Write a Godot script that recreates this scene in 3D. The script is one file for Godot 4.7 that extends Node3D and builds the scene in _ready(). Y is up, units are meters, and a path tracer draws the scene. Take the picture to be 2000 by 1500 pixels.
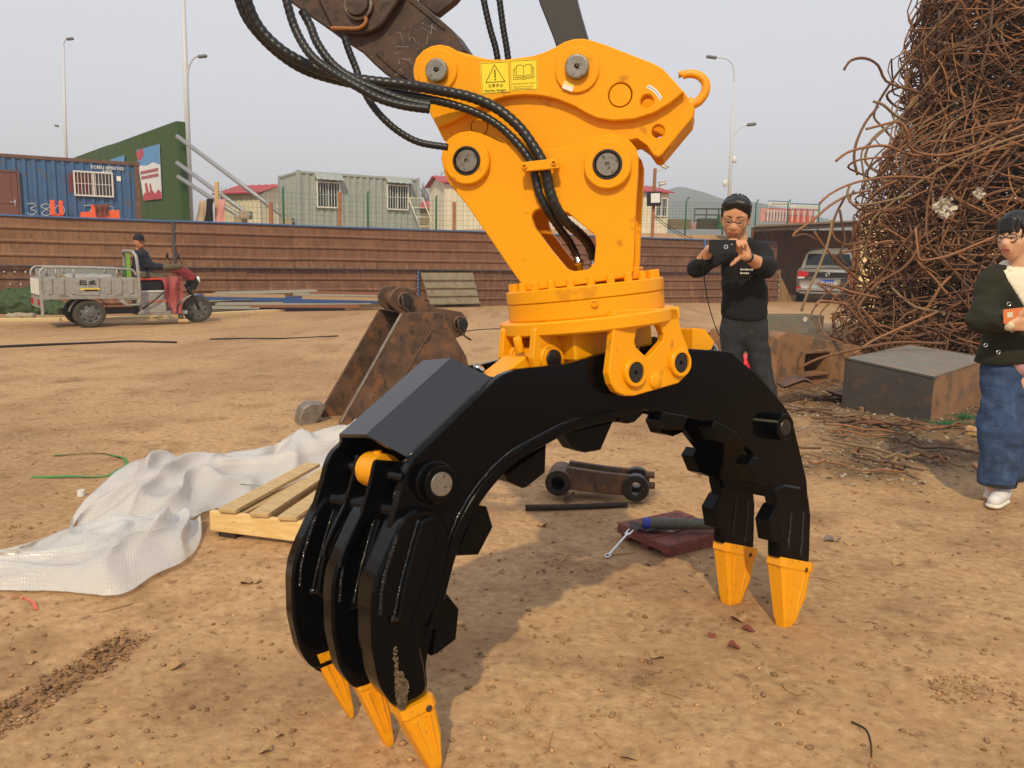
extends Node3D
# A scrap yard: a rotating hydraulic grapple hung from an excavator arm, sheet fence, containers, rebar heap, people.
var M := {}
var used := {}
var rng := RandomNumberGenerator.new()
var gn := FastNoiseLite.new()
var gn2 := FastNoiseLite.new()
var wn := FastNoiseLite.new()
var fold_noise := FastNoiseLite.new()

func _ready():
	rng.seed = 7
	var cam := Camera3D.new()
	cam.name = "camera"
	cam.fov = 50.22
	cam.near = 0.05
	cam.far = 3000.0
	cam.transform = Transform3D(Basis.from_euler(Vector3(deg_to_rad(-8.67), 0, 0)) * Basis(Vector3(0, 0, 1), deg_to_rad(1.0)), Vector3(0, 1.3, 0))
	add_child(cam)
	cam.current = true
	var env := Environment.new()
	env.background_mode = Environment.BG_SKY
	var sm := ProceduralSkyMaterial.new()
	sm.sky_top_color = Color(0.805, 0.82, 0.86)
	sm.sky_horizon_color = Color(0.88, 0.88, 0.888)
	sm.sky_curve = 0.20
	sm.ground_bottom_color = Color(0.42, 0.36, 0.30)
	sm.ground_horizon_color = Color(0.80, 0.79, 0.79)
	sm.sun_angle_max = 1.0
	var sky := Sky.new()
	sky.sky_material = sm
	env.sky = sky
	env.background_energy_multiplier = 1.0
	env.tonemap_mode = Environment.TONE_MAPPER_LINEAR
	env.tonemap_exposure = 1.18
	env.sdfgi_enabled = true
	env.ssao_enabled = true
	env.ssil_enabled = true
	env.fog_enabled = true
	env.fog_density = 0.0017
	env.fog_light_color = Color(0.80, 0.81, 0.84)
	var we := WorldEnvironment.new()
	we.environment = env
	we.name = "environment"
	add_child(we)
	var sun := DirectionalLight3D.new()
	sun.name = "sun"
	sun.light_energy = 0.82
	sun.light_angular_distance = 1.3
	sun.light_color = Color(1.0, 0.92, 0.76)
	sun.shadow_enabled = true
	sun.basis = Basis.looking_at(Vector3(0.104, -0.669, -0.736))
	add_child(sun)
	gn.seed = 3; gn.frequency = 0.45; gn.fractal_octaves = 4
	gn2.seed = 11; gn2.frequency = 2.6; gn2.fractal_octaves = 4
	wn.seed = 5; wn.frequency = 7.0; wn.fractal_octaves = 2
	fold_noise.seed = 19; fold_noise.frequency = 1.5; fold_noise.fractal_octaves = 1
	make_materials()
	make_ground()
	make_fence()
	make_yard_behind()
	make_carport()
	make_coupler()
	make_grapple()
	make_arm()
	make_hoses()
	make_bucket()
	make_foreground()
	make_right_side()
	make_heap()
	make_tricycle()
	make_people()
	make_litter()

# ---------------------------------------------------------------- bookkeeping
func numbered(n: String) -> String:
	if not used.has(n):
		used[n] = 0
		return n
	used[n] += 1
	return "%s_%03d" % [n, used[n]]

func thing(called: String, label: String, category: String, xf := Transform3D(), group := "", kind := "") -> Node3D:
	var o := Node3D.new()
	o.name = numbered(called)
	add_child(o)
	o.transform = xf
	tag(o, label, category, group, kind)
	return o

func tag(o, label: String, category := "", group := "", kind := ""):
	if label != "": o.set_meta("label", label)
	if category != "": o.set_meta("category", category)
	if group != "": o.set_meta("group", group)
	if kind != "": o.set_meta("kind", kind)

func put(mesh: Mesh, called: String, m: Material, parent: Node, xf := Transform3D()) -> MeshInstance3D:
	var o := MeshInstance3D.new()
	o.mesh = mesh
	o.material_override = m
	var n := called
	if parent == self:
		n = numbered(called)
	else:
		var k := 0
		while parent.has_node(NodePath(n)):
			k += 1
			n = "%s_%03d" % [called, k]
	o.name = n
	parent.add_child(o, true)
	o.transform = xf
	o.cast_shadow = GeometryInstance3D.SHADOW_CASTING_SETTING_ON
	return o

func obj(st: SurfaceTool, called: String, m: Material, parent: Node, xf := Transform3D()) -> MeshInstance3D:
	return put(fin(st), called, m, parent, xf)

func fin(st: SurfaceTool) -> ArrayMesh:
	st.generate_normals()
	return st.commit()

# ---------------------------------------------------------------- shapes
func ST(smooth := false) -> SurfaceTool:
	var st := SurfaceTool.new()
	st.begin(Mesh.PRIMITIVE_TRIANGLES)
	st.set_smooth_group(0 if smooth else -1)
	return st

func tri(st: SurfaceTool, a: Vector3, b: Vector3, c: Vector3):
	st.add_vertex(a); st.add_vertex(b); st.add_vertex(c)

func quad(st: SurfaceTool, a: Vector3, b: Vector3, c: Vector3, d: Vector3):
	st.add_vertex(a); st.add_vertex(b); st.add_vertex(c)
	st.add_vertex(a); st.add_vertex(c); st.add_vertex(d)

func pv(f: Array) -> PackedVector2Array:
	var r := PackedVector2Array()
	for i in range(0, f.size(), 2): r.append(Vector2(f[i], f[i + 1]))
	return r

func p3(f: Array) -> Array:
	var r := []
	for i in range(0, f.size(), 3): r.append(Vector3(f[i], f[i + 1], f[i + 2]))
	return r

func ccw(p: PackedVector2Array) -> PackedVector2Array:
	if Geometry2D.is_polygon_clockwise(p):
		p.reverse()
	return p

# every corner of a polygon rounded to radius r
func fil(p: PackedVector2Array, r: float, seg := 3) -> PackedVector2Array:
	var out := PackedVector2Array()
	var n := p.size()
	for i in n:
		var a := p[(i + n - 1) % n]; var b := p[i]; var c := p[(i + 1) % n]
		var u := (a - b); var v := (c - b)
		var lim: float = min(u.length(), v.length()) * 0.45
		var ang: float = abs(u.angle_to(v))
		if ang > PI * 0.97:
			out.append(b); continue
		var cut: float = min(lim, r / tan(ang * 0.5))
		var s := b + u.normalized() * cut
		var e := b + v.normalized() * cut
		for k in seg + 1:
			var t := float(k) / seg
			out.append(s.lerp(b, t).lerp(b.lerp(e, t), t))
	return out

func inset(p: PackedVector2Array, d: float) -> PackedVector2Array:
	var out := PackedVector2Array()
	var n := p.size()
	for i in n:
		var a := p[(i + n - 1) % n]; var b := p[i]; var c := p[(i + 1) % n]
		var e1 := (b - a).normalized(); var e2 := (c - b).normalized()
		var n1 := Vector2(-e1.y, e1.x); var n2 := Vector2(-e2.y, e2.x)
		var m := n1 + n2
		if m.length() < 0.01: m = n1
		m = m.normalized()
		var k: float = 1.0 / max(0.5, m.dot(n1))
		out.append(b + m * d * k)
	return out

func circ(c: Vector2, r: float, n := 24, ry := -1.0) -> PackedVector2Array:
	var out := PackedVector2Array()
	if ry < 0: ry = r
	for i in n: out.append(c + Vector2(cos(TAU * i / n) * r, sin(TAU * i / n) * ry))
	return out

func join_holes(p: PackedVector2Array, holes: Array) -> PackedVector2Array:
	for h0 in holes:
		var h: PackedVector2Array = ccw(h0.duplicate())
		h.reverse()
		var bi := 0; var bj := 0; var best := 1e9
		for i in p.size():
			for j in h.size():
				var d := p[i].distance_squared_to(h[j])
				if d < best: best = d; bi = i; bj = j
		var q := PackedVector2Array()
		for i in bi + 1: q.append(p[i])
		for k in h.size() + 1: q.append(h[(bj + k) % h.size()])
		for i in range(bi, p.size()): q.append(p[i])
		p = q
	return p

# a plate: polygon in x, y between z0 and z1 (z1 in front), front and rear edges chamfered by b
func extr(st: SurfaceTool, p0: PackedVector2Array, z0: float, z1: float, b := 0.0, holes := []):
	var p := ccw(p0.duplicate())
	var cap := p if b <= 0.0 else inset(p, b)
	var hcap := []
	for h in holes:
		var hh := ccw(h.duplicate())
		hcap.append(hh if b <= 0.0 else inset(hh, -b))
	var face := cap if hcap.is_empty() else join_holes(cap, hcap)
	var idx := Geometry2D.triangulate_polygon(face)
	if idx.is_empty():
		face = cap
		idx = Geometry2D.triangulate_polygon(face)
	for i in range(0, idx.size(), 3):
		var a := face[idx[i]]; var c := face[idx[i + 1]]; var d := face[idx[i + 2]]
		if (c - a).cross(d - a) > 0.0:
			var t := c; c = d; d = t
		tri(st, Vector3(a.x, a.y, z1), Vector3(c.x, c.y, z1), Vector3(d.x, d.y, z1))
		tri(st, Vector3(a.x, a.y, z0), Vector3(d.x, d.y, z0), Vector3(c.x, c.y, z0))
	wall(st, p, cap, z0, z1, b, false)
	for k in holes.size():
		wall(st, ccw(holes[k].duplicate()), hcap[k], z0, z1, b, true)

func wall(st: SurfaceTool, p: PackedVector2Array, cap: PackedVector2Array, z0: float, z1: float, b: float, inner: bool):
	var n := p.size()
	for i in n:
		var j := (i + 1) % n
		var L := [[cap[i], cap[j], z1], [p[i], p[j], z1 - b], [p[i], p[j], z0 + b], [cap[i], cap[j], z0]]
		for k in 3:
			if b <= 0.0 and k != 1: continue
			var A: Vector2 = L[k][0]; var B: Vector2 = L[k][1]; var C: Vector2 = L[k + 1][1]; var D: Vector2 = L[k + 1][0]
			var za: float = L[k][2]; var zb: float = L[k + 1][2]
			if inner:
				quad(st, Vector3(A.x, A.y, za), Vector3(D.x, D.y, zb), Vector3(C.x, C.y, zb), Vector3(B.x, B.y, za))
			else:
				quad(st, Vector3(A.x, A.y, za), Vector3(B.x, B.y, za), Vector3(C.x, C.y, zb), Vector3(D.x, D.y, zb))

func box(st: SurfaceTool, c: Vector3, s: Vector3, bs := Basis(), b := 0.0):
	var h := s * 0.5
	if b <= 0.0:
		var v := []
		for i in 8: v.append(c + bs * Vector3(h.x * (1 if i & 1 else -1), h.y * (1 if i & 2 else -1), h.z * (1 if i & 4 else -1)))
		for f in [[4, 6, 7, 5], [1, 3, 2, 0], [2, 3, 7, 6], [4, 5, 1, 0], [5, 7, 3, 1], [0, 2, 6, 4]]:
			quad(st, v[f[0]], v[f[1]], v[f[2]], v[f[3]])
		return
	b = min(b, min(h.x, min(h.y, h.z)) * 0.9)
	# chamfered box: 6 faces, 12 edge strips, 8 corners
	var g := func(sx, sy, sz, ax):
		var q := Vector3(h.x - b, h.y - b, h.z - b)
		q[ax] = h[ax]
		return c + bs * Vector3(q.x * sx, q.y * sy, q.z * sz)
	for ax in 3:
		var u := (ax + 1) % 3; var w := (ax + 2) % 3
		for s1 in [-1, 1]:
			var cs := []
			for k in [[-1, -1], [1, -1], [1, 1], [-1, 1]]:
				var sg := Vector3.ZERO
				sg[ax] = s1; sg[u] = k[0]; sg[w] = k[1]
				cs.append(g.call(sg.x, sg.y, sg.z, ax))
			if s1 > 0: quad(st, cs[3], cs[2], cs[1], cs[0])
			else: quad(st, cs[0], cs[1], cs[2], cs[3])
		for s1 in [-1, 1]:
			for s2 in [-1, 1]:
				var e := []
				for k in [[u, -1], [u, 1], [w, 1], [w, -1]]:
					var sg := Vector3.ZERO
					sg[u] = s1; sg[w] = s2; sg[ax] = k[1]
					e.append(g.call(sg.x, sg.y, sg.z, k[0]))
				if s1 * s2 > 0: quad(st, e[0], e[1], e[2], e[3])
				else: quad(st, e[3], e[2], e[1], e[0])
	for i in 8:
		var sx := 1 if i & 1 else -1; var sy := 1 if i & 2 else -1; var sz := 1 if i & 4 else -1
		var a: Vector3 = g.call(sx, sy, sz, 0); var d: Vector3 = g.call(sx, sy, sz, 1); var e2: Vector3 = g.call(sx, sy, sz, 2)
		if sx * sy * sz > 0: tri(st, a, e2, d)
		else: tri(st, a, d, e2)

func frame(d: Vector3) -> Basis:
	var y := d.normalized()
	var h := Vector3.UP if abs(y.y) < 0.95 else Vector3.RIGHT
	var x := h.cross(y).normalized()
	return Basis(x, y, x.cross(y))

func cyl(st: SurfaceTool, a: Vector3, b: Vector3, r0: float, r1 := -1.0, n := 16, caps := true):
	if r1 < 0: r1 = r0
	var f := frame(b - a)
	for i in n:
		var t0 := TAU * i / n; var t1 := TAU * (i + 1) / n
		var u := f * Vector3(cos(t0), 0, sin(t0)); var v := f * Vector3(cos(t1), 0, sin(t1))
		quad(st, a + u * r0, a + v * r0, b + v * r1, b + u * r1)
		if caps:
			if r0 > 0.0: tri(st, a, a + v * r0, a + u * r0)
			if r1 > 0.0: tri(st, b, b + u * r1, b + v * r1)

# turned shape: profile [[radius, height] ...] about the axis from a towards d
func lathe(st: SurfaceTool, prof: Array, a: Vector3, d: Vector3, n := 24):
	var f := frame(d)
	for i in n:
		var t0 := TAU * i / n; var t1 := TAU * (i + 1) / n
		var u := f * Vector3(cos(t0), 0, sin(t0)); var v := f * Vector3(cos(t1), 0, sin(t1))
		for k in prof.size() - 1:
			var p = prof[k]; var q = prof[k + 1]
			var A: Vector3 = a + f.y * p[1]; var B: Vector3 = a + f.y * q[1]
			if p[0] > 0.0 and q[0] > 0.0: quad(st, A + u * p[0], A + v * p[0], B + v * q[0], B + u * q[0])
			elif q[0] > 0.0: tri(st, A, B + v * q[0], B + u * q[0])
			elif p[0] > 0.0: tri(st, A + u * p[0], A + v * p[0], B)

func catm(p: Array, n := 6) -> Array:
	var out := []
	for i in p.size() - 1:
		var a: Vector3 = p[max(i - 1, 0)]; var b: Vector3 = p[i]; var c: Vector3 = p[i + 1]; var d: Vector3 = p[min(i + 2, p.size() - 1)]
		for k in n: out.append(b.cubic_interpolate(c, a, d, float(k) / n))
	out.append(p[-1])
	return out

func catm2(p: PackedVector2Array, n := 4) -> PackedVector2Array:
	var out := PackedVector2Array()
	for i in p.size() - 1:
		for k in n: out.append(p[i].cubic_interpolate(p[i + 1], p[max(i - 1, 0)], p[min(i + 2, p.size() - 1)], float(k) / n))
	out.append(p[-1])
	return out

# round bar along points; rf(i, t) may change the radius
func tube(st: SurfaceTool, p: Array, r: float, n := 8, r_end := -1.0, caps := true):
	if p.size() < 2: return
	if r_end < 0.0: r_end = r
	var f := frame(p[1] - p[0])
	var prev := []
	for i in p.size():
		var d: Vector3 = (p[min(i + 1, p.size() - 1)] - p[max(i - 1, 0)]).normalized()
		if d.length() < 0.5: d = f.y
		var x := (f.x - d * f.x.dot(d)).normalized()
		f = Basis(x, d, x.cross(d))
		var rr: float = lerp(r, r_end, float(i) / (p.size() - 1))
		var ring := []
		for k in n: ring.append(p[i] + f * Vector3(cos(TAU * k / n) * rr, 0, sin(TAU * k / n) * rr))
		if i > 0:
			for k in n: quad(st, prev[k], prev[(k + 1) % n], ring[(k + 1) % n], ring[k])
		if caps and i == 0:
			for k in n: tri(st, p[i], ring[(k + 1) % n], ring[k])
		if caps and i == p.size() - 1:
			for k in n: tri(st, p[i], ring[k], ring[(k + 1) % n])
		prev = ring

func resample(p: Array, step: float) -> Array:
	var out := [p[0]]
	var left := step
	for i in p.size() - 1:
		var a: Vector3 = p[i]; var b: Vector3 = p[i + 1]
		var L := a.distance_to(b)
		var t := left
		while t <= L:
			out.append(a.lerp(b, t / L))
			t += step
		left = t - L
	return out

# hose in a spiral guard
func spiral(st: SurfaceTool, pts: Array, r: float, pitch: float, n := 12, amp := 0.16):
	var p := resample(catm(pts, 12), pitch / 5.0)
	var f := frame(p[1] - p[0])
	var prev := []
	for i in p.size():
		var d: Vector3 = (p[min(i + 1, p.size() - 1)] - p[max(i - 1, 0)]).normalized()
		var x := (f.x - d * f.x.dot(d)).normalized()
		f = Basis(x, d, x.cross(d))
		var ring := []
		for k in n:
			var ph := float(i) / 5.0 + float(k) / n
			var rr: float = r * (1.0 - amp + amp * pow(abs(sin(PI * ph)), 0.6))
			ring.append(p[i] + f * Vector3(cos(TAU * k / n) * rr, 0, sin(TAU * k / n) * rr))
		if i > 0:
			for k in n: quad(st, prev[k], prev[(k + 1) % n], ring[(k + 1) % n], ring[k])
		prev = ring

# a run of weld: overlapping scales along points
func weld(st: SurfaceTool, pts: Array, r: float):
	var p := resample(catm(pts, 6), r * 0.45)
	var q := []
	for a in p: q.append(a + Vector3(rng.randf_range(-1, 1), rng.randf_range(-1, 1), rng.randf_range(-1, 1)) * r * 0.22)
	if q.size() < 2: return
	var f := frame(q[1] - q[0])
	var prev := []
	for i in q.size():
		var d: Vector3 = (p[min(i + 1, p.size() - 1)] - p[max(i - 1, 0)]).normalized()
		var x := (f.x - d * f.x.dot(d)).normalized()
		f = Basis(x, d, x.cross(d))
		var rr: float = r * (0.75 + 0.35 * abs(sin(i * 0.9)) + rng.randf_range(-0.12, 0.12))
		var ring := []
		for k in 7: ring.append(q[i] + f * Vector3(cos(TAU * k / 7) * rr, 0, sin(TAU * k / 7) * rr))
		if i > 0:
			for k in 7: quad(st, prev[k], prev[(k + 1) % 7], ring[(k + 1) % 7], ring[k])
		prev = ring

# brush strokes [x0, y0, x1, y1] (0..1, y down) as thin bars on a plate, for written characters
func strokes(st: SurfaceTool, list: Array, o: Vector2, w: float, h: float, t: float, z: float):
	for s in list:
		for i in range(0, s.size() - 2, 2):
			var a := o + Vector2(s[i] * w, -s[i + 1] * h); var b := o + Vector2(s[i + 2] * w, -s[i + 3] * h)
			var d := b - a
			box(st, Vector3((a.x + b.x) / 2, (a.y + b.y) / 2, z), Vector3(d.length() + t, t, 0.0016), Basis(Vector3(0, 0, 1), d.angle()))

func words(text: String, height: float, depth: float, bold := true) -> TextMesh:
	var t := TextMesh.new()
	var f := SystemFont.new()
	f.font_names = PackedStringArray(["Droid Sans"])
	f.font_weight = 700 if bold else 400
	t.font = f
	t.text = text
	t.font_size = 32
	t.pixel_size = height / 23.0
	t.depth = depth
	t.horizontal_alignment = HORIZONTAL_ALIGNMENT_LEFT
	return t

# smooth figure from tapered capsules: bones [a, b, ra, rb, (axis, squash)], joined softly, meshed as surface nets
func flesh(st: SurfaceTool, bones: Array, k: float, cell: float, wrinkle := 0.0, cuts := []):
	var lo := Vector3(1e9, 1e9, 1e9); var hi := -lo
	for b in bones:
		var m: float = max(b[2], b[3]) + 3.0 * cell + 2.0 * k
		for e in [b[0], b[1]]:
			lo = lo.min(e - Vector3(m, m, m)); hi = hi.max(e + Vector3(m, m, m))
	var nx := int((hi.x - lo.x) / cell) + 2; var ny := int((hi.y - lo.y) / cell) + 2; var nz := int((hi.z - lo.z) / cell) + 2
	var acc := PackedFloat32Array()
	acc.resize(nx * ny * nz)
	for b in bones:
		var a: Vector3 = b[0]; var c: Vector3 = b[1]; var ra: float = b[2]; var rb: float = b[3]
		var ax := Vector3.ZERO; var sq := 0.0
		if b.size() > 4: ax = b[4]; sq = b[5] - 1.0
		var m: float = max(ra, rb) * 1.05 + 2.5 * k + cell
		var p0 := (a.min(c) - Vector3(m, m, m) - lo) / cell; var p1 := (a.max(c) + Vector3(m, m, m) - lo) / cell
		var ac := c - a
		if sq != 0.0: ac += ax * ac.dot(ax) * sq
		var il: float = 1.0 / max(ac.length_squared(), 1e-9)
		for z in range(max(0, int(p0.z)), min(nz, int(p1.z) + 1)):
			for y in range(max(0, int(p0.y)), min(ny, int(p1.y) + 1)):
				var row := (z * ny + y) * nx
				for x in range(max(0, int(p0.x)), min(nx, int(p1.x) + 1)):
					var q := lo + Vector3(x, y, z) * cell - a
					if sq != 0.0: q += ax * q.dot(ax) * sq
					var t: float = clamp(q.dot(ac) * il, 0.0, 1.0)
					var d: float = (q - ac * t).length() - (ra + (rb - ra) * t)
					if d < 2.5 * k + cell: acc[row + x] += exp(-d / k)
	if wrinkle > 0.0:
		for z in nz:
			for y in ny:
				for x in nx:
					var i := (z * ny + y) * nx + x
					if acc[i] > 0.02 and acc[i] < 60.0:
						var q := lo + Vector3(x, y, z) * cell
						acc[i] *= exp(wn.get_noise_3d(q.x, q.y * 1.6, q.z) * wrinkle / k)
	for cu in cuts:
		for z in nz:
			for y in ny:
				for x in nx:
					var i := (z * ny + y) * nx + x
					if acc[i] > 0.05:
						var q := lo + Vector3(x, y, z) * cell
						var d: float = (q - cu[0]).dot(cu[1])
						acc[i] = min(acc[i], exp(d / k))
	var vid := PackedInt32Array(); vid.resize(nx * ny * nz); vid.fill(-1)
	var vs := PackedVector3Array()
	var offs := [Vector3i(0, 0, 0), Vector3i(1, 0, 0), Vector3i(0, 1, 0), Vector3i(1, 1, 0), Vector3i(0, 0, 1), Vector3i(1, 0, 1), Vector3i(0, 1, 1), Vector3i(1, 1, 1)]
	var sh := PackedInt32Array()
	for o in offs: sh.append((o.z * ny + o.y) * nx + o.x)
	var edges := [[0, 1], [2, 3], [4, 5], [6, 7], [0, 2], [1, 3], [4, 6], [5, 7], [0, 4], [1, 5], [2, 6], [3, 7]]
	for z in nz - 1:
		for y in ny - 1:
			var row := (z * ny + y) * nx
			for x in nx - 1:
				var i := row + x
				var cnt := 0
				for s in sh:
					if acc[i + s] > 1.0: cnt += 1
				if cnt == 0 or cnt == 8: continue
				var sum := Vector3.ZERO; var ne := 0
				for e in edges:
					var fa := acc[i + sh[e[0]]]; var fb := acc[i + sh[e[1]]]
					if (fa > 1.0) != (fb > 1.0):
						var la := log(max(fa, 1e-3)); var lb := log(max(fb, 1e-3))
						var t := la / (la - lb)
						sum += Vector3(offs[e[0]]).lerp(Vector3(offs[e[1]]), t); ne += 1
				vid[i] = vs.size()
				vs.append(lo + (Vector3(x, y, z) + sum / ne) * cell)
	st.set_smooth_group(0)
	var dx := 1; var dy := nx; var dz := nx * ny
	for z in range(1, nz - 1):
		for y in range(1, ny - 1):
			for x in range(1, nx - 1):
				var i := (z * ny + y) * nx + x
				var ins := acc[i] > 1.0
				for e in [[dx, dy, dz], [dy, dz, dx], [dz, dx, dy]]:
					if ins != (acc[i + e[0]] > 1.0):
						var q := [vid[i], vid[i - e[1]], vid[i - e[1] - e[2]], vid[i - e[2]]]
						if q[0] < 0 or q[1] < 0 or q[2] < 0 or q[3] < 0: continue
						if ins: quad(st, vs[q[3]], vs[q[2]], vs[q[1]], vs[q[0]])
						else: quad(st, vs[q[0]], vs[q[1]], vs[q[2]], vs[q[3]])

# ---------------------------------------------------------------- materials
func noise_image(seed_: int, freq: float, oct: int, cols: Array, size := 512, kind := FastNoiseLite.TYPE_SIMPLEX_SMOOTH, spots := []) -> ImageTexture:
	var n := FastNoiseLite.new()
	n.seed = seed_; n.frequency = freq; n.fractal_octaves = oct; n.noise_type = kind
	var d := n.get_seamless_image(size, size, false, false, 0.12).get_data()
	var lut := []
	for i in 256:
		var t := i / 255.0 * (cols.size() - 1)
		var k := int(min(t, cols.size() - 2))
		lut.append(cols[k].lerp(cols[k + 1], t - k))
	var out := PackedByteArray(); out.resize(size * size * 3)
	for i in size * size:
		var c: Color = lut[d[i]]
		out[i * 3] = int(c.r * 255); out[i * 3 + 1] = int(c.g * 255); out[i * 3 + 2] = int(c.b * 255)
	for s in spots:  # [seed, freq, threshold, colour, strength]: patches of other matter with an outline of their own
		var m := FastNoiseLite.new()
		m.seed = s[0]; m.frequency = s[1]; m.fractal_octaves = 5
		var e := m.get_seamless_image(size, size, false, false, 0.12).get_data()
		var sc: Color = s[3]
		for i in size * size:
			var f: float = clamp((e[i] / 255.0 - s[2]) * 9.0, 0.0, 1.0) * s[4]
			if f > 0.0:
				out[i * 3] = int(lerp(float(out[i * 3]), sc.r * 255, f)); out[i * 3 + 1] = int(lerp(float(out[i * 3 + 1]), sc.g * 255, f)); out[i * 3 + 2] = int(lerp(float(out[i * 3 + 2]), sc.b * 255, f))
	return ImageTexture.create_from_image(Image.create_from_data(size, size, false, Image.FORMAT_RGB8, out))

func C(r: int, g: int, b: int) -> Color:
	return Color(r / 255.0, g / 255.0, b / 255.0)

func mat(called: String, c: Color, rough := 0.7, metal := 0.0) -> StandardMaterial3D:
	var m := StandardMaterial3D.new()
	m.resource_name = called
	m.albedo_color = c
	m.roughness = rough
	m.metallic = metal
	m.cull_mode = BaseMaterial3D.CULL_DISABLED
	M[called] = m
	return m

func tmat(called: String, t: Texture2D, scale: float, rough := 0.8, metal := 0.0, world := false, stretch := Vector3.ONE) -> StandardMaterial3D:
	var m := mat(called, Color.WHITE, rough, metal)
	m.albedo_texture = t
	m.uv1_triplanar = true
	m.uv1_world_triplanar = world
	m.uv1_scale = stretch * scale
	return m

func relief(m: StandardMaterial3D, t: Texture2D, cm: float):
	m.heightmap_enabled = true
	m.heightmap_texture = t
	m.heightmap_scale = cm

func make_materials():
	var bump := noise_image(21, 0.02, 5, [Color.BLACK, Color.WHITE], 512)
	var fine := noise_image(22, 0.09, 4, [Color.BLACK, Color.WHITE], 512)
	var orange_t := noise_image(1, 0.006, 5, [C(240, 160, 8), C(242, 164, 10), C(241, 162, 9)], 512, FastNoiseLite.TYPE_SIMPLEX_SMOOTH, [[31, 0.012, 0.80, C(150, 96, 40), 0.5], [32, 0.05, 0.86, C(190, 120, 30), 0.5]])
	var m = tmat("orange_paint", orange_t, 1.1, 0.38)
	m.metallic_specular = 0.35
	relief(m, fine, 0.012)
	m = tmat("tooth_paint", noise_image(2, 0.01, 5, [C(240, 160, 12), C(243, 166, 16)], 512, FastNoiseLite.TYPE_SIMPLEX_SMOOTH, [[33, 0.016, 0.74, C(176, 120, 52), 0.6], [34, 0.03, 0.80, C(120, 80, 46), 0.6]]), 2.6, 0.45)
	relief(m, fine, 0.03)
	m = mat("black_paint", C(11, 11, 12), 0.15)
	m.roughness_texture = noise_image(41, 0.01, 4, [Color(0.85, 0.85, 0.85), Color(1, 1, 1)], 256)
	m.uv1_triplanar = true
	m.uv1_scale = Vector3.ONE * 1.5
	M["black_paint"].albedo_color = C(7, 7, 8)
	M["black_paint"].metallic_specular = 0.26
	m = mat("black_paint_sky_sheen", C(12, 12, 14), 0.22)  # same black paint, lighter and shinier to put sky reflection on the covers
	m.metallic_specular = 1.0
	m = mat("black_weld", C(14, 14, 15), 0.08)
	m = tmat("tine_paint", noise_image(3, 0.01, 4, [C(17, 17, 18), C(19, 19, 19)], 512), 1.4, 0.2)
	m = tmat("dirt_smear", noise_image(4, 0.03, 5, [C(88, 74, 56), C(150, 128, 98)], 256), 6.0, 0.95)
	m = tmat("steel_pin", noise_image(5, 0.06, 4, [C(138, 132, 122), C(160, 154, 143)], 256, FastNoiseLite.TYPE_SIMPLEX_SMOOTH, [[35, 0.03, 0.68, C(92, 80, 66), 0.7]]), 6.0, 0.36, 0.85)
	mat("dark_steel", C(74, 70, 66), 0.32, 0.9)
	mat("bore", C(18, 16, 14), 0.7)
	mat("chrome", C(205, 205, 205), 0.15, 1.0)
	mat("hose", C(30, 31, 33), 0.36)
	mat("hose_small", C(25, 26, 28), 0.4)
	m = tmat("arm_steel", noise_image(6, 0.012, 5, [C(46, 34, 27), C(72, 52, 40), C(88, 64, 50)], 512, FastNoiseLite.TYPE_SIMPLEX_SMOOTH, [[36, 0.03, 0.66, C(30, 23, 20), 0.7], [37, 0.06, 0.80, C(150, 140, 128), 0.6]]), 1.6, 0.6)
	relief(m, bump, 0.05)
	mat("link_grey", C(52, 50, 50), 0.55)
	mat("scratch", C(186, 176, 164), 0.5)
	m = tmat("bucket_steel", noise_image(7, 0.01, 5, [C(62, 46, 36), C(94, 70, 54), C(120, 84, 58)], 512, FastNoiseLite.TYPE_SIMPLEX_SMOOTH, [[38, 0.012, 0.66, C(140, 88, 48), 0.55], [39, 0.02, 0.70, C(44, 36, 32), 0.6]]), 0.9, 0.62)
	relief(m, bump, 0.05)
	m = tmat("worn_steel", noise_image(8, 0.02, 5, [C(112, 102, 92), C(150, 140, 128)], 256), 3.0, 0.5, 0.4)
	m = tmat("rust_block", noise_image(9, 0.008, 5, [C(116, 84, 58), C(150, 110, 74), C(128, 96, 68)], 512, FastNoiseLite.TYPE_SIMPLEX_SMOOTH, [[40, 0.008, 0.60, C(84, 74, 66), 0.6], [42, 0.03, 0.72, C(170, 96, 50), 0.7]]), 0.8, 0.85)
	relief(m, bump, 0.3)
	m = tmat("rust_block_dark", noise_image(10, 0.008, 5, [C(52, 49, 48), C(66, 61, 58), C(78, 70, 64)], 512, FastNoiseLite.TYPE_SIMPLEX_SMOOTH, [[43, 0.012, 0.68, C(112, 82, 58), 0.55]]), 0.8, 0.75)
	relief(m, bump, 0.3)
	m = tmat("rust_block_grey", noise_image(12, 0.008, 5, [C(112, 110, 104), C(130, 124, 114)], 512, FastNoiseLite.TYPE_SIMPLEX_SMOOTH, [[44, 0.012, 0.60, C(146, 114, 86), 0.6]]), 0.8, 0.8)
	relief(m, bump, 0.2)
	# sheet fence: rusty paint, streaked downwards
	for k in 3:
		var cs = [[C(112, 80, 58), C(136, 98, 71), C(150, 111, 82)], [C(102, 69, 51), C(126, 87, 64), C(140, 100, 75)], [C(93, 63, 48), C(112, 77, 59), C(126, 91, 69)]][k]
		m = tmat("fence_rust_%d" % k, noise_image(50 + k, 0.012, 5, cs, 512, FastNoiseLite.TYPE_SIMPLEX_SMOOTH, [[60 + k, 0.02, 0.70, C(176, 140, 98), 0.7], [63 + k, 0.03, 0.72, C(72, 52, 44), 0.6]]), 0.5, 0.78, 0.0, true, Vector3(2.6, 0.5, 2.6))
		relief(m, bump, 0.15)
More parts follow.
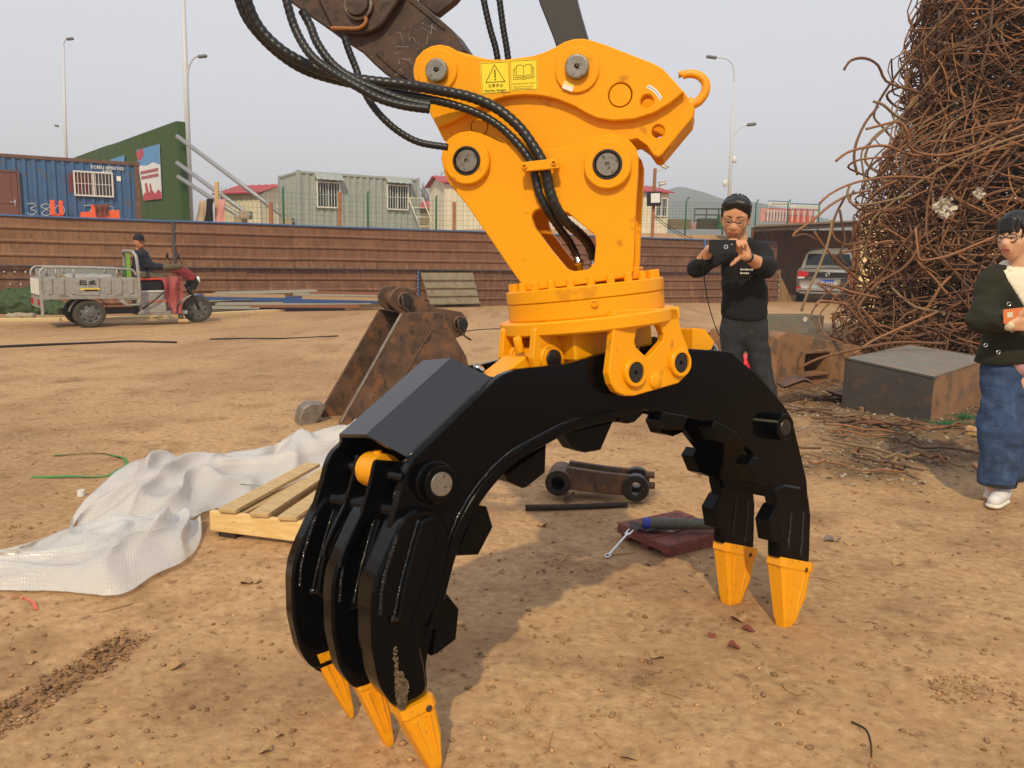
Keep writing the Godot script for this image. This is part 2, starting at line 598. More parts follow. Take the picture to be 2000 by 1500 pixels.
	tmat("fence_pale", noise_image(54, 0.012, 5, [C(128, 118, 98), C(150, 138, 114)], 512, FastNoiseLite.TYPE_SIMPLEX_SMOOTH, [[66, 0.02, 0.66, C(112, 88, 66), 0.7]]), 0.5, 0.8)
	mat("rail_blue", C(70, 108, 158), 0.6)
	mat("rail_dark", C(70, 76, 82), 0.6)
	m = tmat("container_blue", noise_image(13, 0.01, 5, [C(48, 84, 128), C(60, 98, 142), C(56, 92, 134)], 512, FastNoiseLite.TYPE_SIMPLEX_SMOOTH, [[67, 0.02, 0.72, C(112, 88, 66), 0.75]]), 0.3, 0.6)
	tmat("container_rust", noise_image(14, 0.02, 5, [C(92, 66, 54), C(120, 90, 72)], 256), 0.8, 0.8)
	tmat("container_grey", noise_image(15, 0.012, 4, [C(146, 153, 150), C(160, 167, 162)], 512, FastNoiseLite.TYPE_SIMPLEX_SMOOTH, [[68, 0.02, 0.76, C(120, 122, 108), 0.5]]), 0.3, 0.6)
	tmat("turf", noise_image(16, 0.06, 4, [C(40, 66, 28), C(66, 96, 40)], 512), 0.8, 0.95)
	tmat("cream_sheet", noise_image(17, 0.01, 4, [C(206, 200, 176), C(222, 216, 194)], 256), 0.3, 0.7)
	tmat("yellow_sheet", noise_image(18, 0.012, 4, [C(206, 178, 124), C(224, 198, 146)], 256), 0.5, 0.75)
	mat("red_roof", C(170, 60, 68), 0.6)
	mat("white_paint", C(214, 214, 210), 0.5)
	mat("window_dark", C(44, 48, 52), 0.12)
	mat("window_pane", C(70, 60, 56), 0.1)
	mat("curtain", C(118, 48, 46), 0.8)
	mat("door_brown", C(112, 68, 60), 0.5)
	mat("orange_plastic", C(232, 96, 50), 0.5)
	mat("cloth_maroon", C(112, 62, 54), 0.9)
	mat("cloth_pink", C(206, 150, 146), 0.9)
	mat("cloth_beige", C(176, 156, 136), 0.9)
	mat("cloth_black", C(26, 26, 28), 0.9)
	tmat("post_rust", noise_image(19, 0.03, 4, [C(130, 82, 54), C(176, 120, 76)], 256), 1.5, 0.85)
	mat("post_green", C(32, 108, 76), 0.5)
	mat("lamp_grey", C(196, 200, 206), 0.45)
	mat("lamp_head", C(110, 112, 114), 0.5)
	mat("tube_grey", C(150, 152, 156), 0.45, 0.3)
	tmat("wood_new", noise_image(20, 0.02, 4, [C(180, 148, 98), C(208, 180, 132)], 256, FastNoiseLite.TYPE_SIMPLEX_SMOOTH, [[69, 0.03, 0.78, C(128, 98, 62), 0.6]]), 1.2, 0.75, 0.0, false, Vector3(1, 6, 6))
	tmat("wood_new_end", noise_image(23, 0.02, 4, [C(214, 176, 112), C(236, 204, 146)], 256, FastNoiseLite.TYPE_SIMPLEX_SMOOTH, [[70, 0.04, 0.80, C(110, 84, 56), 0.7]]), 1.2, 0.75, 0.0, false, Vector3(1, 6, 6))
	tmat("wood_red", noise_image(24, 0.02, 5, [C(104, 52, 42), C(134, 70, 58)], 256, FastNoiseLite.TYPE_SIMPLEX_SMOOTH, [[71, 0.02, 0.66, C(70, 46, 40), 0.8], [72, 0.04, 0.80, C(176, 142, 112), 0.6]]), 2.5, 0.7)
	tmat("wood_dark", noise_image(25, 0.03, 5, [C(40, 32, 26), C(66, 52, 40)], 256, FastNoiseLite.TYPE_SIMPLEX_SMOOTH, [[73, 0.03, 0.72, C(118, 92, 58), 0.7]]), 4.0, 0.85)
	tmat("oily_black", noise_image(26, 0.03, 4, [C(24, 23, 23), C(42, 38, 36)], 256), 5.0, 0.4)
	tmat("paper_dark", noise_image(27, 0.03, 4, [C(66, 58, 52), C(86, 76, 66)], 256), 5.0, 0.9)
	mat("blue_paint", C(44, 66, 158), 0.5)
	tmat("grey_tube", noise_image(28, 0.03, 4, [C(76, 74, 66), C(112, 108, 98)], 256), 5.0, 0.55, 0.3)
	mat("strap_green", C(62, 132, 54), 0.5)
	mat("string_pink", C(226, 110, 88), 0.6)
	mat("plastic_white", C(222, 222, 220), 0.4)
	# bubble wrap: translucent, dimpled
	m = tmat("bubble_wrap", noise_image(29, 0.012, 4, [C(214, 210, 206), C(234, 232, 230)], 512, FastNoiseLite.TYPE_SIMPLEX_SMOOTH, [[74, 0.006, 0.72, C(178, 150, 112), 0.75], [75, 0.02, 0.80, C(104, 92, 80), 0.7]]), 0.7, 0.13, 0.0, true)
	m.transparency = BaseMaterial3D.TRANSPARENCY_ALPHA
	m.albedo_color = Color(1, 1, 1, 0.80)
	m.backlight_enabled = true
	m.backlight = Color(0.35, 0.35, 0.35)
	var bub := Image.create(128, 128, false, Image.FORMAT_RGB8)
	for y in 128:
		for x in 128:
			var best := 9.0
			for c in [[0.5, 0.25], [0.0, 0.75], [1.0, 0.75]]:
				var dx: float = fposmod(x / 32.0, 1.0) - c[0]; var dy: float = (fposmod(y / 64.0, 1.0) - c[1]) * 1.73
				best = min(best, sqrt(dx * dx + dy * dy))
			var v: float = sqrt(max(0.0, 1.0 - pow(best / 0.42, 2.0)))
			bub.set_pixel(x, y, Color(v, v, v))
	m.heightmap_enabled = true
	m.heightmap_texture = ImageTexture.create_from_image(bub)
	m.heightmap_scale = 0.2
	m.uv1_scale = Vector3.ONE * 20.0
	m.albedo_texture = null
	m.albedo_color = Color(0.91, 0.91, 0.905, 0.6)
	var mw := m.duplicate() as StandardMaterial3D
	mw.resource_name = "bubble_wrap_soiled"
	mw.albedo_texture = noise_image(30, 0.02, 5, [C(206, 196, 184), C(222, 216, 208)], 512, FastNoiseLite.TYPE_SIMPLEX_SMOOTH, [[76, 0.008, 0.52, C(172, 146, 112), 0.8], [77, 0.03, 0.70, C(92, 82, 72), 0.8]])
	mw.heightmap_enabled = false
	mw.albedo_color = Color(1, 1, 1, 0.9)
	mw.uv1_scale = Vector3.ONE * 0.9
	M["bubble_wrap_soiled"] = mw
	# earth
	var e := tmat("earth", noise_image(80, 0.03, 6, [C(146, 114, 78), C(181, 143, 101), C(190, 153, 110), C(209, 173, 127)], 1024, FastNoiseLite.TYPE_SIMPLEX_SMOOTH, [[81, 0.05, 0.73, C(146, 113, 80), 0.5], [82, 0.11, 0.80, C(216, 190, 152), 0.7], [85, 0.012, 0.66, C(174, 132, 92), 0.45]]), 0.55, 0.95, 0.0, true)
	e.vertex_color_use_as_albedo = true
	relief(e, noise_image(83, 0.035, 6, [Color.BLACK, Color(0.55, 0.55, 0.55), Color.WHITE], 1024), 0.55)
	e.detail_enabled = true
	e.detail_uv_layer = BaseMaterial3D.DETAIL_UV_2
	e.detail_blend_mode = BaseMaterial3D.BLEND_MODE_MUL
	e.detail_albedo = noise_image(87, 0.012, 6, [C(196, 190, 184), C(250, 249, 247), C(255, 255, 255), C(236, 232, 226)], 1024, FastNoiseLite.TYPE_SIMPLEX_SMOOTH, [[88, 0.05, 0.76, C(150, 138, 126), 0.6]])
	e.uv2_triplanar = true
	e.uv2_world_triplanar = true
	e.uv2_scale = Vector3.ONE * 0.21
	tmat("clod", noise_image(84, 0.03, 4, [C(140, 108, 76), C(182, 145, 106)], 256), 4.0, 0.95, 0.0, true).vertex_color_use_as_albedo = true
	tmat("leaf_dry", noise_image(86, 0.05, 4, [C(150, 116, 76), C(188, 152, 106)], 256), 9.0, 0.8, 0.0, true).vertex_color_use_as_albedo = true
	mat("leaf_red", C(126, 62, 44), 0.8)
	mat("hill_green", C(74, 80, 54), 1.0)
	# rebar
	for k in 4:
		var cs = [[C(92, 64, 46), C(142, 96, 64)], [C(122, 82, 54), C(168, 118, 80)], [C(72, 52, 40), C(116, 84, 60)], [C(118, 96, 70), C(152, 124, 90)]][k]
		tmat("rebar_%d" % k, noise_image(90 + k, 0.04, 4, cs, 256), 3.0, 0.85)
	# people
	var sk := mat("skin", C(206, 150, 112), 0.5)
	sk.subsurf_scatter_enabled = true
	sk.subsurf_scatter_strength = 0.15
	mat("skin_pale", C(222, 172, 140), 0.5).subsurf_scatter_enabled = true
	M["skin_pale"].subsurf_scatter_strength = 0.15
	mat("skin_tan", C(172, 112, 78), 0.55)
	mat("lip", C(166, 92, 80), 0.5)
	mat("hair", C(20, 18, 18), 0.45)
	mat("eye_white", C(220, 214, 206), 0.3)
	mat("eye_dark", C(24, 18, 16), 0.2)
	mat("glasses", C(26, 18, 18), 0.3)
	tmat("sweater", noise_image(100, 0.12, 3, [C(15, 15, 16), C(24, 24, 25)], 256), 6.0, 0.95)
	tmat("jeans_black", noise_image(101, 0.08, 4, [C(27, 28, 31), C(46, 47, 50)], 256, FastNoiseLite.TYPE_SIMPLEX_SMOOTH, [[102, 0.02, 0.70, C(92, 92, 94), 0.4]]), 4.0, 0.9)
	tmat("denim", noise_image(103, 0.10, 4, [C(34, 52, 84), C(60, 86, 126)], 256, FastNoiseLite.TYPE_SIMPLEX_SMOOTH, [[104, 0.012, 0.62, C(84, 110, 146), 0.4]]), 3.0, 0.9)
	tmat("wool", noise_image(105, 0.10, 4, [C(30, 32, 20), C(48, 48, 32)], 256), 5.0, 1.0)
	tmat("fleece", noise_image(106, 0.12, 4, [C(222, 212, 188), C(240, 232, 212)], 256), 8.0, 1.0)
	mat("knit_pink", C(196, 152, 158), 0.95)
	mat("knit_cream", C(226, 212, 184), 0.95)
	mat("print_lilac", C(160, 142, 190), 0.9)
	tmat("shoe_cloth", noise_image(107, 0.05, 3, [C(230, 226, 222), C(226, 222, 220), C(70, 64, 84)], 256), 14.0, 0.8)
	mat("rubber_white", C(222, 214, 198), 0.6)
	mat("phone_orange", C(216, 124, 70), 0.4)
	mat("black_plastic", C(20, 20, 21), 0.35)
	mat("rubber", C(40, 39, 37), 0.85)
	tmat("tyre_dusty", noise_image(108, 0.05, 4, [C(58, 54, 48), C(92, 84, 70)], 256), 5.0, 0.95)
	mat("rim_grey", C(110, 110, 108), 0.5, 0.4)
	tmat("alu", noise_image(109, 0.03, 4, [C(150, 148, 144), C(178, 176, 172)], 256, FastNoiseLite.TYPE_SIMPLEX_SMOOTH, [[110, 0.02, 0.72, C(150, 130, 104), 0.5]]), 1.5, 0.5, 0.3)
	mat("trike_red", C(150, 48, 56), 0.35)
	tmat("apron_red", noise_image(111, 0.02, 4, [C(140, 60, 60), C(176, 92, 88)], 256), 3.0, 0.7)
	mat("seat_red", C(206, 66, 46), 0.6)
	mat("lime", C(130, 168, 62), 0.6)
	mat("navy", C(28, 32, 44), 0.9)
	mat("shirt_grey", C(92, 102, 122), 0.9)
	mat("trouser_olive", C(92, 84, 66), 0.9)
	tmat("tarp_green", noise_image(112, 0.02, 4, [C(48, 66, 40), C(72, 92, 58)], 256), 2.0, 0.8)
	tmat("stone", noise_image(113, 0.03, 5, [C(132, 116, 96), C(186, 172, 150)], 256), 2.0, 0.95)
	mat("strip_steel", C(168, 166, 156), 0.5, 0.3)
	mat("strip_blue", C(52, 84, 140), 0.6)
	mat("strip_tan", C(176, 150, 116), 0.8)
	mat("strip_rust", C(140, 92, 66), 0.8)
	tmat("edging", noise_image(114, 0.05, 4, [C(196, 172, 124), C(222, 200, 154)], 256), 2.0, 0.9)
	mat("cable_black", C(16, 14, 14), 0.6)
	mat("car_silver", C(176, 174, 170), 0.28, 0.55)
	mat("car_glass", C(20, 22, 25), 0.06)
	mat("car_trim", C(34, 34, 35), 0.5)
	mat("tail_red", C(190, 24, 30), 0.2)
	mat("lens_white", C(224, 224, 224), 0.2)
	mat("plate_blue", C(30, 70, 170), 0.4)
	mat("sticker_yellow", C(244, 218, 40), 0.45)
	mat("sticker_white", C(232, 230, 222), 0.5)
	mat("ink", C(20, 18, 14), 0.7)
	mat("ink_brown", C(130, 92, 20), 0.7)
	mat("poster_blue", C(78, 140, 196), 0.5)
	mat("poster_white", C(214, 220, 224), 0.5)
	mat("poster_red", C(176, 44, 62), 0.5)
	mat("chalk", C(196, 206, 206), 0.9)
	mat("net_green", C(40, 104, 66), 0.8)
	mat("bag_tan", C(176, 140, 96), 0.8)
	mat("plastic_bag", C(206, 196, 180), 0.5)
	m = mat("bark", C(104, 92, 80), 0.95)
	mat("fog_sheet", C(120, 104, 84), 0.8)
	mat("red_plastic", C(206, 40, 50), 0.5)

# ---------------------------------------------------------------- ground and terrain
func fence_w(x: float, z: float) -> float:   # metres behind the line of the sheet fence
	return -(Vector2(x, z) - Vector2(-10.676, -17.042)).dot(Vector2(0.499, 0.866))

func ground_h(x: float, z: float) -> float:
	var d := Vector2(x, z).length()
	var f: float = clamp(1.0 - d / 30.0, 0.0, 1.0)
	var h := gn.get_noise_2d(x, z) * 0.035 * f + gn2.get_noise_2d(x, z) * 0.010 * f
	# churned wheel rut, lower left
	var r := rut(x, z)
	if r > 0.0: h += (gn2.get_noise_2d(x * 4.0, z * 4.0) * 0.03 - 0.012) * r
	# rubble bed under the scrap
	var s: float = scrap(x, z)
	h += s * (0.05 + 0.05 * gn2.get_noise_2d(x * 1.5 + 9.0, z * 1.5))
	return h

func rut(x: float, z: float) -> float:
	var a := Vector2(-1.418, -2.124); var b := Vector2(-1.296, -2.632)
	var p := Vector2(x, z)
	var d := Geometry2D.get_closest_point_to_segment(p, a - (b - a) * 0.6, b).distance_to(p)
	return clamp(1.4 - d / 0.07 + gn2.get_noise_2d(x * 3.0, z * 3.0), 0.0, 1.0)

func scrap(x: float, z: float) -> float:   # dark littered earth around the scrap on the right
	var e := gn.get_noise_2d(x * 2.0 + 40.0, z * 2.0) * 0.8
	var edge := 2.03 - (z - (-5.646)) * 0.22
	var a: float = clamp((x - edge + 0.2) * 1.6 + e, 0.0, 1.0)
	var zn: float = -4.72 - (x - 1.9) * 0.02
	return a * clamp((zn - z) * 3.0 + e * 1.5, 0.0, 1.0) * clamp((17.0 + z) * 0.8, 0.0, 1.0)

func earth_tint(x: float, z: float) -> Color:
	var n := gn.get_noise_2d(x * 0.8, z * 0.8)
	var m := gn.get_noise_2d(x * 3.0 + 70.0, z * 3.0 - 20.0)
	var c := Color(1, 1, 1).lerp(Color(0.80, 0.77, 0.73), clamp(n * 1.6 + 0.25, 0.0, 1.0))
	c = c.lerp(Color(0.66, 0.60, 0.54), clamp(m * 2.4 - 0.25, 0.0, 0.75))
	c = c.lerp(Color(0.56, 0.50, 0.46), rut(x, z) * 0.85)
	c = c.lerp(Color(0.30, 0.285, 0.27), scrap(x, z) * 0.92)
	return c

func spaced(a: float, b: float, fine0: float, fine1: float, step: float, grow: float) -> Array:
	var r := []
	var x := fine0
	while x <= fine1: r.append(x); x += step
	var s := step
	while r[-1] < b: s *= grow; r.append(r[-1] + s)
	s = step
	while r[0] > a: s *= grow; r.push_front(r[0] - s)
	return r

func make_ground():
	var xs := spaced(-1600.0, 1600.0, -2.4, 3.2, 0.028, 1.10)
	var zs := spaced(-2200.0, 60.0, -6.2, -1.2, 0.028, 1.10)
	var nx := xs.size(); var nz := zs.size()
	var v := PackedVector3Array(); var c := PackedColorArray(); var ix := PackedInt32Array(); var nn := PackedVector3Array()
	for z in zs:
		for x in xs:
			v.append(Vector3(x, ground_h(x, z), z))
			c.append(earth_tint(x, z))
	nn.resize(v.size())
	for j in nz:
		for i in nx:
			var a := v[j * nx + min(i + 1, nx - 1)] - v[j * nx + max(i - 1, 0)]
			var b := v[min(j + 1, nz - 1) * nx + i] - v[max(j - 1, 0) * nx + i]
			nn[j * nx + i] = b.cross(a).normalized()
	for j in nz - 1:
		for i in nx - 1:
			var p := j * nx + i
			ix.append_array(PackedInt32Array([p, p + 1, p + nx, p + 1, p + nx + 1, p + nx]))
	var arr := []; arr.resize(Mesh.ARRAY_MAX)
	arr[Mesh.ARRAY_VERTEX] = v; arr[Mesh.ARRAY_COLOR] = c; arr[Mesh.ARRAY_INDEX] = ix; arr[Mesh.ARRAY_NORMAL] = nn
	var am := ArrayMesh.new()
	am.add_surface_from_arrays(Mesh.PRIMITIVE_TRIANGLES, arr)
	var g := put(am, "ground", M.earth, self)
	tag(g, "bare trodden brown earth of the yard", "ground", "", "structure")
	# loose stones and clods trodden into the earth
	var shapes := []
	for k in 1:
		var st := ST(true)
		var ico := []
		for i in 7:
			var a := TAU * i / 7
			ico.append(Vector3(cos(a) * rng.randf_range(0.6, 1.1), rng.randf_range(-0.2, 0.55), sin(a) * rng.randf_range(0.6, 1.1)))
		var top := Vector3(rng.randf_range(-0.3, 0.3), rng.randf_range(0.7, 1.2), rng.randf_range(-0.4, 0.4))
		for i in 7:
			tri(st, top, ico[i], ico[(i + 1) % 7])
			tri(st, ico[(i + 1) % 7], ico[i], Vector3(0, -0.4, 0))
		st.set_smooth_group(-1)
		shapes.append(fin(st))
	for k in 1:
		var mm := MultiMesh.new()
		mm.transform_format = MultiMesh.TRANSFORM_3D
		mm.use_colors = true
		mm.mesh = shapes[k]
		var n := 20800
		mm.instance_count = n
		for i in n:
			var d := 1.4 + pow(rng.randf(), 1.5) * 8.0
			var a := rng.randf_range(-0.70, 0.70)
			var x := sin(a) * d; var z := -cos(a) * d
			if i > 19600:
				var ru := Vector2(-1.418, -2.124).lerp(Vector2(-1.296, -2.632), rng.randf_range(-0.2, 1.05))
				x = ru.x + rng.randf_range(-0.07, 0.07); z = ru.y + rng.randf_range(-0.07, 0.07)
				if i > 20640:
					x = 1.429 + rng.randf_range(-0.14, 0.14); z = -2.371 + rng.randf_range(-0.08, 0.08)
			var s: float = 0.0014 + pow(rng.randf(), 8.0) * 0.012
			if i > 19600: s = 0.003 + pow(rng.randf(), 2.0) * 0.009
			elif scrap(x, z) > 0.4: s *= 1.8
			mm.set_instance_transform(i, Transform3D(Basis.from_euler(Vector3(rng.randf_range(-0.9, 0.9), rng.randf() * TAU, rng.randf_range(-0.9, 0.9))).scaled(Vector3(s, s * rng.randf_range(0.5, 0.9), s * rng.randf_range(0.6, 1.2))), Vector3(x, ground_h(x, z) + s * 0.12, z)))
			var q := rng.randf_range(0.75, 1.2) if rng.randf() < 0.8 else rng.randf_range(1.3, 1.7)
			mm.set_instance_color(i, Color(q, q * 0.98, q * 0.95) * earth_tint(x, z))
		var mi := MultiMeshInstance3D.new()
		mi.multimesh = mm
		mi.material_override = M.clod
		mi.name = numbered("loose_stones")
		add_child(mi)
		tag(mi, "small stones and clods lying loose on the earth", "stones", "", "stuff")
	# raised ground behind the sheet fence
	var tv := PackedVector3Array(); var tc := PackedColorArray(); var ti := PackedInt32Array(); var tn := PackedVector3Array()
	var O := Vector3(-10.676,0,-17.042); var ex := Vector3(0.866,0,-0.499); var ez := Vector3(0.499,0,0.866)
	var ws := [0.12, 0.13, 0.8, 1.6, 2.4, 3.4, 5.0, 7.0, 10.0, 15.0, 25.0, 45.0, 80.0, 160.0, 400.0]
	var ss := []
	for i in 110: ss.append(-60.0 + i * 1.0)
	for w in ws:
		for s in ss:
			var h: float = terrace_h(s, w)
			if w < 0.125: h = -0.3
			var p: Vector3 = O + ex * s - ez * w
			tv.append(Vector3(p.x, h, p.z)); tc.append(Color(1.0, 0.96, 0.88)); tn.append(Vector3.UP)
	for j in ws.size() - 1:
		for i in ss.size() - 1:
			var p := j * ss.size() + i
			ti.append_array(PackedInt32Array([p, p + ss.size(), p + 1, p + 1, p + ss.size(), p + ss.size() + 1]))
	var ta := []; ta.resize(Mesh.ARRAY_MAX)
	ta[Mesh.ARRAY_VERTEX] = tv; ta[Mesh.ARRAY_COLOR] = tc; ta[Mesh.ARRAY_INDEX] = ti; ta[Mesh.ARRAY_NORMAL] = tn
	var tm := ArrayMesh.new()
	tm.add_surface_from_arrays(Mesh.PRIMITIVE_TRIANGLES, ta)
	tag(put(tm, "raised_terrain", M.earth, self), "raised earth bank behind the rusty sheet fence", "terrain", "", "structure")
	# the far hill
	var hp := p3([-116.443,12.91,-620,-40.099,20.984,-620,17.014,24.588,-620,54.852,32.711,-620,73.513,42.334,-620,92.161,50.063,-620,110.939,53.34,-620,122.169,55.746,-620,133.688,52.25,-620,149.132,46.593,-620,168.233,43.952,-620,179.64,43.405,-620,195.036,39.952,-620,210.509,35.75,-620,233.611,31.668,-620,264.487,26.214,-620,322.457,17.45,-620,418.662,10.814,-620])
	var hv := catm(hp, 6)
	var hs := ST(true)
	var rowp := []
	for k in 9:
		var row := []
		for i in hv.size():
			var p: Vector3 = hv[i]
			var t := k / 4.0
			var f: float = 1.0 - abs(t - 1.0)
			f = f * f * (3.0 - 2.0 * f)
			var hh: float = max(0.0, p.y) * f
			var q := Vector3(p.x, hh + gn.get_noise_2d(p.x * 0.012, k * 0.4) * 6.0 * f, p.z + (1.0 - t) * 260.0)
			row.append(q)
		if k > 0:
			for i in row.size() - 1: quad(hs, rowp[i], row[i], row[i + 1], rowp[i + 1])
		rowp = row
	tag(obj(hs, "hill", M.hill_green, self), "hazy wooded hill on the horizon", "hill", "", "structure")

func terrace_h(s: float, w: float) -> float:
	var r: float = clamp((s - 13.0) / 5.0, 0.0, 1.0)
	var h: float = 1.84 + r * clamp((w - 0.5) / 8.0, 0.0, 1.0) * 0.75 + gn.get_noise_2d(s, w) * 0.12 * clamp(w, 0.0, 1.0)
	if s > 22.5: h = lerp(h, -0.3, clamp((s - 22.5) * 0.8, 0.0, 1.0) * clamp((9.0 - w) * 0.6, 0.0, 1.0))
	return h

# ---------------------------------------------------------------- quick coupler
func make_coupler():
	var t := thing("quick_coupler", "orange quick coupler with caution stickers and a hook, pinned between dark arm and grapple bracket", "coupler", Transform3D(Vector3(0.97086,0.12187,0.20636),Vector3(-0.11921,0.99255,-0.02534),Vector3(-0.20791,-0.00000,0.97815),Vector3(0.232,1.125,-2.589)))
	var OM: Material = M.orange_paint
	var top := pv([-0.441,0.773,-0.44,0.796,-0.427,0.825,-0.402,0.844,-0.376,0.852,-0.349,0.852,-0.322,0.843,-0.295,0.824,-0.272,0.81,-0.235,0.795,-0.187,0.784,-0.14,0.777,-0.092,0.775,-0.045,0.78,-0.006,0.79,0.023,0.801,0.051,0.804,0.078,0.801,0.105,0.791,0.14,0.774,0.269,0.703,0.294,0.685,0.348,0.613])
	var lip := pv([0.304,0.586,0.258,0.567,0.203,0.558,0.144,0.562,0.099,0.575,0.069,0.593,0.034,0.619,-0.011,0.644,-0.056,0.661,-0.103,0.671,-0.151,0.675,-0.19,0.672,-0.24,0.66,-0.281,0.647,-0.327,0.63,-0.384,0.615,-0.41,0.678,-0.427,0.722])
	var up := top.duplicate()
	up.append_array(lip)
	var low := pv([-0.436,0.727,-0.418,0.684,-0.392,0.62,-0.377,0.581,-0.353,0.564,-0.311,0.539,-0.174,0.514,-0.03,0.495,0.032,0.494,0.159,0.495,0.183,0.505,0.206,0.506,0.232,0.483,0.248,0.454,0.261,0.447,0.271,0.451,0.368,0.545,0.375,0.568,0.351,0.614,0.294,0.69,0.138,0.778,0.048,0.808,-0.049,0.783,-0.194,0.787,-0.335,0.846])
	var hole := [Vector2(0.243,0.602), Vector2(0.267,0.519)]
	var plug := [Vector2(0.169,0.63), Vector2(-0.261,0.605)]
	for s in [1, -1]:
		var z := func(a): return a if s > 0 else -0.05 - a
		var st := ST()
		extr(st, up, min(z.call(0.0925), z.call(0.12)), max(z.call(0.0925), z.call(0.12)), 0.003, [circ(hole[0], 0.0185), circ(plug[0], 0.0345, 32)])
		var a := obj(st, "cheek_plate", OM, t)
		st = ST()
		extr(st, low, min(z.call(0.055), z.call(0.092)), max(z.call(0.055), z.call(0.092)), 0.003, [circ(hole[1], 0.0185), circ(plug[1], 0.027, 28), circ(hole[0], 0.0185)])
		obj(st, "inner_plate", OM, t)
		for k in 2:
			st = ST()
			extr(st, circ(plug[k], [0.0312, 0.0245][k], 32), z.call([0.095, 0.06][k]) - 0.001, z.call([0.119, 0.0915][k]) , 0.001)
			cyl(st, Vector3(plug[k].x, plug[k].y, z.call([0.118, 0.09][k])), Vector3(plug[k].x, plug[k].y, z.call([0.1195, 0.0922][k])), 0.0032, -1, 8)
			obj(st, "bore_cover", OM, t)
		if s > 0:
			for b in [[Vector2(-0.364,0.778), 0.062], [Vector2(0.053,0.716), 0.064]]:
				st = ST()
				extr(st, circ(b[0], b[1], 40), 0.1205, 0.129, 0.003)
				obj(st, "boss", OM, t)
	for b in [[Vector2(-0.361,0.775), 0.0335], [Vector2(0.055,0.722), 0.0345]]:
		var st := ST(false)
		lathe(st, [[b[1], -0.20], [b[1], 0.146], [b[1] - 0.002, 0.149], [b[1] - 0.006, 0.1495], [0.0075, 0.149], [0.0075, 0.142], [0.0, 0.142]], Vector3(b[0].x, b[0].y, 0), Vector3(0, 0, 1), 36)
		var p := obj(st, "pin", M.steel_pin, t)
		st = ST(true)
		lathe(st, [[0.0, 0.1435], [0.0055, 0.1435], [0.0055, 0.1475], [0.0025, 0.149], [0.0, 0.149]], Vector3(b[0].x, b[0].y, 0), Vector3(0, 0, 1), 10)
		obj(st, "grease_nipple", M.dark_steel, p)
	# floor of the coupler between its plates
	var fl := ST()
	box(fl, Vector3(-0.10, 0.62, -0.025), Vector3(0.5, 0.03, 0.155), Basis(Vector3(0, 0, 1), -0.12), 0.004)
	obj(fl, "cross_plate", OM, t)
	var ed := ST()
	var q := pv([0.348,0.615,0.374,0.567,0.366,0.545,0.273,0.45])
	for i in 3:
		quad(ed, Vector3(q[i].x, q[i].y, 0.055), Vector3(q[i + 1].x, q[i + 1].y, 0.055), Vector3(q[i + 1].x, q[i + 1].y, -0.105), Vector3(q[i].x, q[i].y, -0.105))
	obj(ed, "nose_plate", OM, t)
	# lifting hook
	var hk := ST(true)
	var hp := p3([0.367,0.595,0,0.391,0.605,0,0.409,0.627,0,0.412,0.652,0,0.398,0.673,0,0.378,0.683,0,0.358,0.685,0,0.347,0.682,0])
	tube(hk, catm(hp, 5), 0.0145, 10, 0.0115)
	tube(hk, [hp[7], hp[7] + Vector3(-0.006, 0.014, 0)], 0.012, 8, 0.005)
	box(hk, hp[0] + Vector3(-0.012, -0.004, 0), Vector3(0.05, 0.03, 0.05), Basis(Vector3(0, 0, 1), 0.6), 0.004)
	tag(obj(hk, "hook", M.tooth_paint, t), "scuffed orange lifting hook")
	# stickers
	var ss := ST()
	var y0 := 0.1206
	var c0 := pv([-0.232,0.782,-0.145,0.773,-0.152,0.688,-0.236,0.691])
	extr(ss, c0, 0.1201, y0, 0.0)
	var s1 := obj(ss, "caution_sticker", M.sticker_yellow, t)
	tag(s1, "yellow caution sticker with a warning triangle")
	ss = ST()
	var c1 := pv([-0.142,0.774,-0.061,0.766,-0.068,0.68,-0.149,0.687])
	extr(ss, c1, 0.1201, y0, 0.0)
	var s2 := obj(ss, "manual_sticker", M.sticker_yellow, t)
	tag(s2, "yellow sticker with an open book")
	var xf := func(c: PackedVector2Array): # sticker axes: unit square, y down
		return [c[0], c[1] - c[0], c[3] - c[0]]
	var line := func(stx: SurfaceTool, f, list: Array, th: float):
		for l in list:
			for i in range(0, l.size() - 2, 2):
				var a: Vector2 = f[0] + f[1] * l[i] + f[2] * l[i + 1]; var b: Vector2 = f[0] + f[1] * l[i + 2] + f[2] * l[i + 3]
				box(stx, Vector3((a.x + b.x) / 2, (a.y + b.y) / 2, y0 + 0.0004), Vector3(a.distance_to(b) + th, th, 0.0006), Basis(Vector3(0, 0, 1), (b - a).angle()))
	var f1 = xf.call(c0)
	var ink := ST()
	line.call(ink, f1, [[0.03, 0.03, 0.97, 0.03, 0.97, 0.97, 0.03, 0.97, 0.03, 0.03]], 0.0008)
	line.call(ink, f1, [[0.5, 0.09, 0.83, 0.63, 0.17, 0.63, 0.5, 0.09]], 0.0017)
	line.call(ink, f1, [[0.5, 0.26, 0.5, 0.48]], 0.0035)
	line.call(ink, f1, [[0.495, 0.555, 0.505, 0.555]], 0.0034)
	# four characters: take care, safety
	var zhu := [[0.1, 0.1, 0.22, 0.2], [0.05, 0.38, 0.18, 0.45], [0.05, 0.95, 0.22, 0.6], [0.55, 0.02, 0.65, 0.12], [0.35, 0.25, 0.95, 0.25], [0.38, 0.58, 0.92, 0.58], [0.3, 0.95, 1.0, 0.95], [0.65, 0.25, 0.65, 0.95]]
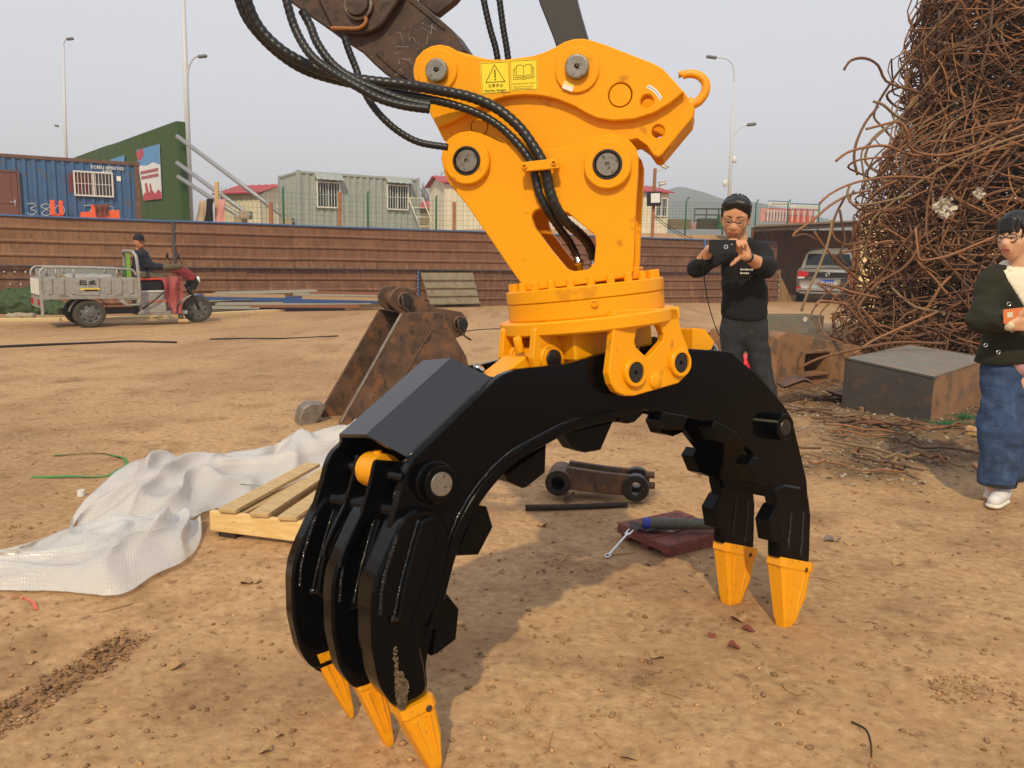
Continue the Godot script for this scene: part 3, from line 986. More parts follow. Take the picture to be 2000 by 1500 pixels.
	var yi := [[0.5, 0.0, 0.5, 0.1], [0.15, 0.12, 0.85, 0.12], [0.3, 0.16, 0.36, 0.28], [0.7, 0.16, 0.62, 0.28], [0.0, 0.3, 1.0, 0.3], [0.25, 0.4, 0.75, 0.4, 0.75, 0.66, 0.25, 0.66, 0.25, 0.4], [0.25, 0.53, 0.75, 0.53], [0.1, 0.78, 0.02, 0.95], [0.3, 0.75, 0.34, 0.95, 0.7, 0.95, 0.74, 0.85], [0.5, 0.74, 0.56, 0.82], [0.85, 0.76, 0.97, 0.9]]
	var an := [[0.5, 0.0, 0.5, 0.1], [0.08, 0.3, 0.08, 0.14, 0.92, 0.14, 0.92, 0.3], [0.45, 0.24, 0.25, 0.66, 0.85, 0.98], [0.0, 0.48, 1.0, 0.48], [0.74, 0.48, 0.5, 0.8, 0.1, 0.98]]
	var quan := [[0.5, 0.0, 0.0, 0.42], [0.5, 0.0, 1.0, 0.42], [0.22, 0.46, 0.78, 0.46], [0.25, 0.68, 0.75, 0.68], [0.06, 0.95, 0.94, 0.95], [0.5, 0.46, 0.5, 0.95]]
	var k := 0
	for ch in [zhu, yi, an, quan]:
		var sc := []
		for l in ch:
			var r := []
			for i in range(0, l.size(), 2): r.append_array([0.24 + k * 0.135 + l[i] * 0.11, 0.69 + l[i + 1] * 0.105])
			sc.append(r)
		line.call(ink, f1, sc, 0.0006)
		k += 1
	obj(ink, "printing", M.ink, s1)
	var cd := words("Caution, danger", 0.0062, 0.0004)
	put(cd, "lettering", M.ink, s1, Transform3D(Basis(Vector3(0, 0, 1), f1[1].angle()), Vector3((f1[0] + f1[1] * 0.09 + f1[2] * 0.895).x, (f1[0] + f1[1] * 0.09 + f1[2] * 0.895).y, y0 + 0.0004)))
	var f2 = xf.call(c1)
	ink = ST()
	line.call(ink, f2, [[0.03, 0.03, 0.97, 0.03, 0.97, 0.97, 0.03, 0.97, 0.03, 0.03]], 0.0008)
	line.call(ink, f2, [[0.5, 0.22, 0.4, 0.16, 0.24, 0.18, 0.24, 0.52, 0.4, 0.5, 0.5, 0.55, 0.6, 0.5, 0.78, 0.5, 0.78, 0.16, 0.62, 0.16, 0.5, 0.22, 0.5, 0.55], [0.24, 0.24, 0.18, 0.25, 0.18, 0.57, 0.4, 0.56, 0.5, 0.6, 0.6, 0.56, 0.83, 0.56, 0.83, 0.22, 0.78, 0.22], [0.18, 0.3, 0.12, 0.31, 0.12, 0.63, 0.4, 0.61, 0.5, 0.65, 0.6, 0.61, 0.88, 0.6, 0.88, 0.28, 0.83, 0.28]], 0.0011)
	obj(ink, "book_print", M.ink, s2)
	ink = ST()
	for i in 11:
		var x := 0.08 + i * 0.077
		line.call(ink, f2, [[x, 0.755, x + 0.05, 0.755], [x + 0.02, 0.735, x + 0.025, 0.79], [x, 0.785, x + 0.045, 0.785]], 0.0005)
	obj(ink, "small_characters", M.ink_brown, s2)
	for i in 2:
		var tx := words(["Please read the use manual", "carefully before operation"][i], 0.0036, 0.0004, false)
		var o2: Vector2 = f2[0] + f2[1] * 0.09 + f2[2] * (0.86 + 0.065 * i)
		put(tx, "lettering", M.ink_brown, s2, Transform3D(Basis(Vector3(0, 0, 1), f2[1].angle()), Vector3(o2.x, o2.y, y0 + 0.0004)))
	ss = ST()
	extr(ss, pv([0.014,0.691,0.042,0.676,0.033,0.657,0.005,0.672]), 0.1291, 0.1296)
	var s3 := obj(ss, "label_tag", M.sticker_white, t)
	ss = ST()
	extr(ss, pv([0.015,0.689,0.041,0.676,0.038,0.67,0.012,0.684]), 0.1297, 0.13)
	obj(ss, "tag_head", M.sticker_yellow, s3)
	ss = ST()
	var arc := pv([0.247,0.643,0.261,0.634,0.274,0.619,0.283,0.602])
	arc = catm2(arc, 5)
	var band := PackedVector2Array()
	for i in arc.size(): band.append(arc[i] + Vector2(0.0035, 0.004))
	for i in range(arc.size() - 1, -1, -1): band.append(arc[i] - Vector2(0.0035, 0.004))
	extr(ss, band, 0.1201, 0.1206)
	var s4 := obj(ss, "curved_label", M.sticker_white, t)
	ss = ST()
	for i in range(1, arc.size() - 1): box(ss, Vector3(arc[i].x, arc[i].y, 0.1208), Vector3(0.0026, 0.0026, 0.0005), Basis(Vector3(0, 0, 1), -0.6))
	obj(ss, "print", M.poster_blue, s4)

# ---------------------------------------------------------------- the grapple
func claw_tooth(parent, tl: Vector2, tr: Vector2, tip: Vector2, z: float, th: float):
	var st := ST()
	var mid := (tl + tr) / 2
	var w := (tr - tl)
	var ax := tip - mid
	var rows := [[-0.03, 0.98, 1.0, 0.0], [0.10, 1.0, 1.0, 0.0], [0.13, 0.92, 0.93, 0.0], [0.5, 0.72, 0.84, 0.05], [0.86, 0.38, 0.7, 0.03], [1.0, 0.16, 0.5, 0.0]]
	var R := []
	for r in rows:
		var c: Vector2 = mid + ax * r[0] + w * r[3]
		var hw: Vector2 = w * 0.5 * r[1]
		var ht: float = th * 0.5 * r[2]
		var ch := 0.22
		var ring := []
		for s in [[-1, 1 - ch], [-(1 - ch), 1], [(1 - ch), 1], [1, 1 - ch], [1, -(1 - ch)], [(1 - ch), -1], [-(1 - ch), -1], [-1, -(1 - ch)]]:
			var q: Vector2 = c + hw * s[0]
			ring.append(Vector3(q.x, q.y, z + ht * s[1]))
		R.append(ring)
	for i in R.size() - 1:
		for k in 8: quad(st, R[i][k], R[i][(k + 1) % 8], R[i + 1][(k + 1) % 8], R[i + 1][k])
	for k in range(1, 7):
		tri(st, R[0][0], R[0][k + 1], R[0][k]); tri(st, R[-1][0], R[-1][k], R[-1][k + 1])
	var o := obj(st, "tooth", M.tooth_paint, parent)
	# raised wear ribs along the face
	for s in [-0.22, 0.2]:
		var a: Vector2 = mid + ax * 0.16 + w * s; var b: Vector2 = mid + ax * 0.72 + w * (s * 0.55 + 0.03)
		for zz in [1.0, -1.0]:
			var p0 := Vector3(a.x, a.y, z + zz * th * 0.465); var p1 := Vector3(b.x, b.y, z + zz * th * 0.375)
			st = ST()
			tube(st, [p0, p0.lerp(p1, 0.35), p0.lerp(p1, 0.7), p1], 0.006, 6, 0.003)
			obj(st, "wear_rib", M.tooth_paint, o)
	st = ST()
	var pc: Vector2 = mid + ax * 0.09 + w * 0.24
	lathe(st, [[0.0, -th * 0.535], [0.007, -th * 0.535], [0.009, -th * 0.51], [0.009, th * 0.51], [0.007, th * 0.535], [0.0, th * 0.535]], Vector3(pc.x, pc.y, z), Vector3(0, 0, 1), 12)
	obj(st, "retaining_pin", M.arm_steel, o)

func make_grapple():
	var t := thing("hydraulic_grapple", "rotating hydraulic grapple with orange bracket, black claws and five yellow teeth standing on bare earth", "grapple", Transform3D(Vector3(0.81418,0.08311,-0.57463),Vector3(-0.11921,0.99255,-0.02534),Vector3(0.56824,0.08913,0.81802),Vector3(0.232,1.125,-2.589)))
	var OM: Material = M.orange_paint
	var BK: Material = M.black_paint
	var N := 0.2
	# ---- slewing ring and flange
	var st := ST(false)
	lathe(st, [[0.0, -0.034], [0.27, -0.034], [0.276, -0.028], [0.276, 0.002], [0.27, 0.008], [0.0, 0.008]], Vector3.ZERO, Vector3.UP, 72)
	var flange := obj(st, "flange", OM, t)
	st = ST()
	box(st, Vector3(0.06, -0.0131, 0.13), Vector3(0.20, 0.0418, 0.24), Basis(), 0.006)
	obj(st, "flange_block", OM, flange)
	st = ST(false)
	lathe(st, [[0.2, 0.0085], [0.242, 0.0085], [0.244, 0.012], [0.244, 0.058], [0.241, 0.0605]], Vector3.ZERO, Vector3.UP, 72)
	var race := obj(st, "slewing_ring", OM, t)
	st = ST(false)
	lathe(st, [[0.2, 0.0615], [0.244, 0.0615], [0.246, 0.0645], [0.246, 0.097], [0.243, 0.1], [0.0, 0.1]], Vector3.ZERO, Vector3.UP, 72)
	var plate := obj(st, "ring_plate", OM, t)
	for i in 24:
		var a := TAU * (i + 0.3) / 24
		st = ST()
		var c := Vector3(cos(a) * 0.224, 0.1, sin(a) * 0.224)
		lathe(st, [[0.0122, 0.0], [0.0122, 0.022], [0.0105, 0.0245], [0.006, 0.0245], [0.005, 0.017], [0.0, 0.017]], c, Vector3.UP, 12)
		obj(st, "bolt", OM, plate)
	var gp := Vector3(0.057,0.047,0.235)
	st = ST()
	lathe(st, [[0.0105, 0.0], [0.0105, 0.006], [0.0075, 0.007], [0.0075, 0.003], [0.0, 0.003]], Basis(Vector3(0.682, 0, 0.7314), Vector3.UP, Vector3(-0.7314, 0, 0.682)) * Vector3(gp.x, gp.y, 0.240), Vector3(-0.7314, 0, 0.682), 14)
	obj(st, "grease_port", OM, race)
	# ---- upper bracket, turned against the claws
	var BX := Transform3D(Basis(Vector3(0.682, 0, 0.7314), Vector3.UP, Vector3(-0.7314, 0, 0.682)), Vector3.ZERO)
	var out := pv([-0.379,0.524,-0.369,0.555,-0.349,0.576,-0.318,0.589,-0.283,0.59,-0.25,0.579,-0.222,0.563,-0.19,0.543,-0.134,0.522,-0.069,0.508,-0.003,0.504,0.04,0.512,0.073,0.522,0.101,0.526,0.133,0.524,0.164,0.513,0.188,0.496,0.202,0.475,0.207,0.447,0.202,0.403,0.189,0.314,0.172,0.179])
	out.append_array(pv([0.172,0.17,0.165,0.129,0.156,0.111,0.001,0.103,-0.157,0.101,-0.164,0.111,-0.2,0.171,-0.25,0.261,-0.317,0.379,-0.359,0.439,-0.374,0.475]))
	var slot := fil(pv([-0.121,0.317,-0.111,0.335,-0.091,0.337,-0.062,0.332,-0.011,0.316,0.064,0.242,0.064,0.215,0.053,0.163,0.038,0.145,-0.012,0.144,-0.029,0.154,-0.07,0.213,-0.113,0.284]), 0.02, 2)
	var br: MeshInstance3D
	for s in [1, -1]:
		st = ST()
		extr(st, out, 0.104 if s > 0 else -0.185, 0.135 if s > 0 else -0.154, 0.003, [slot])
		var o := obj(st, "bracket_plate", OM, t, BX)
		if s > 0: br = o
	st = ST()
	box(st, Vector3(0.0, 0.12, -0.025), Vector3(0.36, 0.035, 0.257), Basis(), 0.003)
	box(st, Vector3(-0.19, 0.25, -0.025), Vector3(0.02, 0.30, 0.256), Basis(Vector3(0, 0, 1), 0.62), 0.003)
	box(st, Vector3(0.142, 0.22, -0.025), Vector3(0.02, 0.20, 0.256), Basis(), 0.003)
	obj(st, "stiffener", OM, br)
	for b in [Vector2(-0.295,0.501), Vector2(0.119,0.437)]:
		st = ST(false)
		lathe(st, [[0.069, 0.1355], [0.069, 0.154], [0.065, 0.158], [0.043, 0.158], [0.043, 0.150]], Vector3(b.x, b.y, 0), Vector3(0, 0, 1), 48)
		var bo := obj(st, "boss", OM, br)
		st = ST(false)
		lathe(st, [[0.0425, 0.12], [0.0425, 0.1585], [0.0405, 0.160], [0.037, 0.160], [0.035, 0.157], [0.035, 0.152]], Vector3(b.x, b.y, 0), Vector3(0, 0, 1), 40)
		obj(st, "bushing", M.dark_steel, bo)
		st = ST(false)
		lathe(st, [[0.033, -0.20], [0.033, 0.1575], [0.031, 0.1592], [0.0075, 0.1592], [0.0075, 0.150], [0.0, 0.150]], Vector3(b.x, b.y, 0), Vector3(0, 0, 1), 40)
		obj(st, "pin", M.steel_pin, bo)
		st = ST(false)
		lathe(st, [[0.069, -0.186], [0.069, -0.20], [0.043, -0.20]], Vector3(b.x, b.y, 0), Vector3(0, 0, 1), 32)
		obj(st, "boss", OM, br)
	# hose clamp
	var cl := pv([-0.127,0.471,-0.021,0.469,-0.015,0.44,-0.125,0.444])
	st = ST()
	extr(st, fil(cl, 0.003, 2), 0.172, 0.19, 0.002)
	var clamp_bar := obj(st, "hose_clamp", OM, br)
	for c in [Vector2(-0.116,0.458), Vector2(-0.03,0.457)]:
		st = ST()
		lathe(st, [[0.0085, 0.1365], [0.0085, 0.1365], [0.0085, 0.194], [0.007, 0.196], [0.0045, 0.196], [0.0045, 0.19], [0.0, 0.19]], Vector3(c.x, c.y, 0), Vector3(0, 0, 1), 14)
		obj(st, "bolt", OM, clamp_bar)
	# ---- lugs under the flange
	var lug := fil(pv([-0.109,0.024,-0.109,-0.011,-0.13,-0.096,-0.146,-0.151,-0.14,-0.183,-0.124,-0.208,-0.092,-0.225,-0.057,-0.231,0.128,-0.222,0.17,-0.2,0.188,-0.163,0.179,-0.119,0.158,-0.069,0.144,0.006]), 0.012, 2)
	var lh := fil(pv([-0.023,-0.04,0.009,-0.034,0.059,-0.033,0.072,-0.045,0.082,-0.07,0.078,-0.087,0.024,-0.121,0.004,-0.126,-0.033,-0.091,-0.037,-0.073]), 0.008, 2)
	var pinA := Vector2(-0.053,-0.162)
	var pinB := Vector2(0.133,-0.16)
	var lp: MeshInstance3D
	for z0 in [N + 0.022, N - 0.43]:
		st = ST()
		extr(st, lug, z0, z0 + 0.028, 0.003, [lh])
		var o := obj(st, "lug_plate", OM, t)
		if z0 > 0: lp = o
		for b in [pinA, pinB]:
			st = ST(false)
			lathe(st, [[0.043, 0.0285], [0.043, 0.040], [0.040, 0.043], [0.031, 0.043], [0.031, 0.036]], Vector3(b.x, b.y, z0), Vector3(0, 0, 1), 36)
			obj(st, "boss", OM, o)
	for b in [pinA, pinB]:
		st = ST(false)
		lathe(st, [[0.0295, -0.46], [0.0295, 0.037], [0.028, 0.039], [0.006, 0.039], [0.006, 0.031], [0.0, 0.031]], Vector3(b.x, b.y, N + 0.022), Vector3(0, 0, 1), 36)
		obj(st, "pin", M.dark_steel, t)
	st = ST(true)
	var wc := Vector2(0.03,-0.199)
	lathe(st, [[0.024, 0.0285], [0.024, 0.033], [0.02, 0.036], [0.0, 0.037]], Vector3(wc.x, wc.y, N + 0.022), Vector3(0, 0, 1), 20)
	obj(st, "stop_boss", OM, lp)
	# inner lugs and the two cylinders
	var il := fil(pv([-0.269,-0.005,-0.174,-0.001,-0.078,-0.015,-0.004,-0.052,-0.02,-0.185,-0.158,-0.187,-0.257,-0.153,-0.284,-0.125,-0.289,-0.092]), 0.012, 2)
	for z0 in [N - 0.11, N - 0.27]:
		st = ST()
		extr(st, il, z0 - 0.025, z0, 0.003)
		var o := obj(st, "inner_lug", OM, t)
		var c := Vector2(-0.225,-0.101)
		st = ST(false)
		lathe(st, [[0.042, 0.0005], [0.042, 0.008], [0.039, 0.011], [0.028, 0.011], [0.028, 0.014], [0.0, 0.014]], Vector3(c.x, c.y, z0), Vector3(0, 0, 1), 32)
		obj(st, "boss", OM, o)
		st = ST(false)
		lathe(st, [[0.027, 0.012], [0.027, 0.017], [0.024, 0.019], [0.0, 0.019]], Vector3(c.x, c.y, z0), Vector3(0, 0, 1), 24)
		obj(st, "pin", M.dark_steel, o)
	st = ST()
	box(st, Vector3(-0.10, -0.07, -0.02), Vector3(0.16, 0.09, 0.34), Basis(), 0.006)
	box(st, Vector3(0.12, -0.07, -0.06), Vector3(0.20, 0.10, 0.24), Basis(), 0.006)
	obj(st, "hub_block", OM, t)
	var ca := Vector3(-0.149,-0.113,0)
	var cb := Vector3(-0.766,-0.336,0)
	var cd: Vector3 = (cb - ca).normalized()
	st = ST(false)
	cyl(st, ca, ca + cd * 0.5, 0.05, -1, 28)
	cyl(st, ca + Vector3(0, 0, -0.045), ca + Vector3(0, 0, 0.045), 0.052, -1, 28)
	var cy := obj(st, "cylinder", OM, t)
	st = ST()
	box(st, ca + cd * 0.19 + Vector3(-0.02, 0.035, 0.0), Vector3(0.16, 0.055, 0.11), Basis(Vector3(0, 0, 1), 0.45), 0.006)
	box(st, ca + cd * 0.10 + Vector3(0.0, 0.05, 0.0), Vector3(0.045, 0.05, 0.09), Basis(Vector3(0, 0, 1), 0.45), 0.006)
	obj(st, "port_block", OM, cy)
	st = ST(true)
	var pb := Vector3(-0.292,-0.053,0.03)
	lathe(st, [[0.013, -0.02], [0.013, 0.022], [0.010, 0.025], [0.008, 0.025], [0.008, 0.01], [0.0, 0.01]], pb, Vector3(-0.2, 1, 0.1), 14)
	obj(st, "grease_port", OM, cy)
	st = ST(true)
	var fb := Vector3(-0.459,-0.108,0.07)
	lathe(st, [[0.0, -0.02], [0.012, -0.02], [0.012, 0.004], [0.0155, 0.004], [0.0155, 0.018], [0.010, 0.02], [0.010, 0.034], [0.0, 0.034]], fb, Vector3(-0.6, 0.6, 0.5), 12)
	obj(st, "hose_fitting", M.chrome, cy)
	st = ST(false)
	cyl(st, ca + cd * 0.5, cb - cd * 0.03, 0.025, -1, 16)
	obj(st, "rod", M.chrome, cy)
	st = ST(false)
	var eye := Vector3(-0.778,-0.324,0.03)
	cyl(st, eye + Vector3(-0.008, 0, -0.042), eye + Vector3(0.0, 0, 0.035), 0.047, -1, 32)
	lathe(st, [[0.012, 0.0], [0.012, 0.052], [0.0095, 0.053], [0.0085, 0.044], [0.0, 0.044]], eye + Vector3(-0.002, 0, 0.0), Vector3(0.05, 1, 0), 14)
	obj(st, "rod_eye", M.tooth_paint, cy)
	# right hand cylinder
	var ra := Vector3(0.217,-0.146,0.05)
	var rb := Vector3(0.781,-0.455,0.05)
	var rd: Vector3 = (rb - ra).normalized()
	st = ST(false)
	cyl(st, ra, rb, 0.05, -1, 28)
	var cy2 := obj(st, "cylinder", OM, t)
	st = ST(false)
	cyl(st, ra - rd * 0.01, ra + rd * 0.045, 0.055, -1, 28)
	obj(st, "gland", M.oily_black, cy2)
	st = ST()
	extr(st, fil(pv([0.322,-0.075,0.382,-0.087,0.421,-0.135,0.404,-0.157,0.313,-0.158]), 0.005, 2), N - 0.16, N - 0.06, 0.0015)
	obj(st, "port_block", OM, cy2)
	st = ST(true)
	var e0 := p3([0.376,-0.129,0.11,0.405,-0.138,0.11,0.43,-0.142,0.11,0.449,-0.152,0.11,0.459,-0.172,0.11])
	tube(st, catm(e0, 5), 0.009, 10)
	lathe(st, [[0.0, -0.004], [0.014, -0.004], [0.014, 0.012], [0.0, 0.012]], e0[1], e0[2] - e0[1], 8)
	lathe(st, [[0.0, -0.004], [0.0125, -0.004], [0.0125, 0.008], [0.0, 0.008]], e0[2], e0[2] - e0[1], 8)
	obj(st, "hose_fitting", M.chrome, cy2)
	# ---- three-tine claw
	var lc := Node3D.new()
	var side := pv([0.051,-0.121,-0.094,-0.099,-0.257,-0.11,-0.423,-0.1,-0.478,-0.109,-0.769,-0.281,-0.788,-0.308,-0.805,-0.349,-0.822,-0.384,-0.855,-0.454,-0.885,-0.51,-0.908,-0.559,-0.922,-0.612,-0.933,-0.713,-0.926,-0.815,-0.892,-0.889,-0.796,-0.88,-0.796,-0.807,-0.767,-0.735,-0.729,-0.637,-0.69,-0.553,-0.643,-0.483,-0.569,-0.407,-0.471,-0.349,-0.364,-0.319,-0.252,-0.297,-0.117,-0.296,0.032,-0.29,0.08,-0.251,0.084,-0.173])
	side = fil(side, 0.12, 4)
	var lip2 := catm2(pv([-0.1,-0.293,-0.252,-0.294,-0.363,-0.315,-0.471,-0.345,-0.569,-0.405,-0.637,-0.474,-0.681,-0.541,-0.721,-0.626,-0.76,-0.716]), 4)
	var tine := fil(pv([-0.84,-0.426,-0.819,-0.403,-0.787,-0.394,-0.75,-0.399,-0.718,-0.423,-0.7,-0.469,-0.708,-0.527,-0.735,-0.6,-0.77,-0.663,-0.807,-0.701,-0.818,-0.737,-0.813,-0.79,-0.811,-0.863,-0.905,-0.872,-0.938,-0.799,-0.945,-0.699,-0.934,-0.6,-0.921,-0.548,-0.889,-0.496]), 0.15, 5)
	var w := 0.357
	st = ST()
	extr(st, side, N - 0.03, N, 0.003)
	var spn := obj(st, "claw_side_plate", BK, t)
	st = ST()
	extr(st, side, N - w, N - w + 0.03, 0.003)
	var spf := obj(st, "claw_side_plate", BK, t, Transform3D(Basis(), Vector3(-0.2 * w, 0, 0)))
	# thick lip along the inner edge
	for s in [[spn, N + 0.0005], [spf, N - w - 0.0145]]:
		st = ST()
		var band := PackedVector2Array()
		var ins := PackedVector2Array()
		for i in lip2.size():
			var d := (lip2[min(i + 1, lip2.size() - 1)] - lip2[max(i - 1, 0)]).normalized()
			var nn := Vector2(-d.y, d.x)
			band.append(lip2[i] + nn * 0.004); ins.append(lip2[i] - nn * 0.026)
		ins.reverse(); band.append_array(ins)
		extr(st, band, s[1], s[1] + 0.014, 0.003)
		obj(st, "edge_lip", BK, s[0])
		st = ST(true)
		var wl := []
		for i in lip2.size(): wl.append(Vector3(lip2[i].x, lip2[i].y, s[1] + 0.002) + Vector3(-0.02, 0.022, 0))
		weld(st, wl, 0.005)
		obj(st, "weld_bead", M.black_weld, s[0])
	var cleats := [[-0.07,-0.311,-0.042,-0.259,0.034,-0.282,0.038,-0.303,-0.003,-0.324,-0.034,-0.323], [-0.276,-0.305,-0.262,-0.328,-0.241,-0.359,-0.203,-0.377,-0.144,-0.381,-0.087,-0.306], [-0.488,-0.378,-0.478,-0.402,-0.433,-0.43,-0.419,-0.43,-0.352,-0.403,-0.339,-0.327], [-0.67,-0.558,-0.658,-0.559,-0.596,-0.574,-0.542,-0.512,-0.554,-0.452,-0.587,-0.44], [-0.769,-0.796,-0.751,-0.797,-0.692,-0.778,-0.673,-0.702,-0.706,-0.645,-0.732,-0.658]]
	for c in cleats:
		for z0 in [N - 0.075, N - w - 0.0]:
			st = ST()
			extr(st, pv(c), z0, z0 + 0.06, 0.004)
			obj(st, "cleat", BK, spn if z0 > N - 0.1 else spf)
	# tines
	var tz := [N + 0.032, N - 0.157, N - w + 0.01]
	var tips := [[Vector2(-0.892,-0.889), Vector2(-0.795,-0.88), Vector2(-0.806,-1.094)], [Vector2(-0.935,-0.851), Vector2(-0.863,-0.852), Vector2(-0.857,-1.074)], [Vector2(-0.972,-0.829), Vector2(-0.904,-0.829), Vector2(-0.885,-1.046)]]
	for k in 3:
		var zc: float = [N - 0.012, N - 0.16, N - 0.345][k]
		var sx: float = [0.0, -0.035, -0.0715][k]
		var hw: float = [0.044, 0.032, 0.03][k]
		st = ST()
		extr(st, tine, zc - hw, zc + hw, 0.007)
		var ti := obj(st, "tine", BK, t, Transform3D(Basis(), Vector3(sx, 0, 0)))
		# raised spine plates with weld along both sides
		st = ST()
		var sp := fil(pv([-0.782,-0.42,-0.752,-0.417,-0.736,-0.429,-0.746,-0.477,-0.79,-0.57,-0.843,-0.667,-0.863,-0.669,-0.876,-0.642,-0.856,-0.577,-0.816,-0.484]), 0.012, 2)
		extr(st, sp, zc + hw, zc + hw + 0.018, 0.006)
		obj(st, "spine_plate", BK, ti)
		st = ST(true)
		var wa := p3([-0.783,-0.42,0.23,-0.816,-0.484,0.23,-0.852,-0.565,0.23,-0.881,-0.64,0.23])
		var wb := p3([-0.844,-0.444,0.23,-0.878,-0.505,0.23,-0.902,-0.562,0.23,-0.915,-0.623,0.23])
		for q in [wa, wb]:
			for i in q.size(): q[i].z = zc + hw + 0.001
			weld(st, q, 0.0055)
		weld(st, [Vector3(wa[3].x - 0.012, wa[3].y, zc + hw), Vector3(wa[3].x + 0.02, wa[3].y - 0.008, zc + hw + 0.004)], 0.011)
		obj(st, "weld_bead", M.black_weld, ti)
		claw_tooth(t, tips[k][0], tips[k][1], tips[k][2], [N - 0.01, N - 0.16, N - 0.345][k], [0.084, 0.062, 0.06][k])
		if k == 0:
			st = ST()
			var dp := fil(pv([-0.89,-0.692,-0.882,-0.703,-0.886,-0.764,-0.871,-0.796,-0.863,-0.821,-0.875,-0.857,-0.882,-0.876,-0.898,-0.874,-0.901,-0.846,-0.899,-0.803,-0.895,-0.76,-0.897,-0.716]), 0.008, 2)
			var lo2 := dp[0]; var hi2 := dp[0]
			for q in dp: lo2 = lo2.min(q); hi2 = hi2.max(q)
			for i in 1500:
				var q := Vector2(rng.randf_range(lo2.x, hi2.x), rng.randf_range(lo2.y, hi2.y))
				if not Geometry2D.is_point_in_polygon(q, dp): continue
				if rng.randf() < (q.y - lo2.y) / (hi2.y - lo2.y) + 0.05: continue
				box(st, Vector3(q.x, q.y, zc + hw + 0.0006), Vector3(rng.randf_range(0.001, 0.005), rng.randf_range(0.002, 0.008), 0.0014), Basis(Vector3(0, 0, 1), rng.randf_range(-0.5, 0.5)))
			var md := obj(st, "mud_smear", M.dirt_smear, ti)
			md.set_meta("kind", "stuff")
	# thin ribs that carry the rod eye
	var rib := fil(pv([-0.815,-0.28,-0.741,-0.301,-0.747,-0.325,-0.791,-0.413,-0.859,-0.43,-0.907,-0.487,-0.933,-0.534,-0.947,-0.53,-0.938,-0.505,-0.909,-0.459,-0.87,-0.407,-0.838,-0.339]), 0.01, 2)
	for zc in [N - 0.225, N - 0.115]:
		st = ST()
		extr(st, rib, zc - 0.008, zc + 0.008, 0.003)
		obj(st, "rib", BK, t)
	# folded cover between the side plates
	var k1 := Vector2(-0.478,-0.112)
	var k2 := Vector2(-0.755,-0.273)
	var nn: Vector2 = Vector2(-(k2 - k1).y, (k2 - k1).x).normalized()
	if nn.y < 0: nn = -nn
	st = ST()
	var prof := [[-0.03, -0.006], [-0.145, 0.064], [-0.27, 0.056], [-0.327, -0.002]]
	for th in [0.0, -0.012]:
		for i in 3:
			var a = prof[i]; var b = prof[i + 1]
			var P := []
			for e in [[k1, a], [k2, a], [k2, b], [k1, b]]:
				var q: Vector2 = e[0] + nn * (e[1][1] + th)
				P.append(Vector3(q.x + 0.2 * e[1][0], q.y, N + e[1][0]))
			quad(st, P[0], P[1], P[2], P[3])
	for kk in [k1, k2]:
		for i in 3:
			var a = prof[i]; var b = prof[i + 1]
			var P := []
			for e in [[a, 0.0], [b, 0.0], [b, -0.012], [a, -0.012]]:
				var q: Vector2 = kk + nn * (e[0][1] + e[1])
				P.append(Vector3(q.x + 0.2 * e[0][0], q.y, N + e[0][0]))
			quad(st, P[0], P[1], P[2], P[3])
	obj(st, "cover", M.black_paint_sky_sheen, t)
	st = ST(true)
	for zz in [N - 0.033, N - w + 0.033]:
		var wp := []
		for i in 6:
			var q := k1.lerp(k2, i / 5.0) + nn * -0.004
			wp.append(Vector3(q.x + 0.2 * (zz - N), q.y, zz))
		weld(st, wp, 0.005)
	for zz in [N - 0.045, N - 0.20, N - 0.245]:
		weld(st, [Vector3(-0.80, -0.36, zz), Vector3(-0.815, -0.46, zz), Vector3(-0.83, -0.54, zz)], 0.006)
	obj(st, "weld_bead", M.black_weld, t)
	# elbow pin
	var ep := Vector2(-0.71,-0.35)
	st = ST(false)
	lathe(st, [[0.056, 0.0005], [0.056, 0.016], [0.05, 0.02], [0.047, 0.02], [0.047, 0.044], [0.044, 0.047], [0.031, 0.047]], Vector3(ep.x - 0.006, ep.y + 0.006, N), Vector3(0, 0, 1), 36)
	var eb := obj(st, "boss", BK, spn)
	st = ST(false)
	lathe(st, [[0.0305, -0.36], [0.0305, 0.047], [0.029, 0.049], [0.0, 0.049]], Vector3(ep.x - 0.006, ep.y + 0.006, N), Vector3(0, 0, 1), 32)
	obj(st, "pin", M.steel_pin, eb)
	# back plate and cross tubes inside the claw
	st = ST()
	for i in lip2.size() / 2:
		var a := lip2[i] + Vector2(-0.01, 0.03); var b := lip2[i + 1] + Vector2(-0.01, 0.03)
		quad(st, Vector3(a.x, a.y, N - 0.03), Vector3(b.x, b.y, N - 0.03), Vector3(b.x - 0.06, b.y, N - w + 0.03), Vector3(a.x - 0.06, a.y, N - w + 0.03))
	obj(st, "arch_plate", BK, t)
	st = ST(false)
	var xt := Vector2(-0.789,-0.411)
	cyl(st, Vector3(xt.x, xt.y, N - 0.01), Vector3(xt.x - 0.065, xt.y, N - w + 0.02), 0.03, -1, 16)
	cyl(st, Vector3(eye.x, eye.y, N - 0.01), Vector3(eye.x - 0.03, eye.y, N - w + 0.02), 0.02, -1, 16)
	obj(st, "cross_tube", BK, t)
	# ---- two-tine claw
	var rz := N - 0.02
	var ro := pv([0.025,-0.107,0.259,-0.135,0.45,-0.169,0.601,-0.286,0.707,-0.393,0.748,-0.445,0.78,-0.567,0.811,-0.689,0.813,-0.824,0.794,-0.939,0.785,-0.997,0.61,-0.924,0.618,-0.868,0.618,-0.732,0.595,-0.653,0.544,-0.555,0.467,-0.459,0.347,-0.391,0.198,-0.341,0.036,-0.293,0.002,-0.24,0.002,-0.162])
	ro = fil(ro, 0.08, 4)
	var rw := 0.25
	var rsp := []
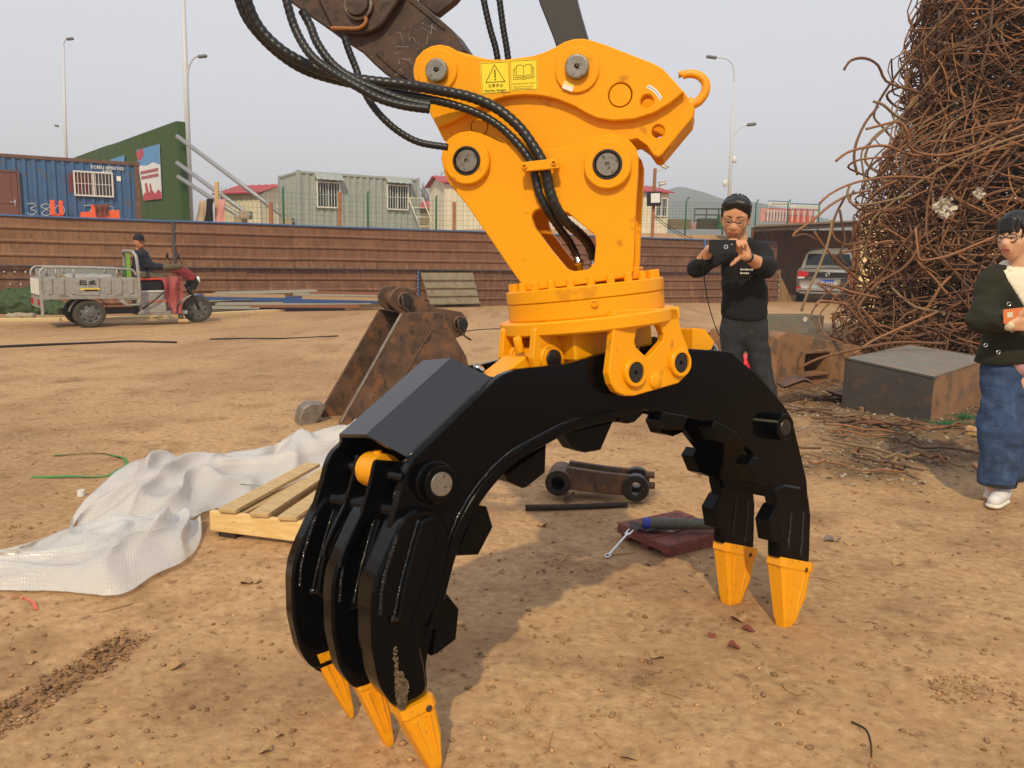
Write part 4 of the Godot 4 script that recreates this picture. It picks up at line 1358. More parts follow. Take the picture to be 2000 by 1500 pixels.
	for z0 in [rz - 0.03, rz - rw - 0.03]:
		st = ST()
		extr(st, ro, z0, z0 + 0.03, 0.003)
		rsp.append(obj(st, "claw_side_plate", BK, t))
	var rt := fil(pv([0.811,-0.818,0.794,-0.939,0.785,-0.997,0.61,-0.924,0.618,-0.868,0.618,-0.732,0.604,-0.673,0.677,-0.672,0.762,-0.701,0.805,-0.749]), 0.012, 2)
	for k in 2:
		var zc: float = rz - 0.015 - rw * k
		st = ST()
		extr(st, rt, zc - 0.026, zc + 0.026, 0.008)
		var ti := obj(st, "tine", BK, t)
		st = ST(true)
		var wa2 := p3([0.698,-0.776,0.2,0.684,-0.829,0.2,0.665,-0.909,0.2])
		var wb2 := p3([0.761,-0.792,0.2,0.751,-0.866,0.2,0.732,-0.947,0.2])
		for q in [wa2, wb2]:
			for i in 3: q[i].z = zc + 0.026
			weld(st, q, 0.005)
		obj(st, "weld_bead", M.black_weld, ti)
		claw_tooth(t, Vector2(0.62,-0.929), Vector2(0.799,-1.002), Vector2(0.643,-1.199), zc, 0.076)
	var rc := [[0.624,-0.874,0.58,-0.854,0.571,-0.778,0.614,-0.739,0.626,-0.734], [0.6,-0.656,0.572,-0.657,0.513,-0.627,0.485,-0.562,0.514,-0.536,0.545,-0.549], [0.453,-0.463,0.396,-0.47,0.341,-0.448,0.321,-0.402,0.341,-0.38,0.445,-0.442], [0.22,-0.345,0.193,-0.383,0.126,-0.37,0.099,-0.336,0.11,-0.31]]
	for c in rc:
		for k in 2:
			st = ST()
			extr(st, pv(c), rz - 0.05 - rw * k, rz + 0.012 - rw * k, 0.004)
			obj(st, "cleat", BK, rsp[k])
	var rl := catm2(pv([0.618,-0.732,0.595,-0.653,0.544,-0.555,0.467,-0.459,0.347,-0.391,0.198,-0.341,0.068,-0.301]), 4)
	st = ST()
	for i in rl.size() - 1:
		var a := rl[i] + Vector2(0.012, 0.018); var b := rl[i + 1] + Vector2(0.012, 0.018)
		quad(st, Vector3(a.x, a.y, rz - 0.03), Vector3(b.x, b.y, rz - 0.03), Vector3(b.x, b.y, rz - rw), Vector3(a.x, a.y, rz - rw))
	obj(st, "arch_plate", BK, t)
	var r1 := Vector2(0.384,-0.16)
	var r2 := Vector2(0.45,-0.172)
	var r3 := Vector2(0.743,-0.438)
	st = ST()
	for e in [[r1, r2], [r2, r3]]:
		var a: Vector2 = e[0]; var b: Vector2 = e[1]
		var up := Vector2(0.012, 0.012)
		quad(st, Vector3(a.x, a.y, rz - 0.03), Vector3(b.x, b.y, rz - 0.03), Vector3(b.x + up.x, b.y + up.y, rz - 0.10), Vector3(a.x + up.x, a.y + up.y, rz - 0.10))
		quad(st, Vector3(a.x + up.x, a.y + up.y, rz - 0.10), Vector3(b.x + up.x, b.y + up.y, rz - 0.10), Vector3(b.x, b.y, rz - rw), Vector3(a.x, a.y, rz - rw))
	obj(st, "cover", M.black_paint_sky_sheen, t)
	var e2 := Vector2(0.641,-0.456)
	st = ST(false)
	lathe(st, [[0.046, 0.0005], [0.046, 0.05], [0.043, 0.053], [0.028, 0.053]], Vector3(e2.x, e2.y, rz), Vector3(0, 0, 1), 36)
	var eb2 := obj(st, "boss", BK, rsp[0])
	st = ST(false)
	lathe(st, [[0.0275, -0.25], [0.0275, 0.053], [0.026, 0.055], [0.0, 0.055]], Vector3(e2.x, e2.y, rz), Vector3(0, 0, 1), 32)
	obj(st, "pin", M.dark_steel, eb2)
	lc.free()

# ---------------------------------------------------------------- excavator arm and hoses
func make_arm():
	var t := thing("excavator_arm", "scratched dark brown excavator arm reaching down to the orange coupler", "excavator arm", Transform3D(Vector3(0.97086,0.12187,0.20636),Vector3(-0.11921,0.99255,-0.02534),Vector3(-0.20791,-0.00000,0.97815),Vector3(0.232,1.125,-2.589)))
	var o := pv([-1.289,1.493,-1.059,1.265,-0.855,1.089,-0.791,1.032,-0.715,0.967,-0.678,0.933,-0.622,0.889,-0.586,0.846,-0.557,0.815,-0.512,0.778,-0.456,0.733,-0.417,0.723,-0.35,0.75,-0.328,0.799,-0.291,0.846,-0.33,0.916,-0.429,1.019,-0.636,1.237,-0.896,1.467])
	var st := ST()
	extr(st, fil(o, 0.01, 2), -0.105, 0.045, 0.006)
	var a := obj(st, "beam", M.arm_steel, t)
	var lk := pv([-0.77,1.204,-0.739,1.076,-0.721,1.029,-0.703,0.979,-0.678,0.954,-0.61,0.937,-0.574,0.938,-0.544,0.949,-0.526,0.964,-0.472,1.016,-0.434,1.073,-0.462,1.155])
	st = ST()
	extr(st, fil(lk, 0.02, 3), 0.047, 0.075, 0.004)
	obj(st, "side_link", M.arm_steel, t)
	var pc := Vector2(-0.601,1.019)
	st = ST(false)
	lathe(st, [[0.036, -0.05], [0.036, 0.102], [0.034, 0.104], [0.0, 0.104]], Vector3(pc.x, pc.y, 0), Vector3(0, 0, 1), 32)
	var p := obj(st, "pin", M.arm_steel, t)
	st = ST(true)
	var ring := []
	for i in 29: ring.append(Vector3(pc.x + cos(TAU * i / 28) * 0.041, pc.y + sin(TAU * i / 28) * 0.041, 0.085))
	tube(st, ring, 0.006, 8)
	obj(st, "retaining_ring", M.worn_steel, p)
	st = ST(true)
	var rp := p3([-0.584,0.982,0.085,-0.583,0.968,0.085,-0.59,0.958,0.085,-0.603,0.952,0.085,-0.619,0.951,0.085,-0.659,0.958,0.085,-0.699,0.965,0.085])
	tube(st, catm(rp, 4), 0.006, 8)
	obj(st, "retaining_rod", M.post_rust, t)
	# scraped paint lines on the steel
	st = ST()
	for i in 46:
		var c := Vector2(lerp(Vector2(-0.521,0.968).x, Vector2(-0.381,0.885).x, rng.randf()), lerp(Vector2(-0.542,0.803).y, Vector2(-0.521,0.968).y, rng.randf()))
		if not Geometry2D.is_point_in_polygon(c, o) or Geometry2D.is_point_in_polygon(c, lk): continue
		var L := 0.003 + pow(rng.randf(), 3.0) * 0.035
		box(st, Vector3(c.x, c.y, 0.0456), Vector3(L, rng.randf_range(0.0004, 0.0011), 0.0006), Basis(Vector3(0, 0, 1), rng.randf_range(-1.9, 0.3)))
	obj(st, "scratches", M.scratch, a)
	st = ST(true)
	weld(st, p3([-0.575,0.881,0.046,-0.539,0.839,0.046,-0.507,0.808,0.046,-0.469,0.78,0.046]), 0.005)
	weld(st, p3([-0.445,1.013,0.046,-0.399,0.966,0.046,-0.349,0.915,0.046]), 0.004)
	obj(st, "weld_bead", M.arm_steel, a)
	var up := pv([-0.512,1.169,-0.446,1.035,-0.398,0.994,-0.337,1.025,-0.279,1.073])
	st = ST()
	extr(st, up, -0.10, -0.06, 0.004)
	obj(st, "tipping_link", M.arm_steel, t)
	# link that tips the coupler
	var t2 := thing("tipping_link", "plain dark grey steel link rising from the coupler's upper pin", "link", Transform3D(Vector3(0.97086,0.12187,0.20636),Vector3(-0.11921,0.99255,-0.02534),Vector3(-0.20791,-0.00000,0.97815),Vector3(0.232,1.125,-2.589)))
	var l := pv([-0.081,1.087,0.036,1.066,0.06,0.923,0.077,0.839,0.087,0.749,0.04,0.711,0.002,0.747,-0.02,0.84,-0.051,0.942])
	st = ST()
	extr(st, fil(l, 0.01, 2), -0.07, 0.03, 0.004)
	obj(st, "bar", M.link_grey, t2)

func make_hoses():
	var big := "black hydraulic hose in thick spiral guard, "
	var runs := [
		[[-0.758,2.066,-2.37,-0.749,1.993,-2.389,-0.723,1.928,-2.404,-0.666,1.871,-2.412,-0.591,1.832,-2.427,-0.509,1.807,-2.43,-0.425,1.796,-2.443,-0.31,1.789,-2.459,-0.223,1.78,-2.482,-0.134,1.765,-2.493,-0.059,1.735,-2.493,0.005,1.685,-2.482,0.048,1.631,-2.473,0.075,1.588,-2.466,0.09,1.548,-2.463,0.101,1.504,-2.462,0.119,1.457,-2.462,0.15,1.414,-2.484,0.194,1.382,-2.526,0.229,1.348,-2.559,0.245,1.306,-2.576], 0.0155, 0.021, big + "crossing the caution sticker to the clamp's right bolt", M.hose],
		[[-0.787,2.074,-2.397,-0.778,1.994,-2.415,-0.75,1.934,-2.43,-0.684,1.868,-2.447,-0.604,1.822,-2.46,-0.49,1.795,-2.477,-0.372,1.777,-2.483,-0.269,1.76,-2.491,-0.18,1.743,-2.503,-0.104,1.717,-2.502,-0.043,1.68,-2.494,0.003,1.636,-2.485,0.033,1.599,-2.478,0.051,1.566,-2.475,0.06,1.526,-2.473,0.075,1.482,-2.47,0.1,1.438,-2.479,0.134,1.396,-2.518,0.168,1.356,-2.552,0.194,1.313,-2.577], 0.0125, 0.018, big + "second of the pair held by the orange clamp", M.hose],
		[[-0.638,2.035,-2.35,-0.626,1.97,-2.35,-0.605,1.905,-2.35,-0.564,1.841,-2.33,-0.514,1.8,-2.32,-0.441,1.757,-2.3,-0.373,1.722,-2.3,-0.304,1.704,-2.3,-0.234,1.696,-2.3], 0.0125, 0.016, "thin black spiral guarded hose, lower of two running into the coupler's rear", M.hose_small],
		[[-0.605,1.977,-2.42,-0.583,1.937,-2.42,-0.559,1.885,-2.4,-0.513,1.826,-2.38,-0.454,1.785,-2.37,-0.382,1.753,-2.36,-0.311,1.729,-2.36,-0.24,1.717,-2.36], 0.0125, 0.016, "thin black spiral guarded hose, upper of two running into the coupler's rear", M.hose_small],
		[[-0.495,1.919,-2.45,-0.481,1.878,-2.45,-0.461,1.829,-2.45,-0.445,1.785,-2.44,-0.42,1.738,-2.43,-0.381,1.691,-2.42,-0.334,1.653,-2.42,-0.276,1.625,-2.42,-0.195,1.613,-2.42], 0.0105, 0.014, "thin black spiral guarded hose sagging lowest behind the bracket", M.hose_small],
		[[-0.121,2.161,-2.72,-0.108,2.094,-2.72,-0.089,2.018,-2.72,-0.07,1.957,-2.72,-0.058,1.895,-2.72], 0.0105, 0.014, "black spiral guarded hose dropping behind the coupler, nearer the dark arm", M.hose_small],
		[[-0.07,2.162,-2.72,-0.059,2.094,-2.72,-0.047,2.018,-2.72,-0.035,1.957,-2.72,-0.026,1.896,-2.72], 0.0105, 0.014, "black spiral guarded hose dropping behind the coupler, nearer the grey link", M.hose_small]]
	for r in runs:
		var st := ST(true)
		var p := p3(r[0])
		var t := thing("hydraulic_hose", r[3], "hose", Transform3D(), "hydraulic hoses")
		var o: Vector3 = p[0]
		t.position = o
		for i in p.size(): p[i] -= o
		spiral(st, p, r[1], r[2])
		obj(st, "spiral_guard", r[4], t)
		if r[1] > 0.012 and r[4] == M.hose:
			var e: Vector3 = p[-1]
			st = ST(true)
			lathe(st, [[0.0, -0.01], [0.012, -0.01], [0.012, 0.012], [0.0155, 0.013], [0.0155, 0.027], [0.009, 0.029], [0.009, 0.06], [0.0, 0.06]], e, (e - p[-2]).normalized() + Vector3(0, -0.6, 0), 10)
			obj(st, "end_fitting", M.chrome, t)

# ---------------------------------------------------------------- sheet fence
func ribbed(st: SurfaceTool, x0: float, x1: float, y0: float, y1: float, ribs: Array, z: float, bow: float, seedv: float):
	var n: int = max(3, int((x1 - x0) / 0.28))
	var prof := [[y0, 0.0]]
	for r in ribs: prof.append_array([[r - 0.042, 0.0], [r - 0.030, 0.022], [r - 0.012, 0.034], [r + 0.012, 0.034], [r + 0.030, 0.022], [r + 0.042, 0.0]])
	prof.append([y1, 0.0])
	var prev := []
	for i in n + 1:
		var x: float = lerp(x0, x1, float(i) / n)
		var col := []
		for p in prof:
			var k := wn.get_noise_2d(x * 0.05 + seedv, p[0] * 0.2) * bow
			col.append(Vector3(x, p[0] + wn.get_noise_2d(x * 0.03 - seedv, 3.0) * bow * 0.4, z + p[1] + k))
		if i > 0:
			for j in col.size() - 1: quad(st, prev[j], prev[j + 1], col[j + 1], col[j])
		prev = col

func make_fence():
	var t := thing("sheet_fence", "long fence of rusty brown horizontally ribbed steel sheets in two rows, blue rail on top", "fence", Transform3D(Vector3(0.86648,0.00000,-0.49921),Vector3(0.00000,1.00000,0.00000),Vector3(0.49921,-0.00000,0.86648),Vector3(-10.676,0,-17.042)))
	var up := [[-6.5, 3.428, 0], [3.428, 6.085, 1], [6.085, 11.592, 1], [11.592, 15.394, 1], [15.394, 19.267, 2], [19.267, 22.6, 2]]
	var k := 0
	for p in up:
		var st := ST()
		ribbed(st, p[0] - 0.03, p[1] + 0.04, 0.985, 2.0, [1.21, 1.49, 1.77], 0.012 * (k % 2) + 0.03, 0.03, k * 7.3)
		obj(st, "sheet_panel", M["fence_rust_%d" % p[2]], t)
		st = ST()
		box(st, Vector3((p[0] + p[1]) / 2, 2.015, 0.045), Vector3(p[1] - p[0] - 0.02, 0.035, 0.07), Basis(Vector3(0, 0, 1), 0.002 * (k % 3 - 1)), 0.004)
		obj(st, "top_rail", M.rail_blue, t)
		st = ST()
		box(st, Vector3((p[0] + p[1]) / 2, 0.982, 0.06), Vector3(p[1] - p[0] - 0.02, 0.025, 0.05), Basis(Vector3(0, 0, 1), 0.002 * (k % 2)), 0.003)
		obj(st, "middle_rail", M.rail_dark, t)
		k += 1
	var low := [[-6.5, 1.154, 2], [1.154, 4.99, 1], [4.99, 9.388, 1], [9.388, 12.433, 2], [12.433, 19.375, 1], [19.375, 22.819, 2]]
	for p in low:
		var st := ST()
		ribbed(st, p[0] - 0.03, p[1] + 0.04, 0.0, 0.99, [0.20, 0.46, 0.73], 0.012 * (k % 2) - 0.012, 0.025, k * 5.1)
		obj(st, "sheet_panel", M["fence_rust_%d" % p[2]], t)
		k += 1
	var lp := ST(true)
	ribbed(lp, 22.819, 22.9, 0.0, 1.1, [0.16, 0.34, 0.52, 0.70, 0.88], 0.0, 0.01, 3.3)
	tag(obj(lp, "sheet_panel", M.fence_pale, t), "pale yellowish ribbed end sheet")
	# joint straps and bolt holes
	for x in [3.428, 19.306]:
		var st := ST()
		box(st, Vector3(x, 1.5, 0.085), Vector3(0.09 if x > 10.0 else 0.05, 1.0, 0.02), Basis(), 0.003)
		tag(obj(st, "joint_strap", M.rail_blue if x > 10.0 else M.rail_dark, t), "upright strap over a sheet joint")
	var ch := ST(true)
	for i in 9: lathe(ch, [[0.0, -0.05], [0.028, -0.03], [0.032, 0.0], [0.028, 0.03], [0.0, 0.05]], Vector3(9.388, 0.9 - i * 0.095, 0.07), Vector3(0.1 * (i % 2), 1, 0), 8)
	tag(obj(ch, "tie_rope", M.rail_blue, t), "knotted blue rope down a joint")
	var ho := ST()
	for r in 2:
		for i in 16:
			lathe(ho, [[0.0, 0.0], [0.016, 0.0], [0.014, 0.006], [0.0, 0.006]], Vector3(-1.2 + i * 0.19 + r * 0.09, 0.86 - r * 0.26, 0.008), Vector3(0, 0, 1), 8)
	var hm := obj(ho, "bolt_hole", M.plastic_white, t)
	tag(hm, "row of small pale holes through the lower sheet", "", "", "stuff")
	# panel leaning at the foot of the fence
	var ln := thing("leaning_sheet", "pale grey ribbed sheet leaning against the foot of the rusty fence", "sheet", Transform3D(Vector3(0.86648,0.00000,-0.49921),Vector3(0.00000,1.00000,0.00000),Vector3(0.49921,-0.00000,0.86648),Vector3(-10.676,0,-17.042)))
	var st := ST()
	var q := pv([9.447,0.905,10.974,0.915,11.078,0.103,9.623,0.052])
	var rows := 4
	for i in rows:
		var a := q[0].lerp(q[3], float(i) / rows); var b := q[1].lerp(q[2], float(i) / rows)
		var c := q[1].lerp(q[2], float(i + 1) / rows); var d := q[0].lerp(q[3], float(i + 1) / rows)
		var z0 := 0.10 + 0.22 * i / rows; var z1 := 0.10 + 0.22 * (i + 1) / rows
		quad(st, Vector3(a.x, a.y, z0), Vector3(b.x, b.y, z0), Vector3(c.x, c.y, z1), Vector3(d.x, d.y, z1))
		box(st, Vector3((c.x + d.x) / 2, (c.y + d.y) / 2 + 0.03, z1 + 0.025), Vector3(abs(c.x - d.x), 0.05, 0.04), Basis(), 0.006)
	obj(st, "sheet", M.fence_pale, ln)
	# profile strips lying along the foot of the fence: [px line, material, height, thickness]
	var strips := [
		[[3.686,0.341,7.313,0.237], "strip_blue", 0.10, "long dark blue sheet strip in the low pile by the fence"], [[4.112,0.424,6.417,0.47], "strip_steel", 0.05, "pale bent metal strip topmost in the low pile by the fence"],
		[[3.878,0.385,5.667,0.349], "strip_tan", 0.06, "tan profile strip next under the pale bent strip"], [[5.839,0.397,8.247,0.345], "strip_steel", 0.05, "galvanised profile ending behind the brown bucket"],
		[[6.05,0.317,8.207,0.249], "strip_tan", 0.06, "tan profile under the galvanised one by the bucket"], [[5.612,0.22,8.09,0.191], "strip_blue", 0.05, "thin blue strip near the bucket"],
		[[4.121,0.192,7.752,0.17], "strip_steel", 0.05, "grey metal strip lying low in front of the blue one"], [[4.857,0.143,7.458,0.095], "strip_rust", 0.07, "rusty pipe lying foremost at the foot of the pile"],
		[[3.785,0.115,5.078,0.095], "strip_steel", 0.06, "short grey strip beside the rusty pipe"], [[3.982,0.266,4.907,0.301], "strip_steel", 0.03, "white metal strip lying askew on the blue strip"],
		[[6.23,0.439,8.559,0.376], "strip_rust", 0.05, "brown angle bar against the fence behind the galvanised profile"]]
	for s in strips:
		var p := pv(s[0])
		var d := p[1] - p[0]
		var o := thing("metal_strip", s[3], "strip", Transform3D(Vector3(0.86648,0.00000,-0.49921),Vector3(0.00000,1.00000,0.00000),Vector3(0.49921,-0.00000,0.86648),Vector3(-10.676,0,-17.042)) * Transform3D(Basis(Vector3(0, 0, 1), d.angle()), Vector3((p[0].x + p[1].x) / 2, max(0.04, (p[0].y + p[1].y) / 2), 0.9)), "metal strips piled by the fence")
		st = ST()
		var L := d.length()
		var hh: float = s[2]
		box(st, Vector3.ZERO, Vector3(L, hh, 0.16), Basis(), 0.004)
		box(st, Vector3(0, hh * 0.5 + 0.012, 0.07), Vector3(L * 0.98, 0.02, 0.012), Basis(), 0.002)
		obj(st, "profile", M[s[1]], o)
		if hh > 0.055:
			st = ST()
			box(st, Vector3(0, -0.1 - hh, -0.1), Vector3(L * 0.9, 0.16, 0.12), Basis(), 0.003)
			obj(st, "lower_flange", M[s[1]], o)
	var ed := thing("edging_strip", "pale timber edging lying along the yard in front of the metal strips", "edging")
	var ep := p3([-9.94,0,-14.951,-8.569,0,-15.526,-7.201,0,-16.402,-5.809,0,-18.517,-3.577,0,-21.849])
	for i in ep.size() - 1:
		st = ST()
		var a: Vector3 = ep[i]; var b: Vector3 = ep[i + 1]
		a.y = ground_h(a.x, a.z) + 0.02; b.y = ground_h(b.x, b.z) + 0.02
		box(st, (a + b) / 2, Vector3(a.distance_to(b) - 0.03, 0.07, 0.12), Basis(Vector3.UP, -Vector2(b.x - a.x, b.z - a.z).angle()), 0.01)
		obj(st, "board", M.edging, ed)

# ---------------------------------------------------------------- what stands behind the fence
func corr(st: SurfaceTool, x0: float, x1: float, y0: float, y1: float, z: float, pitch: float, dep: float):
	var x := x0
	var pl := [Vector2(x0, 0)]
	while x < x1 - 0.001:
		for k in [[0.25, 0.0], [0.4, -dep], [0.75, -dep], [0.9, 0.0], [1.0, 0.0]]:
			pl.append(Vector2(min(x + pitch * k[0], x1), k[1]))
		x += pitch
	for i in pl.size() - 1:
		quad(st, Vector3(pl[i].x, y1, z + pl[i].y), Vector3(pl[i + 1].x, y1, z + pl[i + 1].y), Vector3(pl[i + 1].x, y0, z + pl[i + 1].y), Vector3(pl[i].x, y0, z + pl[i].y))

func window_unit(parent, c: Vector2, w: float, h: float, z: float, bars: int, frame_m: Material, pane_m: Material, mid := true):
	var st := ST()
	var f := 0.05
	for b in [[0, h / 2, w + f, f], [0, -h / 2, w + f, f], [-w / 2, 0, f, h], [w / 2, 0, f, h]]:
		box(st, Vector3(c.x + b[0], c.y + b[1], z + 0.04), Vector3(b[2], b[3], 0.09), Basis(), 0.004)
	if mid: box(st, Vector3(c.x, c.y, z + 0.035), Vector3(0.045, h - f, 0.05))
	var o := obj(st, "window", frame_m, parent)
	st = ST()
	box(st, Vector3(c.x, c.y, z + 0.005), Vector3(w - f, h - f, 0.012))
	obj(st, "pane", pane_m, o)
	for i in bars:
		st = ST()
		box(st, Vector3(c.x - w / 2 + w * (i + 1) / (bars + 1), c.y, z + 0.075), Vector3(0.018, h, 0.018))
		obj(st, "bar", frame_m, o)
	st = ST()
	box(st, Vector3(c.x, c.y, z + 0.085), Vector3(w, 0.016, 0.014))
	obj(st, "cross_bar", frame_m, o)
	return o

func make_yard_behind():
	# blue shipping container used as a site office
	var t := thing("blue_container", "dark blue shipping container with white barred window, brown door and chalk number on its side", "container", Transform3D(Vector3(0.86648,0.00000,-0.49921),Vector3(0.00000,1.00000,0.00000),Vector3(0.49921,-0.00000,0.86648),Vector3(-18.262,1.78,-26.002)))
	var L := 6.06; var Hc := 2.59; var Wd := 2.44
	var st := ST()
	corr(st, 0.1, L - 0.1, 0.15, Hc - 0.12, 0.0, 0.28, 0.05)
	obj(st, "side_wall", M.container_blue, t)
	st = ST()
	box(st, Vector3(L / 2, Hc - 0.06, -0.02), Vector3(L, 0.11, 0.08), Basis(), 0.006)
	box(st, Vector3(L / 2, 0.08, -0.02), Vector3(L, 0.15, 0.08), Basis(), 0.006)
	obj(st, "side_rail", M.container_rust, t)
	for x in [0.06, L - 0.06]:
		st = ST()
		box(st, Vector3(x, Hc / 2, -0.03), Vector3(0.16, Hc, 0.14), Basis(), 0.01)
		box(st, Vector3(x, Hc - 0.06, -0.03), Vector3(0.19, 0.14, 0.2), Basis(), 0.008)
		obj(st, "corner_post", M.container_rust, t)
	st = ST()
	box(st, Vector3(L / 2, Hc / 2, -Wd / 2 - 0.1), Vector3(L - 0.06, Hc - 0.03, Wd - 0.2))
	obj(st, "hull", M.container_rust, t)
	var o: MeshInstance3D = window_unit(t, Vector2(4.644,1.771), 1.147, 0.777, 0.0, 10, M.white_paint, M.window_pane)
	st = ST()
	var wc := Vector2(4.366,1.754)
	for i in 7: box(st, Vector3(wc.x - 0.42 + i * 0.11, wc.y + 0.02, 0.013), Vector3(0.09, 0.62, 0.006), Basis(Vector3.UP, 0.3 * (i % 2)))
	obj(st, "curtain", M.curtain, o)
	st = ST()
	var dr := pv([1.159,2.228,2.426,2.318,2.407,0.662,1.052,0.67])
	box(st, Vector3((dr[0].x + dr[1].x) / 2, 1.0, 0.02), Vector3(dr[1].x - dr[0].x, 2.02, 0.06), Basis(), 0.01)
	for y in [0.55, 1.25, 1.72]: box(st, Vector3(dr[1].x - 0.42, y, 0.056), Vector3(0.5, [0.5, 0.5, 0.3][int(y)], 0.02), Basis(), 0.008)
	var d := obj(st, "door", M.door_brown, t)
	st = ST(true)
	box(st, Vector3(dr[1].x - 0.1, 1.02, 0.06), Vector3(0.04, 0.24, 0.03), Basis(), 0.006)
	box(st, Vector3(dr[1].x - 0.17, 1.06, 0.09), Vector3(0.14, 0.025, 0.025), Basis(), 0.006)
	obj(st, "handle", M.chrome, d)
	st = ST()
	box(st, Vector3((dr[0].x + dr[1].x) / 2, 2.04, 0.03), Vector3(dr[1].x - dr[0].x + 0.1, 0.06, 0.09))
	box(st, Vector3(dr[1].x + 0.04, 1.0, 0.03), Vector3(0.06, 2.02, 0.09))
	obj(st, "door_frame", M.container_rust, t)
	for w in [["ECMU 4055143", Vector2(4.582,2.338)], ["4201", Vector2(4.915,2.209)]]:
		put(words(w[0], 0.105, 0.012), "lettering", M.white_paint, t, Transform3D(Basis(), Vector3(w[1].x, w[1].y, 0.012)))
	st = ST(true)
	for g in [[0.0, [0, 0, 0, 1]], [0.34, [0, 0.1, 0.25, 0, 0.4, 0.2, 0.15, 0.45, 0.4, 0.7, 0.2, 1, 0, 0.85]], [0.95, [0.3, 0, 0.1, 0.1, 0.05, 0.3, 0.4, 0.6, 0.4, 0.9, 0.2, 1, 0.05, 0.8, 0.4, 0.3, 0.42, 0.1, 0.3, 0]], [1.6, [0.3, 0, 0.05, 0.3, 0.05, 0.75, 0.25, 1, 0.45, 0.7, 0.45, 0.25, 0.3, 0]], [3.0, [0, 0.05, 0.42, 0.0, 0.15, 1.0]], [3.5, [0.25, 0, 0.05, 0.3, 0.1, 0.85, 0.3, 1, 0.42, 0.6, 0.4, 0.2, 0.25, 0]], [4.05, [0, 0.1, 0.3, 0, 0.42, 0.2, 0.2, 0.5, 0.05, 0.8]]]:
		var p := []
		var o2 := Vector2(2.446,1.056)
		for i in range(0, g[1].size(), 2): p.append(Vector3(o2.x + g[0] * 0.62 + g[1][i] * 0.62, o2.y - g[1][i + 1] * 0.38, 0.012))
		tube(st, catm(p, 4), 0.012, 5)
	obj(st, "chalk_number", M.chalk, t)
	st = ST()
	var sp := Vector2(5.422,2.004)
	box(st, Vector3(sp.x, sp.y, 0.012), Vector3(0.13, 0.16, 0.006))
	obj(st, "paper_notice", M.sticker_white, t)
	# orange plastic chairs and a maroon cloth in front of it
	var c1 := thing("plastic_stool", "orange plastic stool with two upright slabs standing before the blue container's chalk number", "stool", Transform3D(Vector3(0.86648,0.00000,-0.49921),Vector3(0.00000,1.00000,0.00000),Vector3(0.49921,-0.00000,0.86648),Vector3(-18.262,1.78,-26.002)))
	for p in [[3.307,1.162,3.454,1.169,3.44,0.691,3.293,0.685], [3.556,1.158,3.674,1.164,3.692,0.702,3.559,0.696]]:
		st = ST()
		extr(st, pv(p), 0.33, 0.40, 0.006)
		obj(st, "upright", M.orange_plastic, c1)
	st = ST()
	var lq := pv([3.31,0.721,3.681,0.736,3.646,-0.132,3.26,-0.142])
	extr(st, lq, 0.2, 0.32, 0.006)
	obj(st, "seat", M.orange_plastic, c1)
	var c2 := thing("plastic_crate", "low orange plastic bench below the blue container's window", "bench", Transform3D(Vector3(0.86648,0.00000,-0.49921),Vector3(0.00000,1.00000,0.00000),Vector3(0.49921,-0.00000,0.86648),Vector3(-18.262,1.78,-26.002)))
	st = ST()
	extr(st, pv([4.167,0.795,5.321,0.911,5.325,0.674,5.287,-0.093,4.132,-0.123]), 0.45, 0.9, 0.01)
	obj(st, "seat", M.orange_plastic, c2)
	st = ST()
	extr(st, pv([4.498,1.059,4.62,1.064,4.621,0.797,4.499,0.792]), 0.45, 0.5, 0.01)
	obj(st, "arm", M.orange_plastic, c2)
	drape("hung_cloth", "maroon cloth draped over the low orange bench", M.cloth_maroon, Transform3D(Vector3(0.86648,0.00000,-0.49921),Vector3(0.00000,1.00000,0.00000),Vector3(0.49921,-0.00000,0.86648),Vector3(-18.262,1.78,-26.002)), pv([4.54,1.044,5.042,1.101,4.978,0.732,4.639,0.652]), 0.95)
	# grey container
	t = thing("grey_container", "pale grey green container cabin with two barred windows under small awnings", "container", Transform3D(Vector3(0.86648,0.00000,-0.49921),Vector3(0.00000,1.00000,0.00000),Vector3(0.49921,-0.00000,0.86648),Vector3(-7.978,1.78,-30.888)))
	L = 4.75; Wd = 2.7
	st = ST()
	corr(st, 0.06, L - 0.06, 0.0, Hc - 0.05, 0.0, 0.26, 0.045)
	obj(st, "front_wall", M.container_grey, t)
	st = ST()
	var bs := Basis(Vector3(0, 0, 1), Vector3.UP, Vector3(-1, 0, 0))
	corr(st, -Wd, -0.06, 0.0, Hc - 0.05, 0.0, 0.26, 0.045)
	obj(st, "end_wall", M.container_grey, t, Transform3D(bs, Vector3.ZERO))
	st = ST()
	box(st, Vector3(L / 2, Hc - 0.04, -0.02), Vector3(L, 0.09, 0.07), Basis(), 0.006)
	box(st, Vector3(0.02, Hc - 0.04, -Wd / 2), Vector3(0.07, 0.09, Wd), Basis(), 0.006)
	obj(st, "top_rail", M.container_grey, t)
	for x in [[0.0, -0.02], [L, -0.02], [0.0, -Wd]]:
		st = ST()
		box(st, Vector3(x[0], Hc / 2, x[1]), Vector3(0.12, Hc + 0.06, 0.12), Basis(), 0.006)
		obj(st, "corner_post", M.container_grey, t)
	st = ST()
	box(st, Vector3(L / 2 + 0.06, Hc / 2 - 0.03, -Wd / 2 - 0.06), Vector3(L - 0.1, Hc - 0.02, Wd - 0.1))
	obj(st, "hull", M.container_grey, t)
